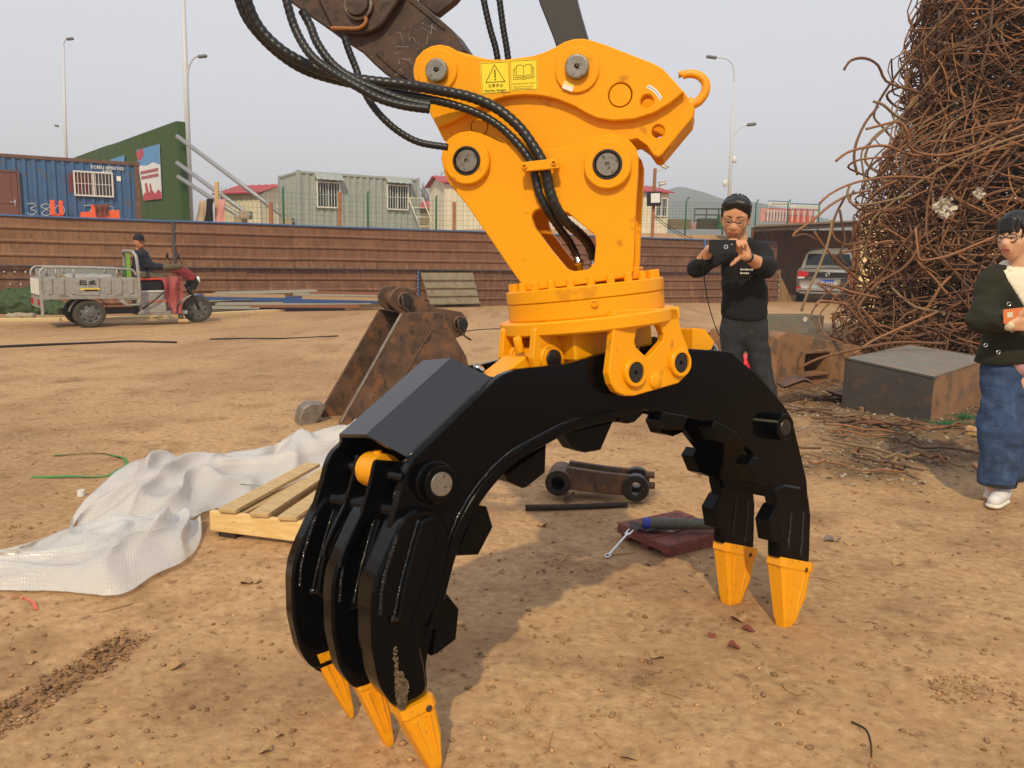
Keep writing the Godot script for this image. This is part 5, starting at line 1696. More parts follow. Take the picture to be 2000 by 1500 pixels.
	for w in [[Vector2(1.105,1.775), 0], [Vector2(3.874,1.822), 1]]:
		window_unit(t, w[0], 0.86, 0.92, 0.0, 7, M.white_paint, M.window_dark)
		st = ST()
		var aw: Vector2 = w[0] + Vector2(0.0, 0.62)
		for i in 8:
			var xa := aw.x - 0.52 + i * 0.13; var xb := xa + 0.13
			var s0 := 0.02 * (i % 2); var s1 := 0.02 * ((i + 1) % 2)
			quad(st, Vector3(xa, aw.y + 0.16 + s0, 0.02), Vector3(xb, aw.y + 0.16 + s1, 0.02), Vector3(xb, aw.y - 0.10 + s1, 0.38), Vector3(xa, aw.y - 0.10 + s0, 0.38))
		obj(st, "awning", M.container_grey, t)
	# ladder against its right end
	var ld := thing("ladder", "pale yellow ladder leaning beside the grey container", "ladder", Transform3D(Vector3(0.86648,0.00000,-0.49921),Vector3(0.00000,1.00000,0.00000),Vector3(0.49921,-0.00000,0.86648),Vector3(-7.978,1.78,-30.888)))
	for p in [[4.183,1.869,4.549,0.53], [4.788,1.861,5.142,0.549]]:
		st = ST(true)
		tube(st, [Vector3(p[0], p[1], 0.35), Vector3(p[2], p[3], 0.8)], 0.025, 6)
		obj(st, "stile", M.cream_sheet, ld)
	var la := pv([4.183,1.869,4.549,0.53,4.788,1.861,5.142,0.549])
	for i in 4:
		st = ST(true)
		var k := 0.05 + i * 0.27
		var a := la[0].lerp(la[1], k); var b := la[2].lerp(la[3], k)
		tube(st, [Vector3(a.x, a.y, 0.35 + 0.45 * k), Vector3(b.x, b.y, 0.35 + 0.45 * k)], 0.018, 6)
		obj(st, "rung", M.cream_sheet, ld)
	# artificial turf hoarding with a poster
	t = thing("turf_hoarding", "tall hoarding covered in green artificial turf, sloping away behind the blue container", "hoarding", Transform3D(Vector3(0.63775,0.00000,0.77024),Vector3(0.00000,1.00000,0.00000),Vector3(-0.77024,0.00000,0.63775),Vector3(-13.558,0,-33.963)))
	st = ST()
	extr(st, fil(pv([-0.138,6.553,-0.585,6.564,-9.853,6.56,-11.014,6.593,-24.421,6.577,-32.036,4.481,-32.567,3.08,-0.058,2.431]), 0.05, 2), -0.35, 0.0, 0.03)
	obj(st, "turf_wall", M.turf, t)
	for e in [[[-4.43,6.558,-5,2.757], 0], [[-12.195,6.573,-12.331,5.534], 1]]:
		st = ST()
		var sp2 := pv(e[0])
		box(st, Vector3((sp2[0].x + sp2[1].x) / 2, (sp2[0].y + sp2[1].y) / 2, 0.006), Vector3(0.05, abs(sp2[0].y - sp2[1].y), 0.012))
		obj(st, "seam", M.turf, t)
	var ps := thing("propaganda_poster", "tall printed poster, blue sky above and red crowd below, hung on the green turf hoarding", "poster", Transform3D(Vector3(0.63775,0.00000,0.77024),Vector3(0.00000,1.00000,0.00000),Vector3(-0.77024,0.00000,0.63775),Vector3(-13.558,0,-33.963)))
	var P := pv([-5.71,5.877,-2.314,5.854,-2.31,3.59,-4.911,3.614])
	st = ST()
	extr(st, P, 0.045, 0.06, 0.0)
	obj(st, "sheet", M.poster_white, ps)
	var pp := func(a, b): return P[0].lerp(P[1], a).lerp(P[3].lerp(P[2], a), b)
	var reg := [["poster_blue", [0.0, 0.0, 1.0, 0.0, 1.0, 0.38, 0.7, 0.30, 0.4, 0.34, 0.0, 0.30]], ["poster_red", [0.0, 0.02, 0.3, 0.0, 0.34, 0.12, 0.1, 0.22, 0.0, 0.18]], ["poster_red", [0.0, 0.92, 0.15, 0.84, 0.3, 0.9, 0.5, 0.8, 0.7, 0.9, 0.85, 0.82, 1.0, 0.88, 1.0, 1.0, 0.0, 1.0]], ["poster_red", [0.2, 0.68, 0.3, 0.66, 0.36, 0.9, 0.22, 0.9]], ["poster_red", [0.44, 0.7, 0.5, 0.68, 0.54, 0.88, 0.44, 0.88]]]
	var zk := 0.0605
	for r in reg:
		var q := PackedVector2Array()
		for i in range(0, r[1].size(), 2): q.append(pp.call(r[1][i], r[1][i + 1]))
		st = ST()
		extr(st, q, zk, zk + 0.004)
		zk += 0.005
		obj(st, "print", M[r[0]], ps)
	st = ST()
	for row in 2:
		for i in 9:
			var a: Vector2 = pp.call(0.08 + i * 0.095, 0.44 + row * 0.1); var b: Vector2 = pp.call(0.08 + i * 0.095 + 0.07, 0.44 + row * 0.1)
			var h: float = abs(P[0].y - P[3].y) * 0.05
			box(st, Vector3((a.x + b.x) / 2, a.y, zk), Vector3(abs(b.x - a.x), 0.05, 0.006))
			box(st, Vector3((a.x + b.x) / 2, a.y - h * 0.6, zk), Vector3(abs(b.x - a.x), 0.05, 0.006))
			box(st, Vector3((a.x + b.x) / 2, a.y - h * 0.3, zk), Vector3(0.05, h, 0.006))
	obj(st, "lettering", M.poster_red, ps)
	# a second, mostly hidden poster above the container roof
	var ps2 := thing("small_poster", "blue topped poster just showing above the blue container's roof", "poster", Transform3D(Vector3(0.63775,0.00000,0.77024),Vector3(0.00000,1.00000,0.00000),Vector3(-0.77024,0.00000,0.63775),Vector3(-13.558,0,-33.963)))
	st = ST()
	extr(st, pv([-10.244,5.828,-7.659,5.835,-7.782,5.209,-10.095,5.175]), 0.045, 0.06)
	obj(st, "sheet", M.poster_blue, ps2)
	# stay poles of the hoarding
	var lab := ["uppermost", "middle", "lowest"]
	var sl := [[[-13.544,5.92,-33.8,-8.576,2.644,-31.5]], [[-13.59,4.886,-33.8,-10.155,2.864,-31.5]], [[-13.573,4.346,-33.8,-10.453,2.703,-31.8]]]
	for i in 3:
		var p := p3(sl[i][0])
		var s := thing("stay_pole", lab[i] + " grey steel stay pole propping the green hoarding", "pole", Transform3D(Basis(), p[1]), "stay poles of the hoarding")
		st = ST(true)
		tube(st, [p[0] - p[1], Vector3.ZERO + (p[1] - p[0]).normalized() * 0.3], 0.085, 10)
		obj(st, "tube", M.tube_grey, s)
		st = ST()
		box(st, Vector3(0, -0.1, 0), Vector3(0.4, 0.3, 0.4), Basis(), 0.02)
		obj(st, "foot_block", M.stone, s)
	# street lamps
	lamp_post(Vector3(-24.703,2.721,-46), Vector3(-24.314,12.152,-46), 0.09, [[-24.314,12.152,-46,-24.245,12.361,-46,-24.098,12.52,-46], [-24.556,7.592,-46,-24.674,7.912,-46,-24.834,8.017,-46]], "slender white lamp post rising behind the blue container's roof", [[14, 5], [9, 4]])
	lamp_post(Vector3(-14.794,2.57,-38), Vector3(-14.687,13.121,-38), 0.13, [[-14.704,8.509,-38,-14.599,9.382,-38,-14.376,9.82,-38,-14.122,9.932,-38]], "thick white lamp post behind the green hoarding's stays, lamp on a curved arm", [[18, 6]])
	lamp_post(Vector3(13.295,2.985,-52), Vector3(13.177,12.17,-52), 0.11, [[13.177,12.17,-52,13.063,13.06,-52,12.668,13.467,-52,11.98,13.574,-52], [13.198,8.556,-52,13.355,9.106,-52,13.71,9.476,-52,14.136,9.695,-52]], "white lamp post with two lamps and cameras above the man's head", [[20, 5], [18, 6]], [[Vector3(13.444,7.583,-52), 1], [Vector3(12.956,6.16,-52), -1]])
	# wire mesh fence with green posts
	wire_fence([Vector3(-9.069,1.84,-25.47), Vector3(-7.336,1.84,-26.469), Vector3(-4.91,1.84,-27.866), Vector3(-2.744,1.84,-29.114), Vector3(-0.924,1.9,-30.163)], 1.5, "green wire mesh fence on green posts in front of the grey container", false)
	wire_fence([Vector3(5.276,2.726,-36), Vector3(7.354,2.74,-36), Vector3(9.215,2.808,-37), Vector3(10.935,2.851,-38), Vector3(12.704,2.941,-39), Vector3(14.526,3.009,-40)], 1.15, "wire mesh fence on bent topped green posts behind the photographing man", true)
	# sheds
	shed("site_shed", "long cream corrugated cabin with red roof behind the orange bracket", Transform3D(Vector3(0.95282,0.00000,-0.30354),Vector3(0.00000,1.00000,0.00000),Vector3(0.30354,-0.00000,0.95282),Vector3(-3.711,2.4,-44)), 13.105, 2.75, 4.0, [Vector2(12.647,1.968)], M.cream_sheet)
	shed("small_shed", "small cream hut with red roof beside the hoarding's stays", Transform3D(Basis(Vector3.UP, -0.5), Vector3(-14.094,2.711,-40)), 2.6, 1.35, 2.5, [], M.cream_sheet)
	shed("small_shed", "small tan hut with red roof between the grey container and the long cabin", Transform3D(Basis(Vector3.UP, -0.2), Vector3(-5.694,2.754,-50)), 3.6, 1.4, 2.5, [], M.fence_pale)
	# kiosk with signs
	t = thing("striped_kiosk", "red and white railed kiosk with white sign boards on the bank", "kiosk", Transform3D(Vector3(0.97014,0.00000,-0.24254),Vector3(0.00000,1.00000,0.00000),Vector3(0.24254,-0.00000,0.97014),Vector3(18.679,4.406,-62)))
	var kw := 4.298
	for i in 2:
		st = ST()
		box(st, Vector3(kw * (0.22 + 0.51 * i), 1.28 - 0.12 * i, 0.02 * i), Vector3(kw * (0.42 if i == 0 else 0.58), 0.3, 0.12), Basis(), 0.01)
		var sb := obj(st, "sign_board", M.white_paint, t)
		st = ST()
		box(st, Vector3(kw * (0.22 + 0.51 * i), 1.46 - 0.12 * i, 0.02 * i), Vector3(kw * (0.42 if i == 0 else 0.58), 0.07, 0.13))
		obj(st, "sign_edge", M.rail_blue, sb)
		st = ST()
		for c in 8:
			var cx := kw * (0.08 + 0.5 * i) + c * kw * (0.04 + 0.015 * i)
			box(st, Vector3(cx, 1.31 - 0.12 * i, 0.07), Vector3(0.09, 0.02, 0.02))
			box(st, Vector3(cx, 1.25 - 0.12 * i, 0.07), Vector3(0.09, 0.02, 0.02))
			box(st, Vector3(cx, 1.28 - 0.12 * i, 0.07), Vector3(0.02, 0.11, 0.02))
		obj(st, "sign_characters", M.rail_dark, sb)
	for i in 17:
		st = ST()
		box(st, Vector3(kw * (i + 0.3) / 17.0, 0.52, 0.0), Vector3(0.07, 1.05, 0.05))
		obj(st, "bar", M.white_paint if i % 2 == 0 or i < 7 else M.red_roof, t)
	st = ST()
	box(st, Vector3(kw / 2, 0.92, 0.01), Vector3(kw, 0.08, 0.04))
	obj(st, "rail", M.red_roof, t)
	st = ST()
	box(st, Vector3(kw * 0.74, 0.2, -0.3), Vector3(kw * 0.5, 0.5, 0.3))
	obj(st, "orange_barrier", M.orange_plastic, t)
	st = ST()
	box(st, Vector3(kw / 2, 0.5, -0.9), Vector3(kw, 1.0, 0.1))
	obj(st, "back_wall", M.cloth_pink, t)
	# steel rack frames and stacked formwork
	t = thing("steel_rack", "empty dark steel shelf frame standing on the bank near the wire fence", "rack", Transform3D(Basis(Vector3.UP, -0.2), Vector3(9.447,3.067,-44)))
	for x in [0.0, 0.62, 1.25, 1.9]:
		for z in [0.0, -0.7]:
			st = ST(true)
			tube(st, [Vector3(x, 0, z), Vector3(x, 1.05, z)], 0.022, 6)
			obj(st, "upright", M.arm_steel, t)
	for y in [0.42, 0.72, 1.03]:
		st = ST()
		box(st, Vector3(0.95, y, -0.35), Vector3(1.95, 0.03, 0.75))
		obj(st, "shelf", M.arm_steel, t)
	for b in [[Vector3(7.756,2.94,-42), Vector3(1.05, 0.48, 0.8), "fog_sheet", "brown board stack on the bank by the cream cabin's corner"], [Vector3(8.98,2.925,-41), Vector3(1.5, 0.5, 0.8), "arm_steel", "dark stack of formwork under the steel shelf frame"], [Vector3(8.864,2.995,-43), Vector3(0.5, 0.3, 0.5), "cloth_pink", "pinkish brick pile between the board stacks"], [Vector3(9.743,2.902,-40), Vector3(0.7, 0.62, 0.5), "net_green", "green netted box behind the man's ear"]]:
		var s := thing("board_stack", b[3], "stack", Transform3D(Basis(), b[0]))
		var n := 5
		for i in n:
			st = ST()
			box(st, Vector3(b[1].x / 2 + rng.randf_range(-0.03, 0.03), b[1].y * (i + 0.5) / n, 0), Vector3(b[1].x, b[1].y / n - 0.015, b[1].z), Basis(), 0.004)
			obj(st, "board", M[b[2]], s)
	# camera and floodlight post
	t = thing("floodlight_post", "rusty post carrying a black floodlight and two white cameras behind the fence", "post", Transform3D(Basis(), Vector3(4.56,1.85,-27.6)))
	var ph := 2.467
	st = ST()
	box(st, Vector3(0, ph / 2, 0), Vector3(0.1, ph, 0.1), Basis(), 0.01)
	obj(st, "post", M.post_rust, t)
	st = ST()
	box(st, Vector3(-0.02, 1.48, 0.14), Vector3(0.46, 0.46, 0.14), Basis(Vector3(0, 0, 1), 0.05), 0.02)
	var fl := obj(st, "floodlight", M.black_plastic, t)
	st = ST()
	box(st, Vector3(0.02, 1.5, 0.215), Vector3(0.30, 0.30, 0.012), Basis(Vector3(0, 0, 1), 0.05), 0.01)
	obj(st, "lens", M.lens_white, fl)
	for c in [[Vector3(0.27, 2.52, 0.1), -0.5], [Vector3(0.25, 1.98, 0.1), 0.2]]:
		st = ST(true)
		var cb := Basis(Vector3(0, 0, 1), c[1])
		cyl(st, c[0] + cb * Vector3(-0.12, 0, 0), c[0] + cb * Vector3(0.12, 0, 0), 0.055, -1, 12)
		box(st, c[0] + cb * Vector3(0.02, 0.06, 0), Vector3(0.3, 0.02, 0.13), cb)
		tube(st, [c[0], c[0] + Vector3(-0.1, -0.12, -0.05), c[0] + Vector3(-0.25, -0.18, -0.1)], 0.02, 6)
		obj(st, "camera", M.white_paint, t)
	st = ST(true)
	for k in 2:
		var w := []
		for i in 9: w.append(Vector3(0.05 + i * 0.33, 0.95 - 0.13 * i - 0.02 * sin(i * 1.2) - 0.25 * sin(PI * i / 8.0) - k * 0.08, 0.1))
		tube(st, catm(w, 3), 0.011, 5)
	obj(st, "cable", M.cable_black, t)
	# rusty stakes sticking up behind the fence
	for s in [[Vector3(-2.278,2.23,-27), 1.15, "thin rusty stake before the grey container's first window"], [Vector3(-5.68,2.286,-27), 1.1, "stout rusty timber stake in front of the grey container's left window"], [Vector3(-1.962,2.137,-27), 1.0, "rusty stake by the cream cabin's left end"], [Vector3(-7.302,2.208,-25), 0.7, "short brown stake beside the grey container's corner"], [Vector3(-8.569,2.289,-24), 1.1, "upright plank with cloths drying beside it"]]:
		if s[2].begins_with("thin"): continue
		var o3 := thing("stake", s[2], "stake", Transform3D(Basis(Vector3(0, 0, 1), rng.randf_range(-0.03, 0.03)), s[0] - Vector3(0, 0.1, 0)), "stakes behind the fence")
		st = ST()
		box(st, Vector3(0, s[1] / 2, 0), Vector3(0.11, s[1] + 0.1, 0.09), Basis(), 0.012)
		obj(st, "timber", M.post_rust if not s[2].begins_with("upright") else M.wood_new, o3)
	drape("drying_cloth", "beige cloth hung left of the upright plank behind the fence", M.cloth_beige, Transform3D(Basis(), Vector3(-8.906,2.675,-23.8)), pv([-0.1, 0.1, 0.22, 0.14, 0.2, -0.55, -0.2, -0.55]), 0.0)
	drape("drying_cloth", "black garment hung against the upright plank behind the fence", M.cloth_black, Transform3D(Basis(), Vector3(-8.694,2.672,-23.7)), pv([-0.05, 0.16, 0.16, 0.18, 0.1, -0.5, -0.1, -0.5]), 0.0)
	drape("drying_cloth", "pink patterned cloth hung right of the upright plank behind the fence", M.cloth_pink, Transform3D(Basis(), Vector3(-8.337,2.684,-23.8)), pv([-0.14, 0.14, 0.1, 0.16, 0.04, -0.55, -0.2, -0.55]), 0.0)
	# bare winter trees far behind
	for k in 4:
		bare_tree([Vector3(-8.017,4.973,-95), Vector3(-10.499,5.532,-110), Vector3(-9.242,5.955,-120), Vector3(-13.606,6.281,-130)][k] + Vector3(0, -1.0, 0), 6.0 + k, ["bare leafless tree behind the cream cabin, the nearest of four", "bare leafless tree by the small tan hut", "tall bare leafless tree above the cream cabin's left roof end", "bare leafless tree furthest towards the grey container"][k])

func drape(called: String, label: String, m: Material, xf: Transform3D, q: PackedVector2Array, z: float):
	var t := thing(called, label, "cloth", xf, "cloths hung out behind the fence" if called == "drying_cloth" else "")
	var st := ST(true)
	var n := 12
	var prev := []
	for i in n + 1:
		var row := []
		for j in n + 1:
			var u := float(j) / n; var v := float(i) / n
			var p := q[0].lerp(q[1], u).lerp(q[3].lerp(q[2], u), v)
			row.append(Vector3(p.x + 0.02 * sin(v * 5.0 + u * 9.0), p.y, z + 0.035 * sin(u * 17.0 + v * 2.0) * (0.3 + v) + 0.02 * sin(v * 7.0)))
		if i > 0:
			for j in n: quad(st, prev[j], prev[j + 1], row[j + 1], row[j])
		prev = row
	obj(st, "cloth", m, t)

func lamp_post(base: Vector3, top: Vector3, r: float, arms: Array, label: String, heads: Array, cams := []):
	var t := thing("street_lamp", label, "lamp post", Transform3D(Basis(), base), "lamp posts")
	var st := ST(true)
	top.z = base.z
	cyl(st, Vector3.ZERO, top - base, r * 1.15, r * 0.65, 14)
	obj(st, "pole", M.lamp_grey, t)
	for i in arms.size():
		var p := p3(arms[i])
		for k in p.size(): p[k] -= base
		st = ST(true)
		tube(st, catm(p, 5), r * 0.42, 8, r * 0.3)
		var a := obj(st, "arm", M.lamp_grey, t)
		st = ST()
		var e: Vector3 = p[-1]
		var s: float = 1.0 if p[-1].x > p[0].x else -1.0
		var px: float = -base.z / 1600.0
		var hx: float = heads[i][0] * px; var hy: float = heads[i][1] * px
		box(st, e + Vector3(s * hx * 0.4, 0, 0), Vector3(hx, hy, hx * 0.45), Basis(Vector3(0, 0, 1), s * 0.12), hy * 0.35)
		obj(st, "lamp_head", M.lamp_head, a)
	for c in cams:
		var p: Vector3 = c[0] - base
		st = ST(true)
		lathe(st, [[0.0, -0.22], [0.12, -0.18], [0.16, -0.05], [0.16, 0.1], [0.1, 0.2], [0.0, 0.22]], p, Vector3.UP, 12)
		box(st, p + Vector3(-0.2 * c[1], 0.15, 0), Vector3(0.35, 0.06, 0.08))
		obj(st, "dome_camera", M.white_paint, t)

func wire_fence(ps: Array, h: float, label: String, bent: bool):
	var t := thing("wire_fence", label, "wire fence", Transform3D(Basis(), ps[0]))
	for i in ps.size():
		var p: Vector3 = ps[i] - ps[0]
		var st := ST(true)
		var l := [p + Vector3(0, -0.3, 0), p + Vector3(0, h, 0)]
		l.append(p + Vector3(0.10, h + 0.16, 0) if bent else p + Vector3(0.02, h + 0.1, 0))
		tube(st, l, 0.035, 7)
		obj(st, "post", M.post_green, t)
		if i > 0:
			var a: Vector3 = ps[i - 1] - ps[0]
			st = ST()
			for k in 9:
				var y := h * (k + 0.5) / 9.0
				var d := p - a
				box(st, (a + p) / 2 + Vector3(0, y, 0), Vector3(d.length(), 0.007, 0.007), Basis(Vector3.UP, -Vector2(d.x, d.z).angle()) * Basis(Vector3(0, 0, 1), asin(clamp(d.y / d.length(), -1, 1))))
			var n := int(a.distance_to(p) / 0.13)
			for k in range(1, n):
				var q := a.lerp(p, float(k) / n)
				box(st, q + Vector3(0, h / 2, 0), Vector3(0.006, h, 0.006))
			var w := obj(st, "wire_mesh", M.post_green, t)
			w.set_meta("kind", "stuff")

func shed(called: String, label: String, xf: Transform3D, w: float, h: float, dep: float, wins: Array, m: Material):
	var t := thing(called, label, "shed", xf)
	var st := ST()
	corr(st, 0.0, w, -0.3, h, 0.0, 0.3, 0.03)
	obj(st, "front_wall", m, t)
	st = ST()
	box(st, Vector3(w / 2, h / 2, -dep / 2 - 0.05), Vector3(w - 0.02, h, dep - 0.08))
	obj(st, "walls", m, t)
	st = ST()
	var n := int(w / 0.22)
	for i in n + 3:
		var xa := -0.25 + i * (w + 0.5) / (n + 3); var xb := -0.25 + (i + 1) * (w + 0.5) / (n + 3)
		var s0 := 0.035 * (i % 2); var s1 := 0.035 * ((i + 1) % 2)
		quad(st, Vector3(xa, h + 0.05 + s0, 0.25), Vector3(xa, h + 0.55 + s0, -dep / 2), Vector3(xb, h + 0.55 + s1, -dep / 2), Vector3(xb, h + 0.05 + s1, 0.25))
		quad(st, Vector3(xa, h + 0.55 + s0, -dep / 2), Vector3(xa, h + 0.05 + s0, -dep - 0.25), Vector3(xb, h + 0.05 + s1, -dep - 0.25), Vector3(xb, h + 0.55 + s1, -dep / 2))
	box(st, Vector3(w / 2, h + 0.05, 0.26), Vector3(w + 0.5, 0.07, 0.02))
	obj(st, "roof", M.red_roof, t)
	for g in [0.0, w]:
		st = ST()
		tri(st, Vector3(g, h, 0), Vector3(g, h, -dep), Vector3(g, h + 0.5, -dep / 2))
		obj(st, "gable", m, t)
	for c in wins: window_unit(t, c, 0.7, 1.0, 0.0, 4, M.white_paint, M.window_dark)

func bare_tree(base: Vector3, h: float, label: String):
	var t := thing("bare_tree", label, "tree", Transform3D(Basis(), base), "bare trees behind the cabins")
	var st := ST(true)
	var tips := []
	var p := [Vector3.ZERO]
	for i in 6: p.append(p[-1] + Vector3(rng.randf_range(-0.15, 0.15), h * 0.09, rng.randf_range(-0.15, 0.15)))
	tube(st, p, h * 0.022, 7, h * 0.012)
	obj(st, "trunk", M.bark, t)
	st = ST(true)
	var stack := []
	for i in 10: stack.append([p[2 + i % 5], Vector3(rng.randf_range(-1, 1), rng.randf_range(0.6, 1.3), rng.randf_range(-1, 1)).normalized(), h * 0.26, h * 0.009, 0])
	while not stack.is_empty():
		var b = stack.pop_back()
		var e: Vector3 = b[0] + b[1] * b[2]
		var mid: Vector3 = b[0].lerp(e, 0.5) + Vector3(rng.randf_range(-1, 1), 0, rng.randf_range(-1, 1)) * b[2] * 0.08
		tube(st, [b[0], mid, e], b[3], 4, b[3] * 0.55, false)
		if b[4] < 3:
			for k in 3: stack.append([mid.lerp(e, rng.randf()), (b[1] + Vector3(rng.randf_range(-1, 1), rng.randf_range(-0.2, 0.8), rng.randf_range(-1, 1)) * 0.8).normalized(), b[2] * 0.66, b[3] * 0.6, b[4] + 1])
	obj(st, "crown", M.bark, t)

# ---------------------------------------------------------------- carport and car
func make_carport():
	var t := thing("carport", "low dark open carport with rusty posts built against the end of the sheet fence", "carport")
	var a := Vector3(7.877,2.534,-27.4); var b := Vector3(13.812,2.949,-28.4)
	var back := Vector3(2.6, 0.15, -7.5)
	var st := ST()
	for s in [0.0, -0.06]:
		var d := Vector3(0, s, 0)
		quad(st, a + d, b + d, b + back + d, a + back + d)
	quad(st, a, b, b + Vector3(0, -0.06, 0), a + Vector3(0, -0.06, 0))
	obj(st, "roof", M.fog_sheet, t)
	st = ST()
	var bm := (b - a).normalized()
	box(st, (a + b) / 2 + Vector3(0, -0.14, -0.12), Vector3(a.distance_to(b), 0.14, 0.1), Basis(Vector3.UP, -Vector2(bm.x, bm.z).angle()) * Basis(Vector3(0, 0, 1), asin(bm.y)))
	obj(st, "front_beam", M.arm_steel, t)
	# left wall of ribbed sheet, running back from the front corner
	var la := Vector3(a.x + 0.15, 0, a.z - 0.2)
	var bd := Vector3(back.x, 0, back.z)
	st = ST(true)
	ribbed(st, 0.0, 2.6, 0.0, a.y - 0.08, [0.2, 0.46, 0.73, 1.0, 1.3, 1.6, 1.9, 2.15], 0.0, 0.02, 4.0)
	obj(st, "side_wall", M.fence_rust_2, t, Transform3D(Basis(bd.normalized(), Vector3.UP, bd.normalized().cross(Vector3.UP)), la))
	st = ST()
	var bw0 := a + back; var bw1 := b + back
	quad(st, Vector3(bw0.x, 2.68, bw0.z), Vector3(bw1.x, 2.8, bw1.z), Vector3(bw1.x, -0.1, bw1.z), Vector3(bw0.x, -0.1, bw0.z))
	obj(st, "back_wall", M.fence_rust_2, t)
	# dark liner above the fence inside the shelter
	st = ST()
	var f0 := Vector3(7.977,1,-28.135); var f1 := Vector3(8.955,1,-28.641)
	quad(st, f0 + Vector3(0, 1.5, 0), f1 + Vector3(0, 1.5, 0), f1, f0)
	obj(st, "inner_wall", M.fence_rust_2, t)
	for p in [[Vector3(11.117,-0.07,-27), 0.22]]:
		st = ST()
		var g: Vector3 = p[0]
		box(st, Vector3(g.x, 1.3, g.z), Vector3(p[1], 2.7, 0.2), Basis(), 0.01)
		obj(st, "post", M.post_rust, t)
	# pale corrugated wall behind the rebar heap
	var w := thing("corrugated_wall", "pale yellow horizontally ribbed wall glimpsed through the rebar heap", "wall", Transform3D(Basis(Vector3.UP, -0.12), Vector3(10.964,0,-26.316) * Vector3(1, 0, 1)))
	st = ST(true)
	ribbed(st, 0.0, 9.0, 0.0, 3.1, [0.2, 0.5, 0.8, 1.1, 1.4, 1.7, 2.0, 2.3, 2.6, 2.9], 0.0, 0.02, 9.0)
	obj(st, "sheeting", M.yellow_sheet, w)
	st = ST()
	box(st, Vector3(4.5, 1.5, -0.1), Vector3(9.0, 3.05, 0.06))
	obj(st, "frame", M.yellow_sheet, w)
	# the car, seen from behind
	var c := thing("parked_suv", "silver sport utility vehicle parked in the carport, tail lights and blue plate facing out", "car", Transform3D(Vector3(0.93509,0.00000,0.35442),Vector3(0.00000,1.00000,0.00000),Vector3(-0.35442,0.00000,0.93509),Vector3(10.635,0,-28.059)))
	var W2 := 0.97
	st = ST(true)
	# body as loops of cross sections from the tail forward: [z, [half width, y] ...]
	var secs := [
		[0.02, 0.50, 1.04, 0.90, 0.95], [0.0, 0.46, 1.10, 0.93, 0.97], [-0.10, 0.44, 1.16, 0.96, 0.99], [-0.5, 0.42, 1.18, 0.98, 0.99], [-2.4, 0.42, 1.16, 0.99, 0.99], [-4.4, 0.44, 1.10, 0.95, 0.95], [-4.75, 0.5, 0.95, 0.85, 0.85]]
	var prev := []
	for s in secs:
		var r := []
		var y0: float = s[1]; var y1: float = s[2]; var w0: float = s[3]; var w1: float = s[4]
		for q in [[-w0 * 0.9, y0], [w0 * 0.9, y0], [w0, y0 + 0.1], [w1, (y0 + y1) * 0.5], [w1 * 0.985, y1 - 0.1], [w1 * 0.93, y1], [-w1 * 0.93, y1], [-w1 * 0.985, y1 - 0.1], [-w1, (y0 + y1) * 0.5], [-w0, y0 + 0.1]]:
			r.append(Vector3(q[0], q[1], s[0]))
		if prev.is_empty():
			for k in range(1, 9): tri(st, r[0], r[k + 1], r[k])
		else:
			for k in 10: quad(st, prev[k], r[k], r[(k + 1) % 10], prev[(k + 1) % 10])
		prev = r
	obj(st, "body", M.car_silver, c)
	st = ST(true)
	var cab := [[-0.14, 1.15, 0.88], [-0.30, 1.50, 0.80], [-0.42, 1.74, 0.72], [-0.62, 1.86, 0.68], [-2.2, 1.89, 0.70], [-3.0, 1.60, 0.74], [-3.5, 1.14, 0.80]]
	prev = []
	for s in cab:
		var r := [Vector3(-s[2] - 0.02, 1.1, s[0]), Vector3(-s[2], s[1] - 0.05, s[0]), Vector3(-s[2] + 0.09, s[1], s[0]), Vector3(s[2] - 0.09, s[1], s[0]), Vector3(s[2], s[1] - 0.05, s[0]), Vector3(s[2] + 0.02, 1.1, s[0])]
		if not prev.is_empty():
			for k in 5: quad(st, prev[k], r[k], r[k + 1], prev[k + 1])
		prev = r
	obj(st, "cabin", M.car_silver, c)
	st = ST()
	quad(st, Vector3(-0.66, 1.66, -0.335), Vector3(0.66, 1.66, -0.335), Vector3(0.76, 1.19, -0.11), Vector3(-0.76, 1.19, -0.11))
	obj(st, "rear_window", M.car_glass, c)
	st = ST()
	quad(st, Vector3(-0.74, 1.27, -0.14), Vector3(0.74, 1.27, -0.14), Vector3(0.80, 1.17, -0.06), Vector3(-0.80, 1.17, -0.06))
	box(st, Vector3(0.15, 1.21, -0.07), Vector3(0.5, 0.03, 0.02), Basis(), 0.005)
	obj(st, "window_sill", M.lamp_head, c)
	for s in [-1, 1]:
		st = ST()
		extr(st, fil(pv([s * 0.60, 1.04, s * 0.94, 1.07, s * 0.965, 0.86, s * 0.62, 0.88]), 0.03, 2), 0.0, 0.05, 0.01)
		var l := obj(st, "tail_light", M.tail_red, c)
		st = ST()
		extr(st, pv([s * 0.72, 0.875, s * 0.95, 0.865, s * 0.95, 0.81, s * 0.74, 0.82]), 0.01, 0.05, 0.004)
		obj(st, "reversing_lens", M.lens_white, l)
		st = ST()
		extr(st, fil(pv([s * 0.80, 0.52, s * 0.97, 0.54, s * 0.98, 0.43, s * 0.80, 0.43]), 0.01, 2), 0.05, 0.12, 0.006)
		obj(st, "reflector", M.tail_red, c)
		st = ST(false)
		cyl(st, Vector3(s * 0.74, 0.36, -0.95), Vector3(s * 0.98, 0.36, -0.95), 0.36, -1, 28)
		obj(st, "wheel", M.rubber, c)
		st = ST(false)
		cyl(st, Vector3(s * 0.74, 0.36, -3.8), Vector3(s * 0.98, 0.36, -3.8), 0.36, -1, 28)
		obj(st, "wheel", M.rubber, c)
	st = ST()
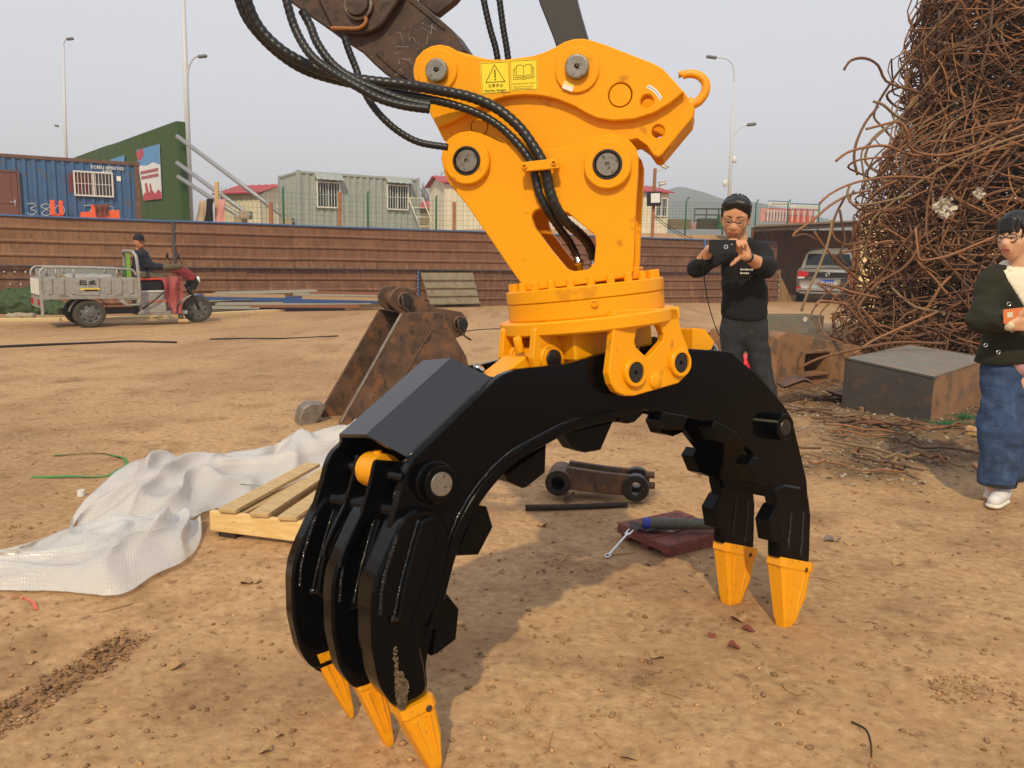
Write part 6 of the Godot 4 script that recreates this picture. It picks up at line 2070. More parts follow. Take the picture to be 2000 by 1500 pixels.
	extr(st, fil(pv([-0.98, 0.50, 0.98, 0.50, 0.97, 0.36, 0.80, 0.30, -0.80, 0.30, -0.97, 0.36]), 0.04, 2), -0.05, 0.12, 0.03)
	obj(st, "bumper", M.car_silver, c)
	st = ST()
	extr(st, fil(pv([-0.93, 0.42, 0.93, 0.42, 0.9, 0.37, -0.9, 0.37]), 0.02, 2), 0.10, 0.13, 0.006)
	obj(st, "bumper_trim", M.car_trim, c)
	st = ST()
	extr(st, fil(pv([-0.8, 0.30, 0.8, 0.30, 0.7, 0.22, -0.7, 0.22]), 0.02, 2), -0.1, 0.07, 0.01)
	obj(st, "valance", M.car_trim, c)
	st = ST()
	extr(st, fil(pv([-0.44, 0.83, 0.44, 0.83, 0.40, 0.60, -0.40, 0.60]), 0.02, 2), 0.02, 0.028, 0.004)
	obj(st, "plate_recess", M.car_silver, c)
	st = ST()
	box(st, Vector3(0, 0.845, 0.045), Vector3(1.15, 0.03, 0.03), Basis(), 0.006)
	obj(st, "chrome_bar", M.chrome, c)
	st = ST()
	box(st, Vector3(0.0, 0.72, 0.036), Vector3(0.44, 0.15, 0.012), Basis(), 0.002)
	var np := obj(st, "number_plate", M.plate_blue, c)
	var tm := words("F V115B", 0.085, 0.004)
	put(tm, "lettering", M.sticker_white, np, Transform3D(Basis(), Vector3(-0.125, 0.678, 0.044)))
	st = ST()
	strokes(st, [[0.5, 0.0, 0.5, 0.25], [0.1, 0.12, 0.9, 0.12], [0.1, 0.3, 0.9, 0.3], [0.2, 0.45, 0.8, 0.45, 0.8, 0.75, 0.2, 0.75, 0.2, 0.45], [0.5, 0.45, 0.5, 1.0], [0.05, 0.88, 0.95, 0.88]], Vector2(-0.205, 0.765), 0.065, 0.09, 0.008, 0.044)
	obj(st, "plate_character", M.sticker_white, np)
	st = ST(true)
	var ring := []
	for i in 25: ring.append(Vector3(cos(TAU * i / 24) * 0.085, 0.965 + sin(TAU * i / 24) * 0.055, 0.03))
	tube(st, ring, 0.009, 6)
	var r2 := []
	for i in 25: r2.append(Vector3(cos(TAU * i / 24) * 0.032, 0.962 + sin(TAU * i / 24) * 0.05, 0.03))
	tube(st, r2, 0.008, 6)
	var r3 := []
	for i in 25: r3.append(Vector3(cos(TAU * i / 24) * 0.065, 0.985 + sin(TAU * i / 24) * 0.024, 0.03))
	tube(st, r3, 0.008, 6)
	obj(st, "badge", M.chrome, c)
	st = ST(false)
	cyl(st, Vector3(0.62, 0.66, 0.02), Vector3(0.62, 0.66, 0.035), 0.03, -1, 12)
	obj(st, "lock_cap", M.car_trim, c)

# ---------------------------------------------------------------- digging bucket lying behind the grapple
func make_bucket():
	var t := thing("digger_bucket", "worn brown steel digger bucket standing on its teeth behind the black claw", "bucket", Transform3D(Vector3(0.87462,0.00000,-0.48481),Vector3(0.00000,1.00000,0.00000),Vector3(0.48481,-0.00000,0.87462),Vector3(-1.377,0,-6.021)))
	var side := pv([0.594,0.875,0.894,0.874,0.942,0.847,1.061,0.655,1.153,0.506,1.185,0.339,1.156,0.155,1.026,-0.022,0.77,-0.092,0.099,-0.041,0.092,0.064])
	var w := 0.52
	var st := ST()
	extr(st, side, -0.025, 0.0, 0.003)
	var a := obj(st, "side_plate", M.bucket_steel, t)
	st = ST()
	extr(st, side, -w, -w + 0.025, 0.003)
	obj(st, "side_plate", M.bucket_steel, t)
	# curved shell from the top round the back
	st = ST(true)
	var sh := catm2(pv([0.894,0.874,0.962,0.811,1.061,0.655,1.153,0.506,1.185,0.339,1.156,0.155,1.026,-0.022,0.77,-0.092,0.394,-0.066,0.099,-0.037]), 3)
	for i in sh.size() - 1:
		quad(st, Vector3(sh[i].x, sh[i].y, -0.012), Vector3(sh[i + 1].x, sh[i + 1].y, -0.012), Vector3(sh[i + 1].x, sh[i + 1].y, -w + 0.012), Vector3(sh[i].x, sh[i].y, -w + 0.012))
	obj(st, "shell", M.bucket_steel, t)
	st = ST()
	var tp := pv([0.594,0.875,0.894,0.874])
	quad(st, Vector3(tp[0].x, tp[0].y, -0.01), Vector3(tp[1].x, tp[1].y, -0.01), Vector3(tp[1].x, tp[1].y, -w), Vector3(tp[0].x, tp[0].y, -w))
	obj(st, "top_plate", M.bucket_steel, t)
	# folded seam on the near side
	st = ST(true)
	weld(st, p3([0.85,0.742,0.002,0.769,0.63,0.002,0.674,0.483,0.002,0.599,0.354,0.002,0.571,0.311,0.002]), 0.008)
	obj(st, "seam", M.bucket_steel, a)
	st = ST()
	var fe := pv([0.597,0.87,0.101,0.054])
	var fd := fe[1] - fe[0]
	box(st, Vector3((fe[0].x + fe[1].x) / 2, (fe[0].y + fe[1].y) / 2, -0.01), Vector3(fd.length(), 0.016, 0.034), Basis(Vector3(0, 0, 1), fd.angle()), 0.004)
	obj(st, "edge_bar", M.worn_steel, a)
	# pin ears
	var ear := fil(pv([0.548,0.987,0.576,1.047,0.632,1.071,0.688,1.069,0.744,1.038,0.84,0.958,0.937,0.903,1.066,0.883,1.157,0.868,1.208,0.817,1.219,0.743,1.189,0.679,1.108,0.654,1.007,0.775,0.938,0.858,0.622,0.872,0.566,0.917]), 0.02, 2)
	for z in [-0.12, -0.40]:
		st = ST()
		extr(st, ear, z - 0.03, z, 0.004)
		obj(st, "ear", M.bucket_steel, t)
	for c in [Vector2(0.664,0.966), Vector2(1.142,0.772)]:
		st = ST(false)
		lathe(st, [[0.065, -0.45], [0.065, -0.105], [0.058, -0.098], [0.05, -0.098]], Vector3(c.x, c.y, 0), Vector3(0, 0, 1), 28)
		var bo := obj(st, "bushing", M.bucket_steel, t)
		st = ST(false)
		lathe(st, [[0.046, -0.47], [0.046, -0.055], [0.042, -0.05], [0.0, -0.05]], Vector3(c.x, c.y, 0), Vector3(0, 0, 1), 28)
		obj(st, "pin", M.oily_black, bo)
		st = ST(true)
		tube(st, [Vector3(c.x - 0.045, c.y + 0.05, -0.06), Vector3(c.x - 0.035, c.y - 0.04, -0.055), Vector3(c.x + 0.02, c.y - 0.10, -0.05), Vector3(c.x + 0.07, c.y - 0.13, -0.05)], 0.008, 6)
		obj(st, "retaining_rod", M.arm_steel, bo)
	var bolt := [Vector2(0.084,0.115), Vector2(-0.013,-0.022)]
	st = ST()
	for bz in 1:
		var tooth := fil(pv([0.042,0.159,0.09,0.139,-0.027,-0.048,-0.115,-0.06,-0.138,-0.018,-0.129,0.062,-0.103,0.129,-0.051,0.161]), 0.02, 2)
		for z in [-0.36]:
			st = ST()
			extr(st, tooth, z - 0.1, z + 0.06, 0.01)
			obj(st, "tooth", M.worn_steel, t)
	for b in bolt:
		st = ST(true)
		lathe(st, [[0.024, 0.0], [0.022, 0.014], [0.012, 0.022], [0.0, 0.024]], Vector3(b.x, b.y, -w + 0.026), Vector3(0, 0, 1), 14)
		obj(st, "rivet", M.worn_steel, t)

# ---------------------------------------------------------------- things lying around the grapple
func on_ground(p: Vector3, dy := 0.0) -> Vector3:
	return Vector3(p.x, ground_h(p.x, p.z) + dy, p.z)

func sheet_loft(st: SurfaceTool, near: Array, far: Array, hs: Array, seedv: float, nu: int, nv: int, fold: float):
	var A := catm(near, 8); var B := catm(far, 8)
	var prev := []
	for i in nu + 1:
		var u := float(i) / nu * (A.size() - 1)
		var k := int(min(u, A.size() - 2)); var f := u - k
		var a: Vector3 = A[k].lerp(A[k + 1], f); var b: Vector3 = B[k].lerp(B[k + 1], f)
		var hk := float(i) / nu * (hs.size() - 1)
		var hi := int(min(hk, hs.size() - 2))
		var H: float = lerp(float(hs[hi]), float(hs[hi + 1]), hk - hi)
		var row := []
		for j in nv + 1:
			var v := float(j) / nv
			var p := a.lerp(b, v)
			var e: float = pow(sin(PI * clamp(v * 0.96 + 0.02, 0.0, 1.0)), 0.7)
			var su: float = float(i) / nu * a.distance_to(A[0]) + i * 0.004
			var n1: float = 1.0 - abs(fold_noise.get_noise_2d(su * 0.55 + seedv, v * 0.55 + su * 0.25)) * 3.0
			var n2: float = 1.0 - abs(fold_noise.get_noise_2d(su * 1.1 - seedv, v * 1.5 - su * 0.5 + 5.0)) * 2.6
			var h: float = H * e * (0.80 + 0.26 * clamp(n1, -0.6, 1.0)) + fold * e * clamp(n2, -0.5, 1.0)
			row.append(Vector3(p.x + n2 * 0.02 * e, ground_h(p.x, p.z) + 0.006 + max(0.0, h), p.z + n1 * 0.02 * e))
		if i > 0:
			for j in nv: quad(st, prev[j], prev[j + 1], row[j + 1], row[j])
		prev = row

func make_foreground():
	var st: SurfaceTool
	# bubble wrap
	var t := thing("bubble_wrap", "crumpled sheet of white bubble wrap trailing over the earth beside the pallet", "plastic sheet")
	st = ST(true)
	sheet_loft(st, p3([-2.043,0,-2.944,-1.786,0,-2.969,-1.485,0,-2.934,-1.411,0,-3.096,-1.359,0,-3.273,-1.373,0,-3.468,-1.449,0,-3.711,-1.493,0,-3.783]), p3([-2.278,0,-3.3,-2.117,0,-3.32,-2.044,0,-3.46,-1.958,0,-3.598,-1.831,0,-3.676,-1.703,0,-3.712,-1.585,0,-3.778,-1.554,0,-3.857]), [0.04, 0.07, 0.11, 0.14, 0.15, 0.13, 0.09, 0.02], 2.0, 90, 44, 0.035)
	obj(st, "lower_lobe", M.bubble_wrap, t)
	st = ST(true)
	sheet_loft(st, p3([-1.94,0,-3.599,-1.775,0,-3.608,-1.655,0,-3.656,-1.532,0,-3.781,-1.49,0,-3.991,-1.326,0,-4.308,-1.078,0,-4.692,-0.774,0,-5.081]), p3([-2.059,0,-3.664,-2.139,0,-3.921,-2.173,0,-4.305,-2.172,0,-4.586,-2.036,0,-4.744,-1.73,0,-5.014,-1.461,0,-5.209,-1.091,0,-5.727]), [0.03, 0.12, 0.22, 0.25, 0.21, 0.17, 0.20, 0.25], 7.0, 120, 52, 0.05)
	obj(st, "upper_lobe", M.bubble_wrap, t)
	st = ST(true)
	sheet_loft(st, p3([-2.163,0,-3.125,-1.973,0,-3.222,-1.86,0,-3.368,-1.719,0,-3.489]), p3([-2.293,0,-3.323,-2.152,0,-3.342,-2.065,0,-3.498,-1.995,0,-3.624]), [0.03, 0.05, 0.05, 0.03], 4.0, 40, 20, 0.012)
	obj(st, "soiled_corner", M.bubble_wrap_soiled, t)
	# timber pallet
	var px := Vector3(-1.336,0,-3.645)
	var ex := (Vector3(-0.905,0,-3.517) - px).normalized()
	var ez := ex.cross(Vector3.UP).normalized()
	var pl := thing("wooden_pallet", "new pale timber pallet lying half behind the three tined black claw", "pallet", Transform3D(Basis(ex, Vector3.UP, ez), px + Vector3(-0.02, 0.02, 0)))
	st = ST()
	box(st, Vector3(0.45, 0.062, 0.0), Vector3(0.95, 0.095, 0.03), Basis(), 0.003)
	obj(st, "front_board", M.wood_new_end, pl)
	for x in [0.10, 0.45, 0.85]:
		st = ST()
		box(st, Vector3(x, 0.06, -0.42), Vector3(0.06, 0.09, 0.78), Basis(), 0.003)
		obj(st, "runner", M.wood_new, pl)
	for i in 7:
		st = ST()
		box(st, Vector3(0.045 + i * 0.145, 0.122 + rng.randf_range(-0.002, 0.003), -0.41), Vector3(0.088, 0.02, 0.88), Basis(Vector3.UP, 0.10 + rng.randf_range(-0.03, 0.03)), 0.002)
		obj(st, "slat", M.wood_new, pl, Transform3D(Basis(), Vector3.ZERO))
	for x in [0.06, 0.85]:
		st = ST()
		box(st, Vector3(x, 0.0, -0.04), Vector3(0.09, 0.03, 0.10), Basis(), 0.003)
		obj(st, "foot", M.wood_dark, pl)
	# link of the digger
	var la := Vector3(0.266,0,-4.385); var lb := Vector3(0.68,0,-4.313)
	var lx := (lb - la).normalized()
	var lz := lx.cross(Vector3.UP).normalized()
	var lk := thing("digger_link", "rusty steel link with two bored ends lying on the earth under the claw arch", "link", Transform3D(Basis(lx, Vector3.UP, lz), la + Vector3(0, 0.005, 0)))
	var LL := la.distance_to(lb)
	st = ST()
	extr(st, fil(pv([0.04, 0.045, LL * 0.62, 0.03, LL - 0.02, 0.03, LL - 0.02, 0.145, LL * 0.62, 0.15, 0.04, 0.17]), 0.01, 2), -0.035, -0.005, 0.004)
	obj(st, "web", M.bucket_steel, lk)
	st = ST()
	extr(st, fil(pv([0.04, 0.045, LL * 0.62, 0.03, LL - 0.02, 0.03, LL - 0.02, 0.145, LL * 0.62, 0.15, 0.04, 0.17]), 0.01, 2), -0.175, -0.145, 0.004)
	obj(st, "web", M.bucket_steel, lk)
	st = ST()
	box(st, Vector3(LL * 0.38, 0.09, -0.09), Vector3(LL * 0.5, 0.03, 0.11), Basis(), 0.003)
	obj(st, "floor_plate", M.bucket_steel, lk)
	st = ST(false)
	lathe(st, [[0.05, -0.01], [0.068, -0.01], [0.072, 0.0], [0.072, 0.19], [0.05, 0.19], [0.05, -0.01]], Vector3(0.0, 0.085, 0.012), Vector3(0, 0, -1), 32)
	var e1 := obj(st, "bored_end", M.bucket_steel, lk)
	st = ST(false)
	lathe(st, [[0.038, 0.0], [0.071, 0.0], [0.071, 0.008], [0.038, 0.008], [0.038, 0.16], [0.0, 0.16]], Vector3(0.0, 0.085, 0.03), Vector3(0, 0, -1), 32)
	obj(st, "bushing", M.oily_black, e1)
	for z in [0.02, -0.14]:
		st = ST(false)
		lathe(st, [[0.036, 0.0], [0.07, 0.0], [0.074, 0.008], [0.074, 0.055], [0.036, 0.055], [0.036, 0.0]], Vector3(LL, 0.078, z), Vector3(0, 0, -1), 32)
		obj(st, "bored_end", M.oily_black, lk)
	for p in [[Vector3(0.055, 0.012, 0.02), 0.0], [Vector3(LL + 0.05, 0.12, -0.14), 1.0], [Vector3(LL + 0.055, 0.06, -0.14), 1.0]]:
		st = ST()
		lathe(st, [[0.0, 0.0], [0.02, 0.0], [0.02, 0.05], [0.0, 0.05]], p[0], Vector3(p[1], 0, 1.0 - p[1]), 8)
		obj(st, "lug", M.bucket_steel, lk)
	# stick
	var sp := p3([0.082,0,-4.186,0.255,0,-4.187,0.448,0,-4.216,0.628,0,-4.236])
	var sk := thing("wooden_stick", "dark wooden stick lying before the rusty link", "stick", Transform3D(Basis(), sp[0]))
	for i in 4: sp[i] = on_ground(sp[i], 0.017) - sk.position
	st = ST(true)
	tube(st, catm(sp, 4), 0.0165, 8, 0.014)
	obj(st, "wood", M.wood_dark, sk)
	# red board platform with tools
	var r0 := Vector3(0.711,0,-3.468); var r1 := Vector3(0.529,0,-3.741); var r2 := Vector3(0.994,0,-3.694)
	var rx := (r0 - r1).normalized(); var rz := rx.cross(Vector3.UP).normalized()
	var RL := r0.distance_to(r1)
	var rp := thing("red_pallet", "small dark red wooden pallet with tools lying under the claw arch", "pallet", Transform3D(Basis(rx, Vector3.UP, rz), r1 + Vector3(0, ground_h(r1.x, r1.z), 0)))
	var RW := 0.36
	for x in [0.03, RL * 0.5, RL - 0.03]:
		st = ST()
		box(st, Vector3(x, 0.028, -RW / 2), Vector3(0.05, 0.055, RW), Basis(), 0.003)
		obj(st, "runner", M.wood_red, rp)
	for i in 3:
		st = ST()
		box(st, Vector3(RL * (0.16 + 0.34 * i), 0.068 - 0.004 * i, -RW / 2), Vector3(RL * 0.33, 0.026, RW + 0.04), Basis(Vector3.UP, 0.02 * i), 0.004)
		obj(st, "board", M.wood_red, rp)
	for i in 2:
		st = ST()
		box(st, Vector3(RL * 0.5, 0.05, 0.012 - (RW + 0.02) * i), Vector3(RL * 1.02, 0.035, 0.02), Basis(), 0.003)
		obj(st, "edge_board", M.wood_red, rp)
	var gr := thing("steel_roller", "grey steel roller with a blue end lying at the back of the red pallet", "roller", Transform3D(Basis(), Vector3(0.614,0.11,-3.628)))
	var rdir: Vector3 = Vector3(0.942,0.11,-3.631) - Vector3(0.614,0.11,-3.628)
	st = ST(true)
	cyl(st, rdir * 0.09, rdir * 1.15, 0.026, -1, 20)
	obj(st, "barrel", M.grey_tube, gr)
	st = ST(true)
	cyl(st, Vector3.ZERO, rdir * 0.088, 0.0265, -1, 20)
	obj(st, "end_cap", M.blue_paint, gr)
	wrench("combination_wrench", "chrome combination wrench leaning from the red pallet's corner to the ground", Vector3(0.427,0.012,-3.441), Vector3(0.539,0.088,-3.559), 0.012)
	wrench("long_wrench", "slim chrome rod wrench lying along the grey roller", Vector3(0.637,0.088,-3.68), Vector3(0.864,0.088,-3.671), 0.007)
	wrench("small_wrench", "small bent chrome spanner in the middle of the red pallet", Vector3(0.683,0.088,-3.631), Vector3(0.73,0.088,-3.591), 0.006)
	var rg := thing("oily_rag", "dark oily rag spread on the red pallet behind the small spanner", "rag", Transform3D(Basis(), Vector3(0.631,0.086,-3.642)))
	st = ST(true)
	var pr := []
	for i in 9:
		var row := []
		for j in 9: row.append(Vector3((i - 4) * 0.018 + 0.01 * sin(j * 1.3), 0.006 + 0.006 * sin(i * 1.7) * cos(j * 1.1), (j - 4) * 0.014 + 0.008 * sin(i * 2.0)))
		if i > 0:
			for j in 8: quad(st, pr[j], pr[j + 1], row[j + 1], row[j])
		pr = row
	obj(st, "cloth", M.paper_dark, rg)
	# green strapping band
	ribbon("strapping_band", "bent green strapping band lying on the earth left of the bubble wrap", p3([-2.922,0,-5.102,-2.649,0,-5.178,-2.473,0,-5.053,-2.373,0,-4.929,-2.345,0,-4.783,-2.367,0,-4.641,-2.549,0,-4.562,-2.741,0,-4.549]), 0.024, M.strap_green, "band")
	ribbon("strapping_band", "short green strapping band caught between bubble wrap and wooden pallet", p3([-1.605,0,-4.272,-1.516,0,-4.296,-1.349,0,-4.249,-1.287,0,-4.178]), 0.008, M.strap_green, "band", 0.08)
	ribbon("pink_twine", "pink plastic twine lying near the bubble wrap's soiled end", p3([-1.866,0,-2.913,-1.825,0,-2.92,-1.767,0,-2.876,-1.714,0,-2.816]), 0.013, M.string_pink, "twine")
	var cp := thing("bottle_cap", "white plastic bottle cap lying between green band and bubble wrap", "cap", Transform3D(Basis(), on_ground(Vector3(-2.29,0,-4.23))))
	st = ST(false)
	lathe(st, [[0.0, 0.0], [0.018, 0.0], [0.019, 0.004], [0.0185, 0.034], [0.017, 0.035], [0.0165, 0.004], [0.0, 0.004]], Vector3.ZERO, Vector3.UP, 24)
	obj(st, "shell", M.plastic_white, cp)
	# dark cable trodden into the track
	var cabs := [[[-7.249,0,-10.859,-6.604,0,-11.159,-5.99,0,-11.606,-5.611,0,-11.889,-5.234,0,-11.881,-4.892,0,-11.866], "black cable lying across the earth in front of the tricycle", 0.02], [[-4.621,0,-12.449,-4.229,0,-12.682,-3.569,0,-12.886,-2.862,0,-13.365], "black cable end lying behind the bubble wrap on the pale track", 0.014], [[-0.886,0,-14.618,-0.585,0,-15.109,-0.162,0,-15.308], "thin black cable beside the bucket's pin", 0.012]]
	for c in cabs:
		var p := p3(c[0])
		var o := thing("ground_cable", c[1], "cable", Transform3D(Basis(), p[0]), "cables on the ground")
		for i in p.size(): p[i] = on_ground(p[i], c[2] * 0.6) - o.position
		st = ST(true)
		tube(st, catm(p, 4), c[2], 6)
		obj(st, "sheath", M.cable_black, o)

func ribbon(called: String, label: String, p: Array, w: float, m: Material, cat: String, lift := 0.0):
	var t := thing(called, label, cat, Transform3D(Basis(), p[0]))
	var q := catm(p, 5)
	var st := ST(true)
	var pa := Vector3.ZERO; var pb := Vector3.ZERO
	for i in q.size():
		var d: Vector3 = (q[min(i + 1, q.size() - 1)] - q[max(i - 1, 0)]).normalized()
		var n := d.cross(Vector3.UP).normalized()
		var c := on_ground(q[i], 0.005 + lift + 0.004 * sin(i * 0.7)) - t.position
		var tw := 0.5 * sin(i * 0.35)
		var a: Vector3 = c + (n * cos(tw) + Vector3.UP * abs(sin(tw))) * w * 0.5; var b := c - n * cos(tw) * w * 0.5
		if i > 0:
			quad(st, pa, a, b, pb)
			quad(st, pa + Vector3(0, 0.0015, 0), pb + Vector3(0, 0.0015, 0), b + Vector3(0, 0.0015, 0), a + Vector3(0, 0.0015, 0))
		pa = a; pb = b
	obj(st, "strip", m, t)

func wrench(called: String, label: String, a: Vector3, b: Vector3, w: float):
	var t := thing(called, label, "wrench", Transform3D(Basis(), a), "wrenches on the red pallet")
	var d := b - a
	var L := d.length()
	var x := d.normalized()
	var z := x.cross(Vector3.UP).normalized()
	var y := z.cross(x)
	var bs := Basis(x, -z, y)
	var sh := PackedVector2Array([Vector2(0.02, -w * 0.45), Vector2(L - 0.02, -w * 0.5), Vector2(L - 0.012, -w * 1.3), Vector2(L + 0.018, -w * 1.25), Vector2(L + 0.022, -w * 0.6), Vector2(L - 0.002, -w * 0.5), Vector2(L - 0.002, w * 0.5), Vector2(L + 0.024, w * 0.7), Vector2(L + 0.016, w * 1.3), Vector2(L - 0.014, w * 1.2), Vector2(L - 0.02, w * 0.5), Vector2(0.02, w * 0.45)])
	var st := ST()
	extr(st, sh, -w * 0.25, w * 0.25, w * 0.08)
	obj(st, "shank", M.chrome, t, Transform3D(bs, Vector3.ZERO))
	st = ST(false)
	lathe(st, [[w * 0.75, -w * 0.35], [w * 1.2, -w * 0.35], [w * 1.25, 0.0], [w * 1.2, w * 0.35], [w * 0.75, w * 0.35], [w * 0.75, -w * 0.35]], Vector3(0.012, 0, 0), Vector3(0, 0, 1), 18)
	obj(st, "ring_end", M.chrome, t, Transform3D(bs, Vector3.ZERO))

# ---------------------------------------------------------------- scrap on the right
func slab(called: String, label: String, foot: Array, h: Array, m_side: Material, m_front: Material, m_top: Material):
	# foot: near corner, left corner, right corner on the ground; far corner follows
	var n: Vector3 = foot[0]; var l: Vector3 = foot[1]; var r: Vector3 = foot[2]
	var f := l + r - n
	var t := thing(called, label, "counterweight", Transform3D(Basis(), n))
	var b := [Vector3.ZERO, r - n, f - n, l - n]
	var P := []
	for i in 4: P.append([b[i] + Vector3(0, -0.04, 0), b[i] + Vector3(0, h[i], 0)])
	var names := ["end_face", "rear_face", "rear_face", "front_face"]
	for i in 4:
		var st := ST(true)
		var j := (i + 1) % 4
		var N := 12
		for u in N:
			for v in 6:
				var Q := []
				for e in [[u, v], [u + 1, v], [u + 1, v + 1], [u, v + 1]]:
					var uu: float = float(e[0]) / N; var vv: float = float(e[1]) / 6.0
					var p: Vector3 = P[i][0].lerp(P[j][0], uu).lerp(P[i][1].lerp(P[j][1], uu), vv)
					var edge: float = min(min(uu, 1.0 - uu) * 8.0, min((1.0 - vv) * 4.0, 1.0))
					var c: Vector3 = (P[0][0] + P[2][1]) / 2
					p += (c - p).normalized() * (0.012 * (1.0 - clamp(edge, 0.0, 1.0))) + Vector3(wn.get_noise_3d(p.x * 0.5, p.y * 0.5, p.z * 0.5), 0, wn.get_noise_3d(p.z * 0.5, p.x * 0.5, p.y * 0.5)) * 0.012 * clamp(edge, 0.0, 1.0)
					Q.append(p)
				quad(st, Q[0], Q[3], Q[2], Q[1])
		obj(st, names[i], m_front if i == 3 else m_side, t)
	var st2 := ST(true)
	var N2 := 10
	for u in N2:
		for v in N2:
			var Q := []
			for e in [[u, v], [u + 1, v], [u + 1, v + 1], [u, v + 1]]:
				var uu: float = float(e[0]) / N2; var vv: float = float(e[1]) / N2
				var p: Vector3 = P[0][1].lerp(P[1][1], uu).lerp(P[3][1].lerp(P[2][1], uu), vv)
				var edge: float = min(min(uu, 1.0 - uu), min(vv, 1.0 - vv)) * 8.0
				p.y += wn.get_noise_2d(p.x * 0.4, p.z * 0.4) * 0.015 * clamp(edge, 0.0, 1.0) - 0.012 * (1.0 - clamp(edge, 0.0, 1.0))
				Q.append(p)
			quad(st2, Q[0], Q[1], Q[2], Q[3])
	obj(st2, "top_face", m_top, t)
	return t

func make_right_side():
	var st: SurfaceTool
	var n := Vector3(3.337,0,-6.417)
	var c1 = slab("counterweight_block", "large rusty steel counterweight block, black front and orange brown end, beside the woman", [n, Vector3(2.918,0,-7.171), Vector3(4.544,0,-7.749)], [0.44, 0.46, 0.50, 0.50], M.rust_block, M.rust_block_dark, M.rust_block_grey)
	st = ST()
	box(st, Vector3(-0.02, 0.05, 0.0) + (Vector3(2.918,0,-7.171) - n) * 0.72, Vector3(0.03, 0.08, 0.05), Basis(), 0.004)
	obj(st, "lug", M.rust_block, c1)
	# wedge shaped block behind with a square pocket
	var o := Vector3(2.641,0,-8.147)
	var c2 := thing("counterweight_wedge", "rusty counterweight with a square pocket lying behind the black fronted block", "counterweight", Transform3D(Basis(Vector3.UP, 0.62), Vector3(3.255,0.09,-8.6) * Vector3(1, 0, 1)))
	var pw := fil(pv([-0.75, 0.0, 0.75, 0.0, 0.72, 0.42, 0.45, 0.45, -0.60, 0.62, -0.74, 0.58]), 0.03, 2)
	st = ST()
	extr(st, pw, -0.9, -0.25, 0.015)
	obj(st, "block", M.rust_block, c2)
	st = ST()
	extr(st, pw, -0.249, 0.0, 0.006, [pv([-0.34, 0.17, 0.10, 0.17, 0.10, 0.39, -0.34, 0.39])])
	obj(st, "front_slab", M.rust_block, c2)
	st = ST()
	for f in [[Vector3(-0.12, 0.40, 0.02), Vector3(0.46, 0.03, 0.05)], [Vector3(-0.12, 0.16, 0.02), Vector3(0.46, 0.03, 0.05)], [Vector3(-0.35, 0.28, 0.02), Vector3(0.03, 0.27, 0.05)], [Vector3(0.11, 0.28, 0.02), Vector3(0.03, 0.27, 0.05)]]:
		box(st, f[0], f[1], Basis(), 0.004)
	obj(st, "pocket_rim", M.rust_block, c2)
	for p in [Vector3(0.1, 0.52, -0.3), Vector3(-0.3, 0.59, -0.5)]:
		st = ST()
		box(st, p, Vector3(0.12, 0.02, 0.05), Basis(Vector3(0, 0, 1), -0.15), 0.004)
		obj(st, "lifting_lip", M.rust_block, c2)
	# grey plate box behind the man
	var g := Vector3(4.022,0,-14.653); var g2 := Vector3(5.741,0,-15.178)
	var pb := thing("steel_trough", "grey painted steel trough with a round hole standing behind the man's hip", "trough", Transform3D(Basis((g2 - g).normalized(), Vector3.UP, (g2 - g).normalized().cross(Vector3.UP)), g))
	var GL := g.distance_to(g2)
	st = ST()
	box(st, Vector3(GL / 2, 0.18, 0), Vector3(GL, 0.38, 0.03), Basis(), 0.005)
	obj(st, "front_plate", M.rust_block_grey, pb)
	st = ST()
	box(st, Vector3(GL / 2, 0.18, -0.5), Vector3(GL, 0.38, 0.03), Basis(), 0.005)
	obj(st, "rear_plate", M.rust_block_grey, pb)
	for x in [0.02, GL - 0.02]:
		st = ST()
		box(st, Vector3(x, 0.18, -0.25), Vector3(0.03, 0.37, 0.46), Basis(), 0.004)
		obj(st, "end_plate", M.rust_block_grey, pb)
	st = ST(false)
	cyl(st, Vector3(GL * 0.77, 0.30, 0.016), Vector3(GL * 0.77, 0.30, 0.024), 0.045, -1, 16)
	obj(st, "cap", M.cream_sheet, pb)
	# plates in the litter
	var plates := [[Vector3(2.892,0,-9.167), Vector3(1.1, 0.012, 0.4), 0.2, 0.10, "rust_block", "bent rusty steel plate lying in front of the wedge shaped counterweight"], [Vector3(2.888,0,-7.584), Vector3(0.75, 0.02, 0.35), -0.1, 0.14, "bucket_steel", "dark curled plate lying left of the black fronted block"], [Vector3(3.292,0,-13.517), Vector3(0.8, 0.02, 0.5), 0.3, 0.10, "rust_block", "rusty scrap plate heaped behind the orange port block"], [Vector3(7.299,0,-16.973), Vector3(0.9, 0.02, 0.6), 0.5, 0.3, "plastic_bag", "pale plastic sheeting lying at the foot of the rebar heap"], [Vector3(9.194,0,-21.132), Vector3(0.7, 0.03, 0.4), 0.1, 0.05, "orange_plastic", "orange plastic board lying by the carport post"]]
	for p in plates:
		var o2 := thing("scrap_plate", p[5], "plate", Transform3D(Basis(Vector3.UP, p[2]), on_ground(p[0], 0.0)))
		st = ST(true)
		var N := 8
		var prev := []
		for i in N + 1:
			var row := []
			for k in 2:
				var x: float = (float(i) / N - 0.5) * p[1].x
				row.append(Vector3(x, p[3] + 0.07 * sin(i * 0.8) + 0.01, (k - 0.5) * p[1].z + 0.05 * sin(i * 1.9)))
			if i > 0:
				quad(st, prev[0], prev[1], row[1], row[0])
				for k in 2: prev[k].y -= p[1].y
				var r2 := [row[0] - Vector3(0, p[1].y, 0), row[1] - Vector3(0, p[1].y, 0)]
				quad(st, prev[0], r2[0], r2[1], prev[1])
			prev = row
		obj(st, "plate", M[p[4]], o2)
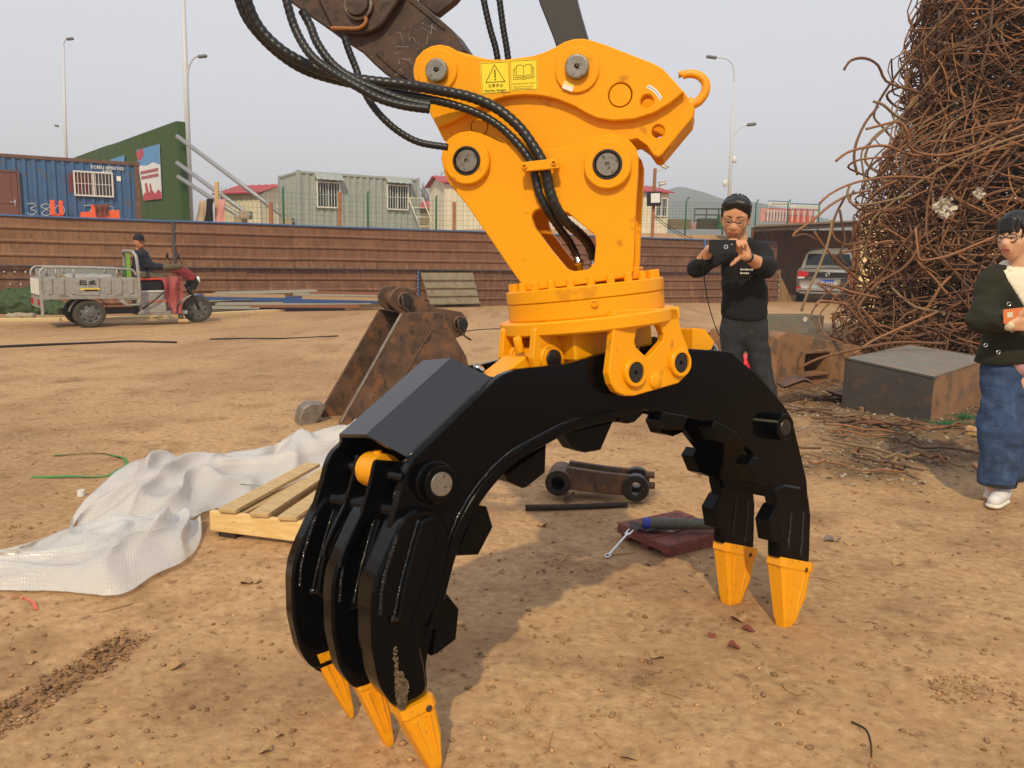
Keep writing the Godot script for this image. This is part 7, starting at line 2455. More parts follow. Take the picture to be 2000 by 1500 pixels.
	# red plastic scrap seen between the man's legs
	var rr := thing("red_canister", "red plastic canister lying behind the man's legs", "canister", Transform3D(Basis(Vector3.UP, 0.3), on_ground(Vector3(2.154,0.445,-7.4) * Vector3(1, 0, 1))))
	st = ST()
	box(st, Vector3(0, 0.3, 0), Vector3(0.26, 0.34, 0.2), Basis(Vector3(0, 0, 1), 0.3), 0.04)
	obj(st, "body", M.red_plastic, rr)
	st = ST()
	box(st, Vector3(0.02, 0.08, 0), Vector3(0.3, 0.12, 0.22), Basis(), 0.03)
	obj(st, "base", M.cream_sheet, rr)
	# scrap bars and splinters in the litter, each lying loose
	var k := 0
	for i in 150:
		var u := rng.randf(); var v := pow(rng.randf(), 1.3)
		var p := Vector3(lerp(1.75, 4.4, u), 0, lerp(-4.95, -8.6, v))
		if scrap(p.x, p.z) < 0.25: continue
		if (Vector2(p.x, p.z) - Vector2(n.x + 0.1, n.z - 0.5)).length() < 0.62 and p.z < n.z - 0.1: continue
		var L := 0.10 + pow(rng.randf(), 2.0) * 0.7
		var a := rng.randf_range(-1.0, 1.0)
		var d := Vector3(cos(a), 0, sin(a))
		var o3 := thing("scrap_bar", "rusty bar or splinter lying loose in the dark littered earth", "scrap bar", Transform3D(Basis(), on_ground(p)), "scrap bars in the litter")
		var bend := rng.randf_range(-0.12, 0.12)
		var q := []
		for s in 5:
			var tt := s / 4.0 - 0.5
			q.append(d * L * tt + Vector3(-d.z, 0, d.x) * bend * L * (1.0 - 4.0 * tt * tt) + Vector3(0, 0.012 + rng.randf_range(0.0, 0.05), 0))
		st = ST(true)
		if k % 3 == 0:
			for s in 4: box(st, (q[s] + q[s + 1]) / 2, Vector3(q[s].distance_to(q[s + 1]) * 1.02, 0.008, rng.randf_range(0.015, 0.04)), Basis(Vector3.UP, -a))
		else: tube(st, catm(q, 2), rng.randf_range(0.004, 0.011), 6)
		obj(st, "bar", M["rebar_%d" % (k % 4)], o3)
		k += 1
	# chips of bark, wood and paper in the same litter: too small to count
	st = ST()
	for i in 3600:
		var p := Vector3(lerp(1.6, 4.6, rng.randf()), 0, lerp(-4.6, -9.0, pow(rng.randf(), 1.2)))
		if scrap(p.x, p.z) < rng.randf() * 0.9: continue
		var s := rng.randf_range(0.006, 0.035)
		p = on_ground(p, 0.004)
		var b := Basis.from_euler(Vector3(rng.randf_range(-0.4, 0.4), rng.randf() * TAU, rng.randf_range(-0.4, 0.4)))
		box(st, p, Vector3(s, 0.003, s * rng.randf_range(0.25, 0.9)), b)
	var ch := obj(st, "litter_chips", M.stone, self)
	tag(ch, "pale chips and crumbs strewn over the dark earth by the scrap", "litter", "", "stuff")
	for e in [[Vector3(3.403,0,-6.268), "net_green", "tuft of green net caught under the counterweight block's near corner"], [Vector3(3.798,0,-6.66), "net_green", "larger tuft of green net lying by the woman's knee"], [Vector3(3.465,0,-5.986), "bag_tan", "crumpled tan bag lying in the litter beside the woman's shin"]]:
		var o4 := thing("net_scrap" if e[1] == "net_green" else "crumpled_bag", e[2], "scrap", Transform3D(Basis(), on_ground(e[0])))
		st = ST(true)
		for i in (70 if e[1] == "net_green" else 0):
			var a := rng.randf() * TAU
			var p0 := Vector3(rng.randf_range(-0.1, 0.1), 0.0, rng.randf_range(-0.06, 0.06))
			tube(st, catm([p0, p0 + Vector3(cos(a) * 0.05, 0.05 * rng.randf(), sin(a) * 0.05), p0 + Vector3(cos(a) * 0.10, 0.02, sin(a) * 0.10)], 3), 0.0018, 4, -1, false)
		if e[1] == "bag_tan":
			flesh(st, [[Vector3(-0.06, 0.03, 0), Vector3(0.06, 0.03, 0.02), 0.03, 0.035], [Vector3(0.05, 0.03, 0), Vector3(0.08, 0.13, -0.02), 0.03, 0.012]], 0.01, 0.012, 0.03)
		obj(st, "fibres" if e[1] == "net_green" else "bag", M[e[1]], o4)

# ---------------------------------------------------------------- rebar heap
func in_heap(p: Vector3) -> float:   # >0 inside
	var best := -9.0
	for b in [[Vector3(7.0, 3.9, -11.4), Vector3(1.75, 2.3, 1.5)], [Vector3(6.5, 1.9, -11.0), Vector3(1.95, 1.55, 1.4)], [Vector3(6.4, 0.5, -10.8), Vector3(2.1, 0.9, 1.5)]]:
		var q: Vector3 = (p - b[0]) / b[1]
		best = max(best, 1.0 - q.length())
	return best

func heap_bar(big: bool) -> Array:
	var p: Vector3
	for tries in 40:
		p = Vector3(rng.randf_range(4.2, 8.6), rng.randf_range(0.1, 6.2), rng.randf_range(-12.8, -9.4))
		var f := in_heap(p)
		if f > 0.02 and (not big or (f < 0.30 and p.z > -11.6)): break
	var ang := rng.randf() * TAU
	var d := Vector3(cos(ang), rng.randf_range(-0.45, 0.45), sin(ang)).normalized()
	if big: d = Vector3(rng.randf_range(-1, 1), rng.randf_range(-0.5, 0.5), rng.randf_range(-0.35, 0.35)).normalized()
	var ax := Vector3(rng.randf_range(-0.5, 0.5), rng.randf_range(-1, 1), rng.randf_range(-0.5, 0.5)).normalized()
	if rng.randf() < 0.45: ax = Vector3(rng.randf_range(-0.3, 0.3), rng.randf_range(-0.3, 0.3), 1.0).normalized()
	var curl := rng.randf_range(0.02, 0.28) * (1.0 if rng.randf() < 0.5 else -1.0)
	var n := 9 + int(rng.randf() * 9)
	var step := rng.randf_range(0.16, 0.34)
	var pts := [p]
	var stray := -0.22 if big and rng.randf() < 0.3 else -0.04
	for i in n:
		if rng.randf() < 0.14: curl = rng.randf_range(-0.55, 0.55)
		d = d.rotated(ax, curl * 0.6)
		d = (d + Vector3(rng.randf_range(-1, 1), rng.randf_range(-1, 1), rng.randf_range(-1, 1)) * 0.05).normalized()
		var q := p + d * step
		var f := in_heap(q)
		if f < stray:
			var c := Vector3(6.8, clamp(q.y, 0.6, 4.6), -11.0)
			d = (d * 0.62 + (c - q).normalized() * 0.55).normalized()
			q = p + d * step
		if q.y < 0.03: q.y = 0.03; d.y = abs(d.y)
		p = q
		pts.append(p)
	return pts

func make_heap():
	var t := thing("rebar_heap", "tall tangled heap of rusty scrap rebar behind the woman", "scrap heap", Transform3D(Basis(), Vector3(6.5, 0, -11.0)))
	var O := t.position
	# bars that stick out of the outline, as seen on the left of the heap
	var loose := [
		[3.65,3.453,-9.6,3.722,3.558,-9.6,3.921,3.607,-9.7,4.113,3.555,-9.8,4.258,3.41,-9.9,4.517,3.355,-10,4.827,3.341,-10.2], [3.597,2.45,-9.5,3.722,2.548,-9.5,3.959,2.62,-9.6,4.234,2.655,-9.7,4.568,2.6,-9.9,4.798,2.587,-10], [3.913,2.806,-9.5,4.113,2.864,-9.6,4.357,2.923,-9.7,4.466,2.812,-9.7,4.544,2.674,-9.8,4.747,2.603,-9.9,5.099,2.61,-10,5.509,2.746,-10,6.025,2.987,-10],
		[4.854,4.21,-10,4.852,4.053,-10,4.852,3.955,-10.1,4.873,3.819,-10.2], [4.904,4.305,-10,5.049,4.335,-10,5.126,4.27,-10,5.205,4.142,-10.1,5.365,4.057,-10.2], [4.088,3.161,-9.8,4.209,3.124,-9.8,4.398,3.03,-9.9,4.58,2.992,-10], [3.978,2.335,-9.8,3.923,2.508,-9.8,3.932,2.692,-9.8,4.06,2.939,-9.9,4.236,3.143,-10],
		[3.193,1.93,-8.8,3.293,2.026,-8.8,3.513,2.133,-8.9,3.794,2.21,-9,4.302,2.284,-9.4,4.905,2.304,-9.8], [2.87,1.58,-8.6,2.909,1.633,-8.6,3.115,1.765,-8.7,3.302,1.91,-8.8,3.588,2.046,-9,3.972,2.128,-9.4], [2.87,1.58,-8.6,3.011,1.603,-8.6,3.116,1.542,-8.6], [3.052,1.632,-8.5,3.18,1.464,-8.5,3.378,1.311,-8.6,3.578,1.181,-8.7,3.85,1.017,-8.9],
		[2.874,0.835,-8.2,2.927,1.029,-8.2,3.057,1.282,-8.3,3.168,1.539,-8.4,3.226,1.747,-8.5], [3.017,1.116,-8.2,3.168,1.007,-8.2,3.399,0.853,-8.3,3.612,0.667,-8.4], [3.017,1.116,-8.2,3.226,1.081,-8.3,3.478,1.02,-8.4,3.832,0.965,-8.6], [2.987,0.893,-8.1,3.008,0.944,-8.1,3.199,0.932,-8.2,3.395,0.899,-8.3],
		[3.452,1.877,-8.9,3.491,1.717,-8.9,3.531,1.556,-8.9,3.489,1.393,-8.9,3.62,1.286,-9], [3.535,2.018,-9,3.451,1.828,-9,3.424,1.665,-9,3.488,1.558,-9,3.63,1.516,-9,3.876,1.569,-9.2], [3.54,2.133,-8.9,3.521,2.037,-8.9,3.6,1.933,-8.9,3.924,1.971,-9,4.387,2.083,-9.3], [3.628,2.09,-9,3.593,1.982,-9,3.766,1.877,-9,4.24,1.935,-9.2],
		[3.097,0.45,-7.5,3.414,0.576,-7.8,3.884,0.688,-8.2,4.434,0.826,-8.6], [4.273,1.703,-8.9,4.274,1.46,-8.8,4.321,1.364,-8.8,4.64,1.413,-8.9,4.958,1.528,-9,5.393,1.678,-9.2], [3.199,0.583,-8,3.293,0.655,-8,3.432,0.689,-8.1,3.568,0.579,-8.1,3.703,0.521,-8.2], [2.607,0.359,-7.4,2.787,0.456,-7.4,3.193,0.546,-7.5,3.707,0.581,-7.8,4.254,0.551,-8]]
	for i in 277 + loose.size():
		var st := ST(true)
		var p: Array
		var r := rng.randf_range(0.010, 0.019)
		if i < loose.size():
			p = p3(loose[i])
			r = 0.013 if i > 6 else 0.016
		else: p = heap_bar(true)
		for k in p.size(): p[k] -= O
		tube(st, catm(p, 3), r, 6)
		obj(st, "rebar", M["rebar_%d" % [0, 1, 1, 2, 0, 3][i % 6]], t)
	for k in 3:
		var st := ST(true)
		for i in 620:
			var p := heap_bar(false)
			for j in p.size(): p[j] -= O
			tube(st, catm(p, 2), rng.randf_range(0.006, 0.013), 5, -1, false)
		var o := obj(st, "rebar_tangle", M["rebar_%d" % [0, 2, 1][k]], t)
		o.set_meta("kind", "stuff")
	# rags of plastic caught in the bars
	for e in [[Vector3(4.769,1.95,-9.3), 0.11, "torn white plastic rag caught in the rebar heap"], [Vector3(5.299,2.133,-9.6), 0.06, "small grey plastic scrap caught deep in the rebar heap"]]:
		var b := thing("plastic_rag", e[2], "rag", Transform3D(Basis(), e[0]))
		var st := ST()
		var pr := []
		for i in 9:
			var row := []
			for j in 8:
				var wd: float = e[1] * (0.25 + 0.75 * sin(PI * (i + 1) / 10.0)) * (1.0 + 0.35 * sin(i * 2.3))
				row.append(Vector3((j / 3.5 - 1.0) * wd, e[1] * (1.0 - i * 0.25) + 0.2 * e[1] * sin(j * 1.9 + i), 0.45 * e[1] * sin(j * 2.2 + i * 1.3)))
			if i > 0:
				for j in 7: quad(st, pr[j], pr[j + 1], row[j + 1], row[j])
			pr = row
		obj(st, "rag", M.plastic_bag, b)

# ---------------------------------------------------------------- tricycle
func wheel(parent, c: Vector3, r: float, w: float, m_rim: Material):
	var st := ST(false)
	lathe(st, [[r * 0.66, -w * 0.4], [r * 0.80, -w * 0.5], [r * 0.94, -w * 0.46], [r, -w * 0.25], [r, w * 0.25], [r * 0.94, w * 0.46], [r * 0.80, w * 0.5], [r * 0.66, w * 0.4], [r * 0.66, -w * 0.4]], c, Vector3(0, 0, 1), 36)
	var o := obj(st, "wheel", M.tyre_dusty, parent)
	st = ST(false)
	lathe(st, [[r * 0.65, w * 0.36], [r * 0.58, w * 0.30], [r * 0.50, w * 0.34], [r * 0.30, w * 0.40], [r * 0.24, w * 0.46], [0.0, w * 0.46]], c, Vector3(0, 0, 1), 30)
	lathe(st, [[r * 0.65, -w * 0.36], [0.0, -w * 0.36]], c, Vector3(0, 0, 1), 30)
	obj(st, "rim", m_rim, o)
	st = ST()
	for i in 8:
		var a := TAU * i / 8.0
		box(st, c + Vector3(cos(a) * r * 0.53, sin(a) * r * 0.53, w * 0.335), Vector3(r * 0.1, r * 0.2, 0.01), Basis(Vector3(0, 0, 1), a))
	obj(st, "painted_shade_slots", M.car_trim, o)  # solid dark bars on the rim, painted as the shade of its openings
	st = ST(false)
	lathe(st, [[r * 0.23, w * 0.44], [r * 0.2, w * 0.52], [0.0, w * 0.54]], c, Vector3(0, 0, 1), 20)
	obj(st, "hub_cap", M.rim_grey, o)

func make_tricycle():
	var t := thing("cargo_tricycle", "grey electric cargo tricycle with red front fairing parked along the fence", "tricycle", Transform3D(Vector3(0.78801,0.00000,-0.61566),Vector3(0.00000,1.00000,0.00000),Vector3(0.61566,-0.00000,0.78801),Vector3(-7.303,0,-14.15)) * Transform3D(Basis.from_scale(Vector3(1.1, 1, 1)), Vector3.ZERO))
	var st: SurfaceTool
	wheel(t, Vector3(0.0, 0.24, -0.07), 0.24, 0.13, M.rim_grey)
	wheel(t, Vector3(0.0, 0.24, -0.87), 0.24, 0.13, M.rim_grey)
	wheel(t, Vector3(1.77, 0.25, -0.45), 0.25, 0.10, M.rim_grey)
	# load bed
	st = ST()
	box(st, Vector3(0.035, 0.535, -0.47), Vector3(1.38, 0.05, 0.94), Basis(), 0.006)
	obj(st, "bed_floor", M.alu, t)
	for z in [0.01, -0.95]:
		st = ST()
		box(st, Vector3(0.035, 0.71, z), Vector3(1.36, 0.31, 0.016), Basis(), 0.003)
		var s := obj(st, "side_board", M.alu, t)
		for i in 8:
			if i == 3 or i == 4: continue
			st = ST()
			box(st, Vector3(-0.54 + i * 0.165, 0.71, z + 0.016), Vector3(0.075, 0.27, 0.026), Basis(), 0.01)
			obj(st, "pressed_rib", M.alu, s)
		st = ST(true)
		tube(st, catm([Vector3(-0.655, 0.86, z), Vector3(-0.655, 0.95, z), Vector3(-0.60, 1.02, z), Vector3(-0.5, 1.03, z), Vector3(0.0, 1.025, z), Vector3(0.55, 1.01, z), Vector3(0.66, 0.98, z), Vector3(0.70, 0.90, z)], 4), 0.019, 8)
		for x in [-0.44, -0.2, 0.42]: tube(st, [Vector3(x, 0.86, z), Vector3(x, 1.02, z)], 0.014, 6)
		obj(st, "side_rail", M.alu, t)
	st = ST()
	box(st, Vector3(0.0, 0.945, -0.955), Vector3(1.2, 0.15, 0.01))
	obj(st, "far_panel", M.alu, t)
	# maker's plate with two characters
	st = ST()
	box(st, Vector3(-0.02, 0.71, 0.032), Vector3(0.33, 0.30, 0.02), Basis(), 0.003)
	var mp := obj(st, "name_plate", M.alu, t)
	st = ST()
	strokes(st, [[0.1, 0.12, 0.42, 0.12], [0.26, 0.0, 0.26, 0.4], [0.05, 0.34, 0.45, 0.34], [0.26, 0.4, 0.26, 0.85], [0.12, 0.5, 0.1, 0.95], [0.0, 0.9, 0.3, 0.8, 1.0, 0.98], [0.5, 0.08, 0.95, 0.08, 0.9, 0.4, 0.78, 0.4], [0.66, 0.08, 0.5, 0.42], [0.55, 0.52, 0.95, 0.52, 0.95, 0.82, 0.55, 0.82, 0.55, 0.52]], Vector2(-0.135, 0.815), 0.10, 0.085, 0.011, 0.044)
	strokes(st, [[0.12, 0.2, 0.85, 0.2], [0.12, 0.2, 0.0, 0.98], [0.6, 0.0, 0.66, 0.55, 0.95, 0.95, 1.0, 0.75], [0.9, 0.4, 0.6, 0.9], [0.25, 0.38, 0.52, 0.38], [0.4, 0.45, 0.28, 0.7, 0.5, 0.9], [0.5, 0.5, 0.25, 0.92], [0.22, 0.62, 0.56, 0.62], [0.76, 0.04, 0.88, 0.12]], Vector2(0.0, 0.815), 0.10, 0.085, 0.011, 0.044)
	obj(st, "characters", M.ink, mp)
	st = ST()
	box(st, Vector3(0.01, 0.665, 0.044), Vector3(0.28, 0.022, 0.006))
	obj(st, "yellow_stripe", M.sticker_yellow, mp)
	st = ST()
	box(st, Vector3(0.03, 0.645, 0.045), Vector3(0.2, 0.028, 0.006), Basis(), 0.002)
	obj(st, "black_stripe", M.ink, mp)
	# chequer strip, skirt and mudguards
	st = ST()
	box(st, Vector3(0.035, 0.53, 0.015), Vector3(1.38, 0.07, 0.03), Basis(), 0.004)
	for i in 34: box(st, Vector3(-0.62 + i * 0.04, 0.53, 0.032), Vector3(0.026, 0.008, 0.006), Basis(Vector3(0, 0, 1), 0.7))
	obj(st, "tread_strip", M.alu, t)
	for x in [-0.36, 0.42]:
		st = ST()
		box(st, Vector3(x, 0.562, 0.035), Vector3(0.11, 0.02, 0.02), Basis(), 0.003)
		obj(st, "hinge", M.chrome, t)
	st = ST(true)
	for i in 9:
		var a0 := PI * (0.14 + 0.09 * i); var a1 := PI * (0.14 + 0.09 * (i + 1))
		if i > 2 and i < 6: continue
		quad(st, Vector3(cos(a0) * 0.29, 0.24 + sin(a0) * 0.29, 0.01), Vector3(cos(a1) * 0.29, 0.24 + sin(a1) * 0.29, 0.01), Vector3(cos(a1) * 0.29, 0.24 + sin(a1) * 0.29, -0.16), Vector3(cos(a0) * 0.29, 0.24 + sin(a0) * 0.29, -0.16))
	obj(st, "mudguard", M.alu, t)
	st = ST()
	extr(st, pv([0.38, 0.50, 0.73, 0.50, 0.73, 0.37, 0.52, 0.37]), 0.0, 0.015, 0.002, [pv([0.50, 0.47, 0.69, 0.47, 0.69, 0.40, 0.57, 0.40])])
	obj(st, "side_guard", M.alu, t)
	# tail: gate, lamp panel
	st = ST()
	box(st, Vector3(-0.66, 0.70, -0.47), Vector3(0.016, 0.30, 0.94), Basis(), 0.003)
	var tg := obj(st, "tail_gate", M.alu, t)
	for i in 5:
		st = ST()
		box(st, Vector3(-0.675, 0.70, -0.1 - i * 0.185), Vector3(0.02, 0.27, 0.07), Basis(), 0.006)
		obj(st, "pressed_rib", M.white_paint, tg)
	st = ST()
	box(st, Vector3(-0.665, 0.44, -0.47), Vector3(0.02, 0.18, 0.94), Basis(), 0.003)
	var lpn := obj(st, "lamp_panel", M.alu, t)
	for z in [-0.12, -0.82]:
		st = ST()
		box(st, Vector3(-0.68, 0.44, z), Vector3(0.015, 0.1, 0.16), Basis(), 0.004)
		obj(st, "tail_lamp", M.tail_red, lpn)
	st = ST()
	box(st, Vector3(-0.655, 0.55, 0.01), Vector3(0.04, 0.68, 0.045), Basis(), 0.005)
	obj(st, "corner_post", M.alu, t)
	# head frame
	st = ST(true)
	tube(st, catm([Vector3(0.74, 0.36, 0.0), Vector3(0.74, 0.86, 0.0), Vector3(0.725, 1.2, -0.02), Vector3(0.70, 1.30, -0.10), Vector3(0.70, 1.32, -0.20), Vector3(0.70, 1.32, -0.75), Vector3(0.70, 1.30, -0.85), Vector3(0.725, 1.2, -0.93), Vector3(0.74, 0.86, -0.95)], 4), 0.026, 8)
	obj(st, "head_frame", M.alu, t)
	st = ST()
	box(st, Vector3(0.71, 1.06, -0.55), Vector3(0.012, 0.46, 0.28), Basis(), 0.002)
	obj(st, "lime_board", M.lime, t)
	st = ST()
	box(st, Vector3(0.70, 0.95, -0.80), Vector3(0.05, 0.2, 0.16), Basis(), 0.02)
	obj(st, "green_jug", M.net_green, t)
	st = ST()
	box(st, Vector3(0.745, 0.62, 0.0), Vector3(0.05, 0.12, 0.02), Basis(), 0.004)
	obj(st, "side_reflector", M.orange_plastic, t)
	# cab: seat, body box, floor
	st = ST()
	extr(st, fil(pv([0.78, 0.80, 1.10, 0.82, 1.24, 0.74, 1.24, 0.62, 0.78, 0.62]), 0.04, 2), -0.72, -0.16, 0.03)
	obj(st, "seat", M.black_plastic, t)
	st = ST()
	extr(st, fil(pv([0.80, 0.835, 1.12, 0.85, 1.28, 0.76, 1.24, 0.74, 1.10, 0.815, 0.80, 0.805]), 0.01, 2), -0.74, -0.14, 0.008)
	obj(st, "seat_cover", M.seat_red, t)
	st = ST()
	box(st, Vector3(0.98, 0.42, -0.45), Vector3(0.42, 0.42, 0.62), Basis(), 0.015)
	var bb := obj(st, "battery_box", M.alu, t)
	st = ST()
	box(st, Vector3(0.99, 0.605, -0.135), Vector3(0.40, 0.022, 0.02), Basis(), 0.004)
	obj(st, "trim_strip", M.white_paint, bb)
	st = ST()
	box(st, Vector3(1.05, 0.425, -0.138), Vector3(0.30, 0.02, 0.01))
	obj(st, "red_stripe", M.orange_plastic, bb)
	st = ST()
	box(st, Vector3(1.14, 0.21, -0.45), Vector3(0.78, 0.07, 0.60), Basis(), 0.012)
	obj(st, "floor_board", M.alu, t)
	st = ST()
	box(st, Vector3(0.25, 0.26, -0.46), Vector3(1.2, 0.1, 0.4), Basis(), 0.01)
	box(st, Vector3(0.0, 0.24, -0.47), Vector3(0.16, 0.16, 0.66), Basis(), 0.03)
	obj(st, "chassis", M.car_trim, t)
	# front end
	st = ST()
	extr(st, fil(pv([1.36, 1.02, 1.46, 1.06, 1.60, 1.02, 1.72, 0.88, 1.70, 0.80, 1.58, 0.80, 1.40, 0.92]), 0.04, 3), -0.62, -0.28, 0.02)
	obj(st, "fairing", M.trike_red, t)
	st = ST()
	extr(st, fil(pv([1.60, 1.0, 1.74, 0.90, 1.80, 0.76, 1.74, 0.62, 1.60, 0.60, 1.62, 0.80]), 0.03, 2), -0.55, -0.35, 0.03)
	obj(st, "nose", M.black_plastic, t)
	st = ST(true)
	lathe(st, [[0.0, 0.0], [0.05, 0.01], [0.07, 0.05], [0.065, 0.07], [0.0, 0.085]], Vector3(1.75, 0.80, -0.45), Vector3(1, 0.1, 0.2), 16)
	obj(st, "headlamp", M.lens_white, t)
	for z in [-0.52, -0.38]:
		st = ST(true)
		tube(st, [Vector3(1.60, 0.72, z), Vector3(1.70, 0.48, z), Vector3(1.78, 0.25, z)], 0.024, 8)
		obj(st, "fork_leg", M.car_trim, t)
	st = ST(true)
	for i in 8:
		var a0 := PI * (0.32 + 0.075 * i); var a1 := PI * (0.32 + 0.075 * (i + 1))
		quad(st, Vector3(1.77 + cos(a0) * 0.285, 0.25 + sin(a0) * 0.285, -0.38), Vector3(1.77 + cos(a1) * 0.285, 0.25 + sin(a1) * 0.285, -0.38), Vector3(1.77 + cos(a1) * 0.285, 0.25 + sin(a1) * 0.285, -0.52), Vector3(1.77 + cos(a0) * 0.285, 0.25 + sin(a0) * 0.285, -0.52))
	obj(st, "front_mudguard", M.white_paint, t)
	st = ST(true)
	tube(st, catm([Vector3(1.30, 1.06, -0.08), Vector3(1.38, 1.07, -0.25), Vector3(1.46, 1.04, -0.45), Vector3(1.38, 1.07, -0.65), Vector3(1.30, 1.06, -0.82)], 4), 0.016, 7)
	obj(st, "handlebar", M.car_trim, t)
	for z in [-0.14, -0.76]:
		st = ST(true)
		flesh(st, [[Vector3(1.22, 1.04, z), Vector3(1.42, 1.06, z), 0.075, 0.06, Vector3(0, 1, 0), 1.2]], 0.015, 0.025)
		obj(st, "hand_muff", M.trouser_olive, t)
	for m in [[Vector3(1.42, 1.24, -0.20), 0.0], [Vector3(1.36, 1.25, -0.68), 0.2]]:
		st = ST(true)
		tube(st, [m[0], m[0] + Vector3(0.06, -0.12, -0.02), m[0] + Vector3(0.02, -0.20, 0.0)], 0.008, 6)
		lathe(st, [[0.0, -0.015], [0.045, -0.012], [0.055, 0.0], [0.05, 0.02], [0.0, 0.03]], m[0] + Vector3(0, 0.01, 0), Vector3(1, 0, 0.3), 14)
		obj(st, "mirror", M.car_trim, t)
	# apron that hangs from the handlebar
	st = ST(true)
	var prev := []
	for i in 13:
		var row := []
		for j in 11:
			var u := j / 10.0; var v := i / 12.0
			var x: float = lerp(lerp(1.10, 1.46, u), lerp(1.24, 1.42, u), v)
			row.append(Vector3(x + 0.02 * sin(v * 9.0 + u * 3.0), lerp(0.86, 0.20, v) + 0.03 * u * (1.0 - v), -0.13 + 0.035 * sin(u * 11.0 + v * 3.0) + 0.02 * sin(v * 8.0)))
		if i > 0:
			for j in 10: quad(st, prev[j], prev[j + 1], row[j + 1], row[j])
		prev = row
	obj(st, "leg_apron", M.apron_red, t)
	st = ST(true)
	tube(st, [Vector3(0.80, 0.30, -0.10), Vector3(1.0, 0.46, -0.08), Vector3(1.14, 0.60, -0.08)], 0.014, 6)
	obj(st, "brake_lever", M.car_trim, t)
	# load: plank and sack on the bed
	var ld := thing("load_board", "pale broken board lying in the tricycle's load bed", "board", Transform3D(Vector3(0.78801,0.00000,-0.61566),Vector3(0.00000,1.00000,0.00000),Vector3(0.61566,-0.00000,0.78801),Vector3(-7.303,0,-14.15)) * Transform3D(Basis(), Vector3(-0.46, 0.87, -0.12)))
	st = ST()
	box(st, Vector3(0, 0.0, 0), Vector3(0.24, 0.02, 0.12), Basis(Vector3(0, 0, 1), 0.35), 0.003)
	box(st, Vector3(0.14, 0.0, 0), Vector3(0.2, 0.02, 0.12), Basis(Vector3(0, 0, 1), -0.3), 0.003)
	obj(st, "board", M.wood_new, ld)
	var sk := thing("load_sack", "dusty grey sack lying in the tricycle's load bed", "sack", Transform3D(Vector3(0.78801,0.00000,-0.61566),Vector3(0.00000,1.00000,0.00000),Vector3(0.61566,-0.00000,0.78801),Vector3(-7.303,0,-14.15)) * Transform3D(Basis(), Vector3(0.1, 0.72, -0.4)))
	st = ST(true)
	flesh(st, [[Vector3(-0.3, 0, 0), Vector3(0.3, 0, 0), 0.2, 0.18]], 0.03, 0.04, 0.05)
	obj(st, "sack", M.alu, sk)
	# rider
	var X: Transform3D = Transform3D(Vector3(0.78801,0.00000,-0.61566),Vector3(0.00000,1.00000,0.00000),Vector3(0.61566,-0.00000,0.78801),Vector3(-7.303,0,-14.15))
	var r := thing("person", "person in black cap and dark jacket sitting on the tricycle, hands on the bars", "person", X * Transform3D(Basis(), Vector3(1.0, 0.0, -0.45)))
	var Hh := Transform3D(Basis(Vector3.UP, 0.35) * Basis.from_euler(Vector3(0.1, 0, 0)), Vector3(-0.05, 1.47, 0.02))
	var torso := [[Vector3(-0.06, 0.92, 0.0), Vector3(-0.03, 1.10, 0.0), 0.15, 0.16, Vector3(1, 0, 0), 1.2], [Vector3(-0.03, 1.10, 0), Vector3(-0.03, 1.26, 0), 0.17, 0.13, Vector3(1, 0, 0), 1.3], [Vector3(-0.03, 1.27, -0.16), Vector3(-0.03, 1.27, 0.16), 0.075, 0.075]]
	var arms := []
	for s in [-1.0, 1.0]:
		arms.append([Vector3(-0.02, 1.26, 0.18 * s), Vector3(0.10, 1.06, 0.23 * s), 0.065, 0.055])
		arms.append([Vector3(0.10, 1.06, 0.23 * s), Vector3(0.36, 1.05, 0.29 * s), 0.055, 0.045])
	var legs := [[Vector3(-0.05, 0.90, 0.09), Vector3(0.30, 0.84, 0.20), 0.09, 0.07], [Vector3(0.30, 0.84, 0.20), Vector3(0.52, 0.38, 0.26), 0.068, 0.05], [Vector3(0.52, 0.38, 0.26), Vector3(0.56, 0.12, 0.27), 0.05, 0.045], [Vector3(-0.05, 0.90, -0.09), Vector3(0.30, 0.84, -0.14), 0.09, 0.07], [Vector3(0.30, 0.84, -0.14), Vector3(0.40, 0.30, -0.14), 0.068, 0.05]]
	var neck := [[Vector3(-0.04, 1.28, 0.0), Vector3(-0.045, 1.42, 0.01), 0.055, 0.05]]
	st = ST(true)
	flesh(st, shrink(torso + arms + legs, 0.015) + neck, 0.02, 0.025)
	flesh(st, head_bones(Hh, 0.97), 0.010, 0.009)
	var body := obj(st, "body", M.skin_tan, r)
	st = ST(true)
	flesh(st, torso + arms, 0.025, 0.02, 0.02)
	obj(st, "jacket", M.navy, body)
	st = ST(true)
	flesh(st, [[Vector3(0.09, 0.98, 0.07), Vector3(0.085, 1.22, 0.04), 0.05, 0.05]], 0.02, 0.014, 0.01)
	obj(st, "shirt", M.shirt_grey, body)
	st = ST(true)
	flesh(st, legs, 0.025, 0.02, 0.02)
	obj(st, "trousers", M.trouser_olive, body)
	st = ST(true)
	flesh(st, [[Vector3(0.55, 0.06, 0.27), Vector3(0.66, 0.045, 0.29), 0.05, 0.04], [Vector3(0.40, 0.28, -0.14), Vector3(0.50, 0.27, -0.14), 0.05, 0.04]], 0.015, 0.015)
	obj(st, "shoes", M.wood_new, body)
	st = ST(true)
	var cb := [[Vector3(0, 0.075, -0.01), Vector3(0, 0.085, 0.0), 0.095, 0.092]]
	flesh(st, moved(cb, Hh), 0.012, 0.012, 0.0, [[Hh * Vector3(0, 0.055, 0), Hh.basis.y]])
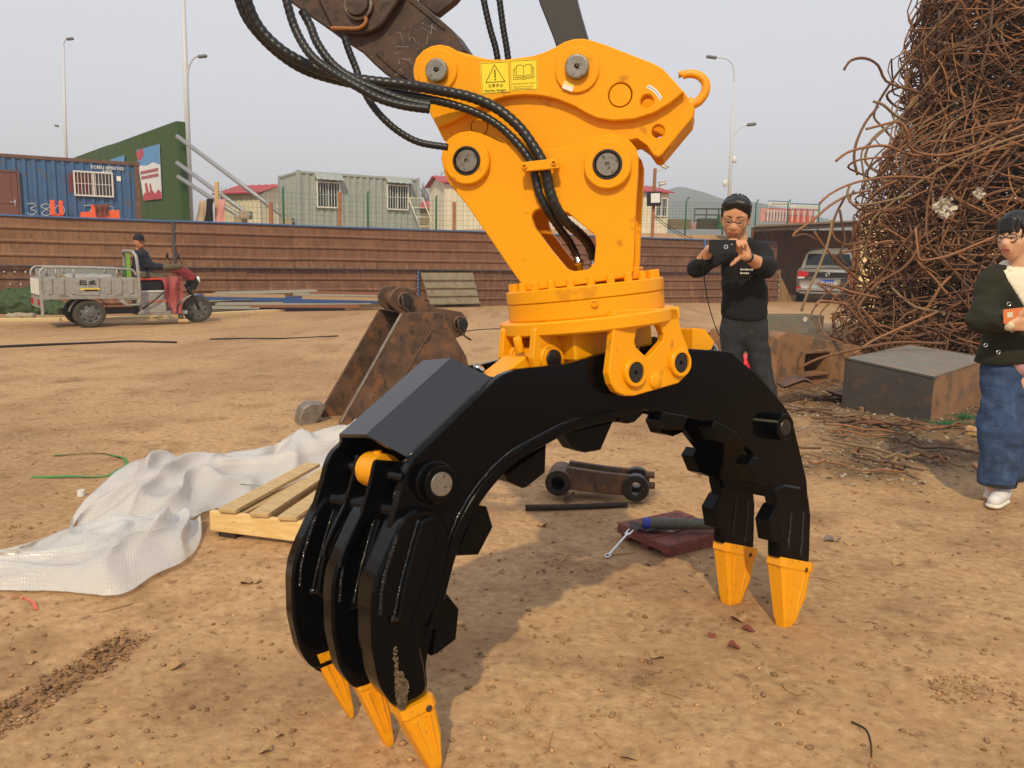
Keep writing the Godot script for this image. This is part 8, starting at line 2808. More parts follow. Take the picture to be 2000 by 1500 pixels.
	flesh(st, moved([[Vector3(-0.05, 0.062, 0.075), Vector3(0.05, 0.062, 0.075), 0.03, 0.03, Vector3(0, 1, 0), 4.0], [Vector3(-0.03, 0.058, 0.115), Vector3(0.03, 0.058, 0.115), 0.03, 0.03, Vector3(0, 1, 0), 4.0]], Hh), 0.008, 0.009)
	obj(st, "cap", M.cloth_black, body)
	face(body, Hh, M.skin_tan, 1.0)
	# heap of green tarpaulin and a stone behind the tricycle
	var tp := thing("tarpaulin_heap", "crumpled dark green tarpaulin heaped by the fence behind the tricycle", "tarpaulin", Transform3D(Basis(), Vector3(-10.493,0,-17.091)))
	st = ST(true)
	flesh(st, [[Vector3(-0.6, 0.12, 0), Vector3(0.5, 0.2, 0.0), 0.25, 0.3], [Vector3(0.4, 0.15, 0.0), Vector3(1.3, 0.08, 0.1), 0.26, 0.14], [Vector3(-0.2, 0.3, 0), Vector3(0.4, 0.42, -0.1), 0.16, 0.12]], 0.05, 0.05, 0.10)
	obj(st, "canvas", M.tarp_green, tp)
	var sn := thing("rough_stone", "pale flat stone lying in front of the green tarpaulin", "stone", Transform3D(Basis(), Vector3(-9.513,0,-15.839)))
	st = ST(true)
	flesh(st, [[Vector3(-0.2, 0.03, 0), Vector3(0.2, 0.05, 0), 0.1, 0.09, Vector3(0, 1, 0), 1.4]], 0.02, 0.03, 0.03)
	obj(st, "stone", M.stone, sn)

# ---------------------------------------------------------------- people
func shrink(b: Array, d: float) -> Array:
	var r := []
	for x in b:
		var y = x.duplicate(); y[2] = max(0.01, y[2] - d); y[3] = max(0.01, y[3] - d)
		r.append(y)
	return r

func moved(b: Array, X: Transform3D) -> Array:
	var r := []
	for x in b:
		var y = x.duplicate(); y[0] = X * x[0]; y[1] = X * x[1]
		if y.size() > 4: y[4] = (X.basis * x[4]).normalized()
		r.append(y)
	return r

# head in its own axes: y up, z towards the face; origin at eye height between the ears
func head_bones(X: Transform3D, s: float) -> Array:
	var b := [
		[Vector3(0, 0.035, -0.022), Vector3(0, 0.05, 0.012), 0.086, 0.080, Vector3(1, 0, 0), 1.12], [Vector3(0, 0.01, 0.02), Vector3(0, -0.035, 0.032), 0.069, 0.062, Vector3(1, 0, 0), 1.02],
		[Vector3(0, -0.05, 0.03), Vector3(0, -0.092, 0.048), 0.054, 0.028], [Vector3(-0.036, -0.03, 0.045), Vector3(-0.02, -0.085, 0.045), 0.028, 0.022], [Vector3(0.036, -0.03, 0.045), Vector3(0.02, -0.085, 0.045), 0.028, 0.022],
		[Vector3(0, 0.006, 0.086), Vector3(0, -0.030, 0.100), 0.008, 0.0115], [Vector3(-0.012, -0.033, 0.090), Vector3(0.012, -0.033, 0.090), 0.009, 0.009],
		[Vector3(-0.045, 0.026, 0.068), Vector3(0.045, 0.026, 0.068), 0.014, 0.014], [Vector3(-0.04, -0.022, 0.062), Vector3(-0.05, -0.012, 0.05), 0.02, 0.02], [Vector3(0.04, -0.022, 0.062), Vector3(0.05, -0.012, 0.05), 0.02, 0.02],
		[Vector3(-0.016, -0.060, 0.084), Vector3(0.016, -0.060, 0.084), 0.009, 0.009], [Vector3(-0.012, -0.072, 0.081), Vector3(0.012, -0.072, 0.081), 0.009, 0.009],
		[Vector3(-0.080, 0.012, -0.008), Vector3(-0.078, -0.028, -0.002), 0.014, 0.010, Vector3(1, 0, 0), 1.6], [Vector3(0.080, 0.012, -0.008), Vector3(0.078, -0.028, -0.002), 0.014, 0.010, Vector3(1, 0, 0), 1.6]]
	var r := []
	for x in b:
		var y = x.duplicate()
		y[0] = x[0] * s; y[1] = x[1] * s; y[2] = x[2] * s; y[3] = x[3] * s
		r.append(y)
	return moved(r, X)

func skin_z(bones: Array, X: Transform3D, x: float, y: float) -> float:   # depth of the face's surface at x, y in the head's axes
	var z := 0.13
	while z > 0.0:
		var p := X * Vector3(x, y, z)
		var sum := 0.0
		for b in bones:
			var q: Vector3 = p - b[0]; var ac: Vector3 = b[1] - b[0]
			if b.size() > 4:
				q += b[4] * q.dot(b[4]) * (b[5] - 1.0); ac += b[4] * ac.dot(b[4]) * (b[5] - 1.0)
			var t: float = clamp(q.dot(ac) / max(ac.length_squared(), 1e-9), 0.0, 1.0)
			sum += exp(-((q - ac * t).length() - lerp(float(b[2]), float(b[3]), t)) / 0.008)
		if sum > 1.0: return z
		z -= 0.001
	return 0.0

func face(parent, X: Transform3D, skin: Material, s: float, lids := 0.5):
	var hb := head_bones(X, s)
	for k in [-1.0, 1.0]:
		var st := ST(true)
		lathe(st, [[0.0, -0.0135], [0.0095, -0.0095], [0.0135, 0.0], [0.0095, 0.0095], [0.0, 0.0135]], X * Vector3(0.031 * k * s, 0.002 * s, skin_z(hb, X, 0.031 * k * s, 0.002 * s) - 0.0085), X.basis.z, 12)
		var e := obj(st, "eye", M.eye_white, parent)
		st = ST(true)
		lathe(st, [[0.006, 0.0], [0.0055, 0.0016], [0.0, 0.0022]], X * Vector3(0.031 * k * s, -0.001 * s, skin_z(hb, X, 0.031 * k * s, 0.002 * s) + 0.0042), X.basis.z, 10)
		obj(st, "iris", M.eye_dark, e)
		st = ST(true)
		var ld := []
		for i in 6:
			var a := (i / 5.0 - 0.5) * 2.0
			var q := Vector3((0.031 * k + a * 0.016) * s, (0.0075 - a * a * 0.004) * s, 0)
			q.z = skin_z(hb, X, q.x, q.y) + 0.001
			ld.append(X * q)
		tube(st, ld, 0.0062 * (0.6 + lids * 0.5), 7, 0.004)
		obj(st, "eyelid", skin, e)
		st = ST(true)
		for i in 6: ld[i] += X.basis.y * (-0.0035 - 0.004 * lids) + X.basis.z * 0.0045
		tube(st, ld, 0.0018, 5, 0.0012)
		obj(st, "lash_line", M.hair, e)
		st = ST(true)
		var br := []
		for i in 6:
			var a := i / 5.0
			var q := Vector3((0.014 + a * 0.040) * k * s, (0.027 + 0.006 * sin(a * 2.4)) * s, 0)
			q.z = skin_z(hb, X, q.x, q.y) - 0.0015
			br.append(X * q)
		tube(st, br, 0.0056, 6, 0.002)
		obj(st, "eyebrow", M.hair, parent)
	for y in [-0.0605, -0.0705]:
		var st := ST(true)
		var lp := []
		for i in 7:
			var a := (i / 6.0 - 0.5) * 2.0
			var q := Vector3(a * 0.024 * s, (y + (0.002 * a * a if y < -0.065 else -0.004 * a * a)) * s, 0)
			q.z = skin_z(hb, X, q.x, q.y) - 0.0015
			lp.append(X * q)
		tube(st, lp, 0.0042, 6, 0.0042)
		obj(st, "lip", M.lip, parent)

func spectacles(parent, X: Transform3D, s: float, rw: float, rh: float, th: float):
	var st := ST(true)
	for k in [-1.0, 1.0]:
		var rim := []
		for i in 21:
			var a := TAU * i / 20.0
			var ca := cos(a); var sa := sin(a)
			rim.append(X * (Vector3(0.033 * k + sign(ca) * pow(abs(ca), 0.7) * rw, -0.002 + sign(sa) * pow(abs(sa), 0.7) * rh, 0.099 - abs(0.033 * k + ca * rw) * 0.12) * s))
		tube(st, rim, th, 6)
		tube(st, [X * (Vector3(0.068 * k, 0.006, 0.090) * s), X * (Vector3(0.076 * k, 0.008, 0.05) * s), X * (Vector3(0.079 * k, 0.006, 0.0) * s)], th, 6)
	tube(st, catm([X * (Vector3(-0.012, 0.002, 0.100) * s), X * (Vector3(0, 0.005, 0.104) * s), X * (Vector3(0.012, 0.002, 0.100) * s)], 3), th, 6)
	var g := obj(st, "glasses", M.glasses, parent)
	if not M.has("lens_clear"):
		var m := mat("lens_clear", Color(0.9, 0.95, 1.0, 0.03), 0.0)
		m.transparency = BaseMaterial3D.TRANSPARENCY_ALPHA
	for k in [-1.0, 1.0]:
		st = ST()
		var c := X * (Vector3(0.033 * k, -0.002, 0.0975) * s)
		for i in 20:
			var a := TAU * i / 20.0; var b := TAU * (i + 1) / 20.0
			tri(st, c, c + X.basis * Vector3(cos(a) * rw * 0.95, sin(a) * rh * 0.95, -0.002), c + X.basis * Vector3(cos(b) * rw * 0.95, sin(b) * rh * 0.95, -0.002))
		obj(st, "lens", M.lens_clear, g)

# hand: w wrist, d towards the fingers, n out of the palm, s thumb side; curl per finger (index first), spread
func hand_bones(w: Vector3, d: Vector3, n: Vector3, s: Vector3, curl: Array, thumb: Array, sc := 1.0) -> Array:
	var r := []
	d = d.normalized(); s = (s - d * s.dot(d)).normalized(); n = n.normalized()
	for i in 4:
		var o := (1.5 - i) * 0.021 * sc
		r.append([w + s * o * 0.6, w + d * 0.085 * sc + s * o, 0.017 * sc, 0.0125 * sc])
		var p: Vector3 = w + d * (0.090 - abs(i - 1) * 0.005) * sc + s * o
		var L = [[0.040, 0.025, 0.020], [0.045, 0.028, 0.021], [0.041, 0.026, 0.020], [0.032, 0.019, 0.017]][i]
		var dir := d.rotated(n, (0.5 - i * 0.33) * 0.22 * (1.0 if s.dot(n.cross(d)) > 0 else -1.0))
		var ax := dir.cross(n).normalized()
		for k in 3:
			dir = dir.rotated(ax, curl[i] * [0.8, 1.0, 0.8][k])
			var q: Vector3 = p + dir * L[k] * sc
			r.append([p, q, (0.0095 - 0.0007 * k) * sc, (0.0088 - 0.0008 * k) * sc])
			p = q
	var tp := w + d * 0.025 * sc + s * 0.026 * sc
	var td: Vector3 = (d * thumb[0] + s * thumb[1] + n * thumb[2]).normalized()
	r.append([w + d * 0.01 * sc, tp, 0.018 * sc, 0.015 * sc])
	for k in 3:
		var q: Vector3 = tp + td * [0.040, 0.030, 0.024][k] * sc
		r.append([tp, q, (0.0125 - 0.0012 * k) * sc, (0.0115 - 0.0012 * k) * sc])
		td = (td + (d * thumb[3] + n * thumb[4])).normalized()
		tp = q
	return r

func phone(called: String, label: String, c: Vector3, bs: Basis, size: Vector3, m: Material):
	var t := thing(called, label, "phone", Transform3D(bs, c))
	var st := ST()
	var h := size * 0.5
	extr(st, fil(pv([-h.x, -h.y, h.x, -h.y, h.x, h.y, -h.x, h.y]), 0.008, 3), -h.z, h.z, 0.002)
	obj(st, "case", m, t)
	st = ST()
	extr(st, fil(pv([-h.x * 0.95, -h.y * 0.92, h.x * 0.95, -h.y * 0.92, h.x * 0.95, h.y * 0.92, -h.x * 0.95, h.y * 0.92]), 0.006, 3), -h.z - 0.001, -h.z - 0.0002)
	obj(st, "screen", M.car_glass, t)
	return t

func make_people():
	# ---- man taking a photograph
	var O := Vector3(1.48, 0.0, -5.08)
	var t := thing("person", "person in black sweater and grey jeans photographing the grapple with a raised phone", "person", Transform3D(Basis(), O))
	var hp := Vector3(1.325, 1.565, -5.02) - O
	var X := Transform3D(Basis(Vector3.UP, -0.34) * Basis.from_euler(Vector3(0.30, 0, 0)) * Basis(Vector3(0, 0, 1), -0.06), hp)
	var V := func(x, y, z): return Vector3(x, y, z) - O
	var torso := [[V.call(1.435, 0.86, -5.10), V.call(1.43, 1.08, -5.09), 0.138, 0.130, Vector3(0, 0, 1), 1.3], [V.call(1.43, 1.08, -5.09), V.call(1.405, 1.27, -5.08), 0.130, 0.132, Vector3(0, 0, 1), 1.35], [V.call(1.295, 1.37, -5.06), V.call(1.495, 1.373, -5.07), 0.058, 0.058], [V.call(1.345, 1.405, -5.05), V.call(1.42, 1.405, -5.06), 0.048, 0.048]]
	var arms := [[V.call(1.255, 1.355, -5.04), V.call(1.085, 1.265, -4.90), 0.058, 0.048], [V.call(1.085, 1.265, -4.90), V.call(1.115, 1.315, -4.82), 0.047, 0.043], [V.call(1.51, 1.36, -5.06), V.call(1.49, 1.272, -4.90), 0.060, 0.054], [V.call(1.49, 1.272, -4.90), V.call(1.43, 1.295, -4.83), 0.050, 0.044]]
	var wl: Vector3 = V.call(1.118, 1.375, -4.755); var wr: Vector3 = V.call(1.330, 1.338, -4.74)
	var fore := [[arms[1][0].lerp(wl, 0.3), wl, 0.037, 0.029], [arms[3][0].lerp(wr, 0.35), wr, 0.040, 0.030]]
	var legs := [[V.call(1.365, 0.92, -5.10), V.call(1.375, 0.50, -5.06), 0.074, 0.058], [V.call(1.375, 0.50, -5.06), V.call(1.40, 0.10, -5.12), 0.060, 0.044], [V.call(1.505, 0.92, -5.10), V.call(1.56, 0.52, -5.00), 0.074, 0.058], [V.call(1.565, 0.52, -5.00), V.call(1.68, 0.10, -5.04), 0.064, 0.046], [V.call(1.38, 0.90, -5.1), V.call(1.49, 0.90, -5.1), 0.08, 0.08], [V.call(1.44, 0.90, -5.1), V.call(1.435, 1.0, -5.1), 0.125, 0.128, Vector3(0, 0, 1), 1.3]]
	var neck := [[V.call(1.375, 1.38, -5.06), X * Vector3(0, -0.05, -0.025), 0.058, 0.056]]
	var st := ST(true)
	flesh(st, shrink(torso, 0.05) + shrink(arms, 0.02) + shrink(legs, 0.026) + fore + neck, 0.014, 0.016)
	flesh(st, head_bones(X, 1.0) + neck, 0.008, 0.0055)
	# his right hand comes over the phone's top, his left holds its other end with the palm open to us
	flesh(st, hand_bones(wl, Vector3(0.75, 0.42, 0.35), Vector3(0.3, -0.8, -0.45), Vector3(-0.2, -0.25, -0.9), [0.35, 0.75, 0.85, 0.95], [0.8, 0.5, 0.3, 0.1, 0.2]), 0.005, 0.0045)
	flesh(st, hand_bones(wr, Vector3(-0.55, 0.80, 0.12), Vector3(-0.25, -0.1, 0.95), Vector3(-0.85, -0.5, 0.05), [0.42, 0.95, 1.1, 1.2], [-0.10, 1.0, 0.05, -0.05, 0.05], 0.88), 0.005, 0.0045)
	var body := obj(st, "body", M.skin, t)
	st = ST(true)
	flesh(st, torso + arms, 0.018, 0.013, 0.012, [[V.call(1.43, 0.955, -5.1), Vector3(0.03, 1, 0)]])
	obj(st, "sweater", M.sweater, body)
	st = ST()
	for i in 2:
		for k in 7:
			if i == 1 and k > 4: continue
			box(st, V.call(1.36 + k * 0.011, 1.262 - i * 0.022, -4.957 + 0.0), Vector3(0.008, 0.008 if k % 3 else 0.011, 0.003))
	obj(st, "sweater_print", M.white_paint, body)
	st = ST(true)
	flesh(st, legs, 0.011, 0.012, 0.012)
	obj(st, "jeans", M.jeans_black, body)
	st = ST(true)
	flesh(st, [[V.call(1.40, 0.05, -5.12), V.call(1.37, 0.04, -4.94), 0.05, 0.042, Vector3(0, 1, 0), 1.15], [V.call(1.69, 0.05, -5.05), V.call(1.72, 0.04, -4.88), 0.05, 0.042, Vector3(0, 1, 0), 1.15]], 0.012, 0.012)
	obj(st, "shoes", M.cloth_black, body)
	st = ST(true)
	flesh(st, moved([[Vector3(0, 0.042, -0.032), Vector3(0, 0.060, 0.008), 0.088, 0.085, Vector3(1, 0, 0), 1.10], [Vector3(-0.042, 0.090, 0.050), Vector3(0.042, 0.092, 0.050), 0.036, 0.036]], X), 0.008, 0.006, 0.010, [[X * Vector3(0, 0.066, 0.082), X.basis * Vector3(0, 0.72, -0.69)]])
	for k in [-1.0, 1.0]:
		flesh(st, moved([[Vector3(0.077 * k, 0.05, 0.022), Vector3(0.078 * k, 0.008, 0.014), 0.010, 0.006]], X), 0.005, 0.006)
	for i in 420:
		var dv := Vector3(rng.randf_range(-1, 1), rng.randf_range(-0.1, 1), rng.randf_range(-1, 1)).normalized()
		if dv.z > 0.30 and dv.y < 0.62: continue
		var p0 := Vector3(0, 0.048, -0.018) + dv * Vector3(0.078, 0.084, 0.094)
		tube(st, [X * p0, X * (p0 + dv * 0.010 + Vector3(0, 0.002, 0.004)), X * (p0 + dv * 0.014 + Vector3(0, -0.001, 0.012))], 0.0045, 4, 0.001)
	obj(st, "hair", M.hair, body)
	face(body, X, M.skin, 1.0, 1.0)
	spectacles(body, X, 1.0, 0.025, 0.0165, 0.0016)
	st = ST(true)
	var wd: Vector3 = (wr - arms[3][0]).normalized()
	cyl(st, wr - wd * 0.012, wr + wd * 0.006, 0.036, -1, 20, false)
	obj(st, "wristband", M.black_plastic, body)
	var ph = phone("smartphone", "black smartphone held up sideways by the man, round camera ring on its back", Vector3(1.171,1.389,-4.68), Basis(Vector3.UP, -0.05), Vector3(0.150, 0.078, 0.010), M.black_plastic)
	st = ST(false)
	lathe(st, [[0.0065, 0.0052], [0.0125, 0.0052], [0.0125, 0.0075], [0.0065, 0.0075]], Vector3(0.018, 0.0, 0), Vector3(0, 0, 1), 20)
	obj(st, "camera_ring", M.chrome, ph)
	st = ST(false)
	lathe(st, [[0.0, 0.006], [0.003, 0.006]], Vector3(0.05, 0.014, 0), Vector3(0, 0, 1), 10)
	obj(st, "flash", M.lens_white, ph)
	var cb := thing("earphone_cord", "thin black cord hanging from the man's phone down past his hip", "cord", Transform3D(Basis(), Vector3(1.084,1.336,-4.78)))
	var cp := p3([1.084,1.336,-4.78,1.099,1.249,-4.8,1.136,1.114,-4.85,1.178,1.006,-4.9,1.226,0.911,-4.95,1.263,0.861,-5,1.269,0.908,-5])
	for i in cp.size(): cp[i] -= cb.position
	st = ST(true)
	tube(st, catm(cp, 5), 0.0032, 6)
	obj(st, "cord", M.cable_black, cb)
	# ---- woman looking aside
	O = Vector3(2.72, 0.0, -4.44)
	t = thing("person", "person in dark green fleece collared jacket and wide blue jeans holding an orange phone", "person", Transform3D(Basis(), O))
	V = func(x, y, z): return Vector3(x, y, z) - O
	hp = V.call(2.652, 1.462, -4.40)
	X = Transform3D(Basis(Vector3.UP, -1.12) * Basis.from_euler(Vector3(0.08, 0, 0)), hp)
	torso = [[V.call(2.745, 0.74, -4.45), V.call(2.745, 1.02, -4.44), 0.205, 0.168, Vector3(0, 0, 1), 1.25], [V.call(2.745, 1.02, -4.44), V.call(2.735, 1.18, -4.44), 0.165, 0.14, Vector3(0, 0, 1), 1.25], [V.call(2.62, 1.235, -4.45), V.call(2.85, 1.235, -4.43), 0.07, 0.07]]
	arms = [[V.call(2.585, 1.22, -4.45), V.call(2.485, 1.03, -4.36), 0.082, 0.066], [V.call(2.485, 1.03, -4.36), V.call(2.545, 1.018, -4.25), 0.062, 0.054], [V.call(2.88, 1.22, -4.43), V.call(2.97, 1.02, -4.36), 0.092, 0.075], [V.call(2.97, 1.02, -4.36), V.call(2.80, 1.03, -4.20), 0.072, 0.058]]
	wl = V.call(2.558, 1.012, -4.205); wr = V.call(2.76, 1.035, -4.18)
	fore = [[arms[1][0].lerp(wl, 0.3), wl, 0.034, 0.026], [arms[3][0].lerp(wr, 0.3), wr, 0.034, 0.026]]
	legs = [[V.call(2.675, 0.74, -4.44), V.call(2.672, 0.42, -4.40), 0.098, 0.10], [V.call(2.672, 0.42, -4.40), V.call(2.70, 0.14, -4.42), 0.10, 0.095], [V.call(2.82, 0.74, -4.45), V.call(2.83, 0.42, -4.50), 0.098, 0.10], [V.call(2.83, 0.42, -4.50), V.call(2.82, 0.16, -4.54), 0.10, 0.095], [V.call(2.69, 0.77, -4.45), V.call(2.80, 0.77, -4.45), 0.10, 0.10]]
	neck = [[V.call(2.71, 1.24, -4.43), X * Vector3(0, -0.05, -0.02), 0.052, 0.05]]
	var ank := [[V.call(2.70, 0.2, -4.42), V.call(2.71, 0.06, -4.42), 0.04, 0.036], [V.call(2.82, 0.2, -4.54), V.call(2.81, 0.06, -4.55), 0.04, 0.036]]
	st = ST(true)
	flesh(st, shrink(torso, 0.06) + shrink(arms, 0.03) + shrink(legs, 0.04) + fore + neck + ank, 0.016, 0.017)
	flesh(st, head_bones(X, 0.95) + neck, 0.008, 0.0055)
	flesh(st, hand_bones(wl, Vector3(0.93, 0.10, 0.22), Vector3(0.20, 0.35, -0.9), Vector3(-0.05, 0.9, 0.3), [0.10, 0.13, 0.16, 0.2], [0.35, 0.85, 0.0, 0.35, -0.15], 0.92), 0.005, 0.0045)
	flesh(st, hand_bones(wr, Vector3(-0.6, 0.1, 0.3), Vector3(-0.3, 0.35, -0.85), Vector3(0, 0.9, 0.3), [0.3, 0.35, 0.4, 0.4], [0.6, 0.7, 0.1, 0.2, 0.0], 0.92), 0.005, 0.0045)
	body = obj(st, "body", M.skin_pale, t)
	st = ST(true)
	flesh(st, torso + arms, 0.018, 0.013, 0.014, [[V.call(2.74, 0.80, -4.4), Vector3(-0.12, 1, 0)]])
	var jk := obj(st, "jacket", M.wool, body)
	for b in [Vector3(2.578,1.113,-4.285), Vector3(2.489,0.895,-4.3), Vector3(2.554,0.86,-4.29), Vector3(2.602,0.978,-4.27)]:
		st = ST(true)
		var c: Vector3 = b - O
		var rg := []
		for i in 15: rg.append(c + Vector3(cos(TAU * i / 14) * 0.0095, sin(TAU * i / 14) * 0.0095, 0.0))
		tube(st, rg, 0.0026, 6)
		obj(st, "button", M.chrome, jk)
	# fleece collar: broad lapels and a roll round the neck
	for k in [-1.0, 1.0]:
		var cx := 2.745
		var mp := func(x, y, z): return V.call(cx + (x - cx) * -k, y, z)
		var puff := []
		for q in torso:
			var y = q.duplicate(); y[2] += 0.012; y[3] += 0.012
			puff.append(y)
		st = ST(true)
		flesh(st, puff, 0.016, 0.009, 0.006, [[mp.call(2.605, 1.235, -4.4), Vector3(0.150 * -k, 0.085, 0).normalized()], [V.call(2.7, 1.045, -4.4), Vector3.UP], [V.call(2.7, 1.1, -4.40), Vector3(0, 0, 1)], [mp.call(2.715, 1.27, -4.4), Vector3(-0.19 * -k, -0.085, 0).normalized()]])
		obj(st, "lapel", M.fleece, jk)
	st = ST(true)
	flesh(st, [[V.call(2.628, 1.285, -4.39), V.call(2.66, 1.30, -4.48), 0.02, 0.033], [V.call(2.66, 1.30, -4.48), V.call(2.80, 1.30, -4.48), 0.033, 0.033], [V.call(2.80, 1.30, -4.48), V.call(2.84, 1.27, -4.39), 0.033, 0.02]], 0.010, 0.010, 0.006)
	obj(st, "fleece_collar", M.fleece, jk)
	st = ST(true)
	flesh(st, [[V.call(2.745, 1.0, -4.40), V.call(2.745, 1.24, -4.385), 0.105, 0.08, Vector3(0, 0, 1), 1.1]], 0.015, 0.015)
	obj(st, "jumper", M.knit_cream, body)
	st = ST(true)
	flesh(st, [[V.call(2.75, 0.80, -4.38), V.call(2.75, 0.90, -4.37), 0.09, 0.085, Vector3(0, 0, 1), 1.0]], 0.015, 0.015)
	obj(st, "jumper_hem", M.knit_pink, body)
	st = ST(true)
	flesh(st, [[V.call(2.74, 1.16, -4.305), V.call(2.78, 1.14, -4.30), 0.03, 0.025, Vector3(0, 0, 1), 2.0]], 0.01, 0.01)
	obj(st, "jumper_print", M.print_lilac, body)
	st = ST(true)
	flesh(st, [[wl - (wl - arms[1][0]).normalized() * 0.035, wl - (wl - arms[1][0]).normalized() * 0.012, 0.036, 0.034]], 0.008, 0.008)
	obj(st, "cuff", M.knit_cream, body)
	st = ST(true)
	flesh(st, legs, 0.02, 0.014, 0.018, [[V.call(2.7, 0.105, -4.4), Vector3.UP]])
	var jn := obj(st, "jeans", M.denim, body)
	st = ST(false)
	for l in [[V.call(2.703, 0.108, -4.42), 0.094], [V.call(2.82, 0.112, -4.545), 0.094]]: cyl(st, l[0], l[0] + Vector3(0, 0.022, 0), l[1], l[1] + 0.002, 24, false)
	obj(st, "frayed_hem", M.jeans_black, jn)
	for s in [[V.call(2.735, 0.0, -4.42), V.call(2.635, 0.0, -4.32)], [V.call(2.80, 0.03, -4.55), V.call(2.70, 0.012, -4.46)]]:
		st = ST(true)
		flesh(st, [[s[0] + Vector3(0, 0.055, 0), s[1] + Vector3(0, 0.042, 0), 0.042, 0.034], [s[0] + Vector3(0, 0.085, 0), s[0].lerp(s[1], 0.3) + Vector3(0, 0.08, 0), 0.036, 0.03]], 0.012, 0.009)
		var so := obj(st, "shoe", M.shoe_cloth, body)
		st = ST(true)
		flesh(st, [[s[0] + Vector3(0, 0.018, 0), s[1] + Vector3(0, 0.018, 0), 0.046, 0.042, Vector3(0, 1, 0), 2.6]], 0.006, 0.008)
		obj(st, "sole", M.rubber_white, so)
	st = ST(true)
	flesh(st, moved([[Vector3(0, 0.040, -0.030), Vector3(0, 0.052, 0.010), 0.097, 0.088, Vector3(1, 0, 0), 1.06], [Vector3(0, 0.0, -0.055), Vector3(0, -0.045, -0.05), 0.075, 0.06]], X), 0.008, 0.006, 0.004, [[X * Vector3(0, 0.055, 0.062), X.basis * Vector3(0, 0.30, -0.95)]])
	for k in [-1.0, 1.0]: flesh(st, moved([[Vector3(0.070 * k, 0.06, 0.03), Vector3(0.080 * k, -0.01, -0.005), 0.016, 0.012], [Vector3(0.080 * k, -0.01, -0.01), Vector3(0.07 * k, -0.05, -0.03), 0.018, 0.012]], X), 0.008, 0.0065)
	flesh(st, moved([[Vector3(-0.055, 0.085, 0.055), Vector3(-0.05, 0.030, 0.074), 0.016, 0.009], [Vector3(-0.03, 0.09, 0.068), Vector3(-0.028, 0.032, 0.084), 0.016, 0.010], [Vector3(-0.005, 0.092, 0.073), Vector3(-0.004, 0.034, 0.088), 0.016, 0.010], [Vector3(0.02, 0.092, 0.071), Vector3(0.022, 0.033, 0.086), 0.016, 0.010], [Vector3(0.05, 0.085, 0.06), Vector3(0.05, 0.03, 0.075), 0.016, 0.009]], X), 0.008, 0.006)
	for i in 260:
		var dv := Vector3(rng.randf_range(-1, 1), rng.randf_range(-0.2, 1), rng.randf_range(-1, 0.75)).normalized()
		var p0 := Vector3(0, 0.044, -0.018) + dv * Vector3(0.088, 0.090, 0.098)
		var fl := Vector3(dv.x * 0.3, -1.0, dv.z * 0.35).normalized() * 0.035 * (1.0 - dv.y * 0.5)
		tube(st, [X * p0, X * (p0 + fl * 0.5 + dv * 0.006), X * (p0 + fl)], 0.004, 4, 0.0012)
	obj(st, "hair", M.hair, body)
	face(body, X, M.skin_pale, 0.95, 0.4)
	spectacles(body, X, 0.95, 0.027, 0.022, 0.0026)
	ph = phone("smartphone", "orange cased smartphone held level in the woman's hand", Vector3(2.579,1.061,-4.19), Basis(Vector3.UP, -0.15) * Basis(Vector3(0, 0, 1), 0.14), Vector3(0.150, 0.075, 0.011), M.phone_orange)
	st = ST()
	box(st, Vector3(-0.045, 0.008, 0.0062), Vector3(0.026, 0.026, 0.0012))
	obj(st, "sticker", M.cream_sheet, ph)

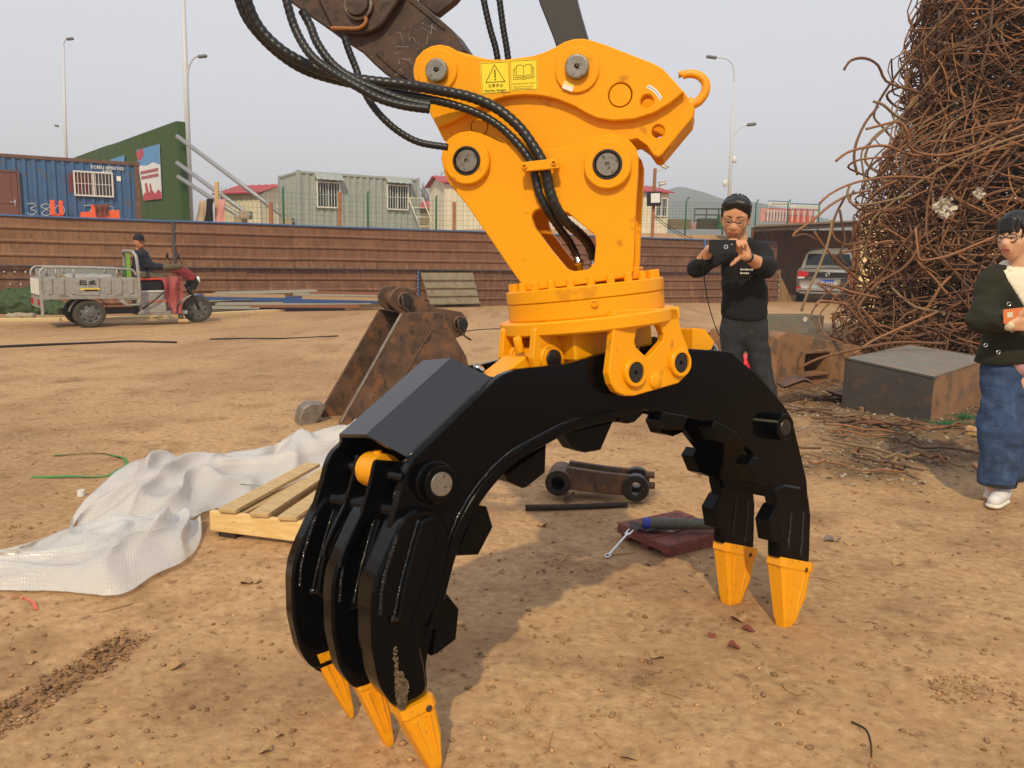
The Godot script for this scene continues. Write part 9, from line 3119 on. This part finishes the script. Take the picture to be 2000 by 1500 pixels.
# ---------------------------------------------------------------- leaves and chips on the earth
func make_litter():
	var spots := [0.837,0,-2.824,1.717,0,-3.454,1.528,0,-3.757,0.495,0,-2.541,0.46,0,-2.512,-0.029,0,-3.278,0.166,0,-3.952,-1.054,0,-2.445,-1.009,0,-3.114,-1.59,0,-3.309,-1.646,0,-5.683,-2.324,0,-3.701,0.6,0,-3.383,0.849,0,-2.734,0.762,0,-2.597,0.711,0,-2.689,-0.398,0,-2.197,-0.618,0,-2.062,-0.629,0,-1.98,0.339,0,-3.312,2.213,0,-4.969,2.358,0,-4.802,2.468,0,-4.775,1.937,0,-4.832,0.33,0,-2.001,0.51,0,-5.609,-1.046,0,-3.102,1.613,0,-3.726,-1.529,0,-2.461,1.044,0,-2.803,0.704,0,-3.086,0.226,0,-3.426,-3.179,0,-5.728,-2.277,0,-5.321,-2.092,0,-11.05,0.141,0,-3.966,0.481,0,-2.76]
	var P := p3(spots)
	var k := 0
	for p in P:
		var red: bool = k in [14, 15, 13]
		var L := rng.randf_range(0.022, 0.05)
		if k in [1, 0, 24]: L = 0.055
		var t := thing("dry_leaf", "reddish dry leaf scrap lying by the far yellow teeth" if red else "curled tan dry leaf lying loose on the bare earth", "leaf", Transform3D(Basis(Vector3.UP, rng.randf() * TAU), on_ground(p, 0.003)), "red leaf scraps on the earth" if red else "dry leaves on the earth")
		var st := ST(true)
		var n := 6
		var prev := []
		var W := L * rng.randf_range(0.35, 0.6)
		var cu := rng.randf_range(0.1, 0.5)
		for i in n + 1:
			var u := float(i) / n
			var w: float = W * pow(sin(PI * clamp(u * 0.92 + 0.04, 0.0, 1.0)), 0.7)
			var x := (u - 0.5) * L
			var row := []
			for j in 3:
				var s := (j - 1.0)
				row.append(Vector3(x + rng.randf_range(-0.002, 0.002), 0.003 + abs(s) * w * cu + 0.006 * sin(u * 5.0), s * w))
			if i > 0:
				for j in 2: quad(st, prev[j], prev[j + 1], row[j + 1], row[j])
			prev = row
		obj(st, "blade", M.leaf_red if red else M.leaf_dry, t)
		k += 1
	# twigs
	var tw := [[[0.848,0,-2.352,0.849,0,-2.316,0.876,0,-2.294,0.917,0,-2.307], "curved twig lying on the earth right of the far tooth"], [[0.982,0,-2.161,1.01,0,-2.131,1,0,-2.074,0.973,0,-2.006], "dark crooked twig lying on the earth nearest the oily patch"], [[0.106,0,-2.013,0.117,0,-2.048,0.131,0,-2.109], "thin tan twig curving on the earth by the shadow's edge"], [[0.388,0,-2.361,0.422,0,-2.325], "short straight twig lying in front of the far teeth"], [[0.468,0,-2.321,0.502,0,-2.299,0.528,0,-2.271], "slim forked twig lying in front of the far teeth"], [[0.247,0,-2.1,0.287,0,-2.041], "brown twig stub lying between shadow and pale chip"], [[1.223,0,-3.296,1.3,0,-3.271,1.366,0,-3.219], "thin pale stem trodden flat right of the far tooth"], [[-1.482,0,-2.83,-1.402,0,-2.901], "thin stalk lying below the bubble wrap"], [[-5.453,0,-10.958,-5.04,0,-10.961,-4.833,0,-11.121,-4.751,0,-11.398], "pale peeled stalk lying on the track before the tricycle"], [[0.457,0,-3.481,0.567,0,-3.537], "straw lying beside the wrench's ring end"]]
	for e in tw:
		var p := p3(e[0])
		var t := thing("twig", e[1], "twig", Transform3D(Basis(), p[0]), "twigs on the earth")
		for i in p.size(): p[i] = on_ground(p[i], 0.004) - t.position
		var st := ST(true)
		tube(st, catm(p, 4), 0.0034 if p.size() > 3 else 0.0024, 6, 0.0016)
		obj(st, "stem", M.wood_dark if e[1].begins_with("dark") else M.leaf_dry, t)
	# a grey torn metal scrap
	var sc := thing("metal_scrap", "small torn grey metal scrap lying right of the two tined claw", "scrap", Transform3D(Basis(), on_ground(Vector3(1.538,0,-3.75), 0.004)))
	var st := ST(true)
	var pr := []
	for i in 8:
		var x := (i - 3.5) * 0.011
		var row := [Vector3(x, 0.004 + 0.012 * abs(sin(i * 1.1)), 0.012), Vector3(x + 0.004, 0.016 + 0.01 * sin(i * 0.9), -0.014)]
		if i > 0: quad(st, pr[0], pr[1], row[1], row[0])
		pr = row
	obj(st, "scrap", M.worn_steel, sc)
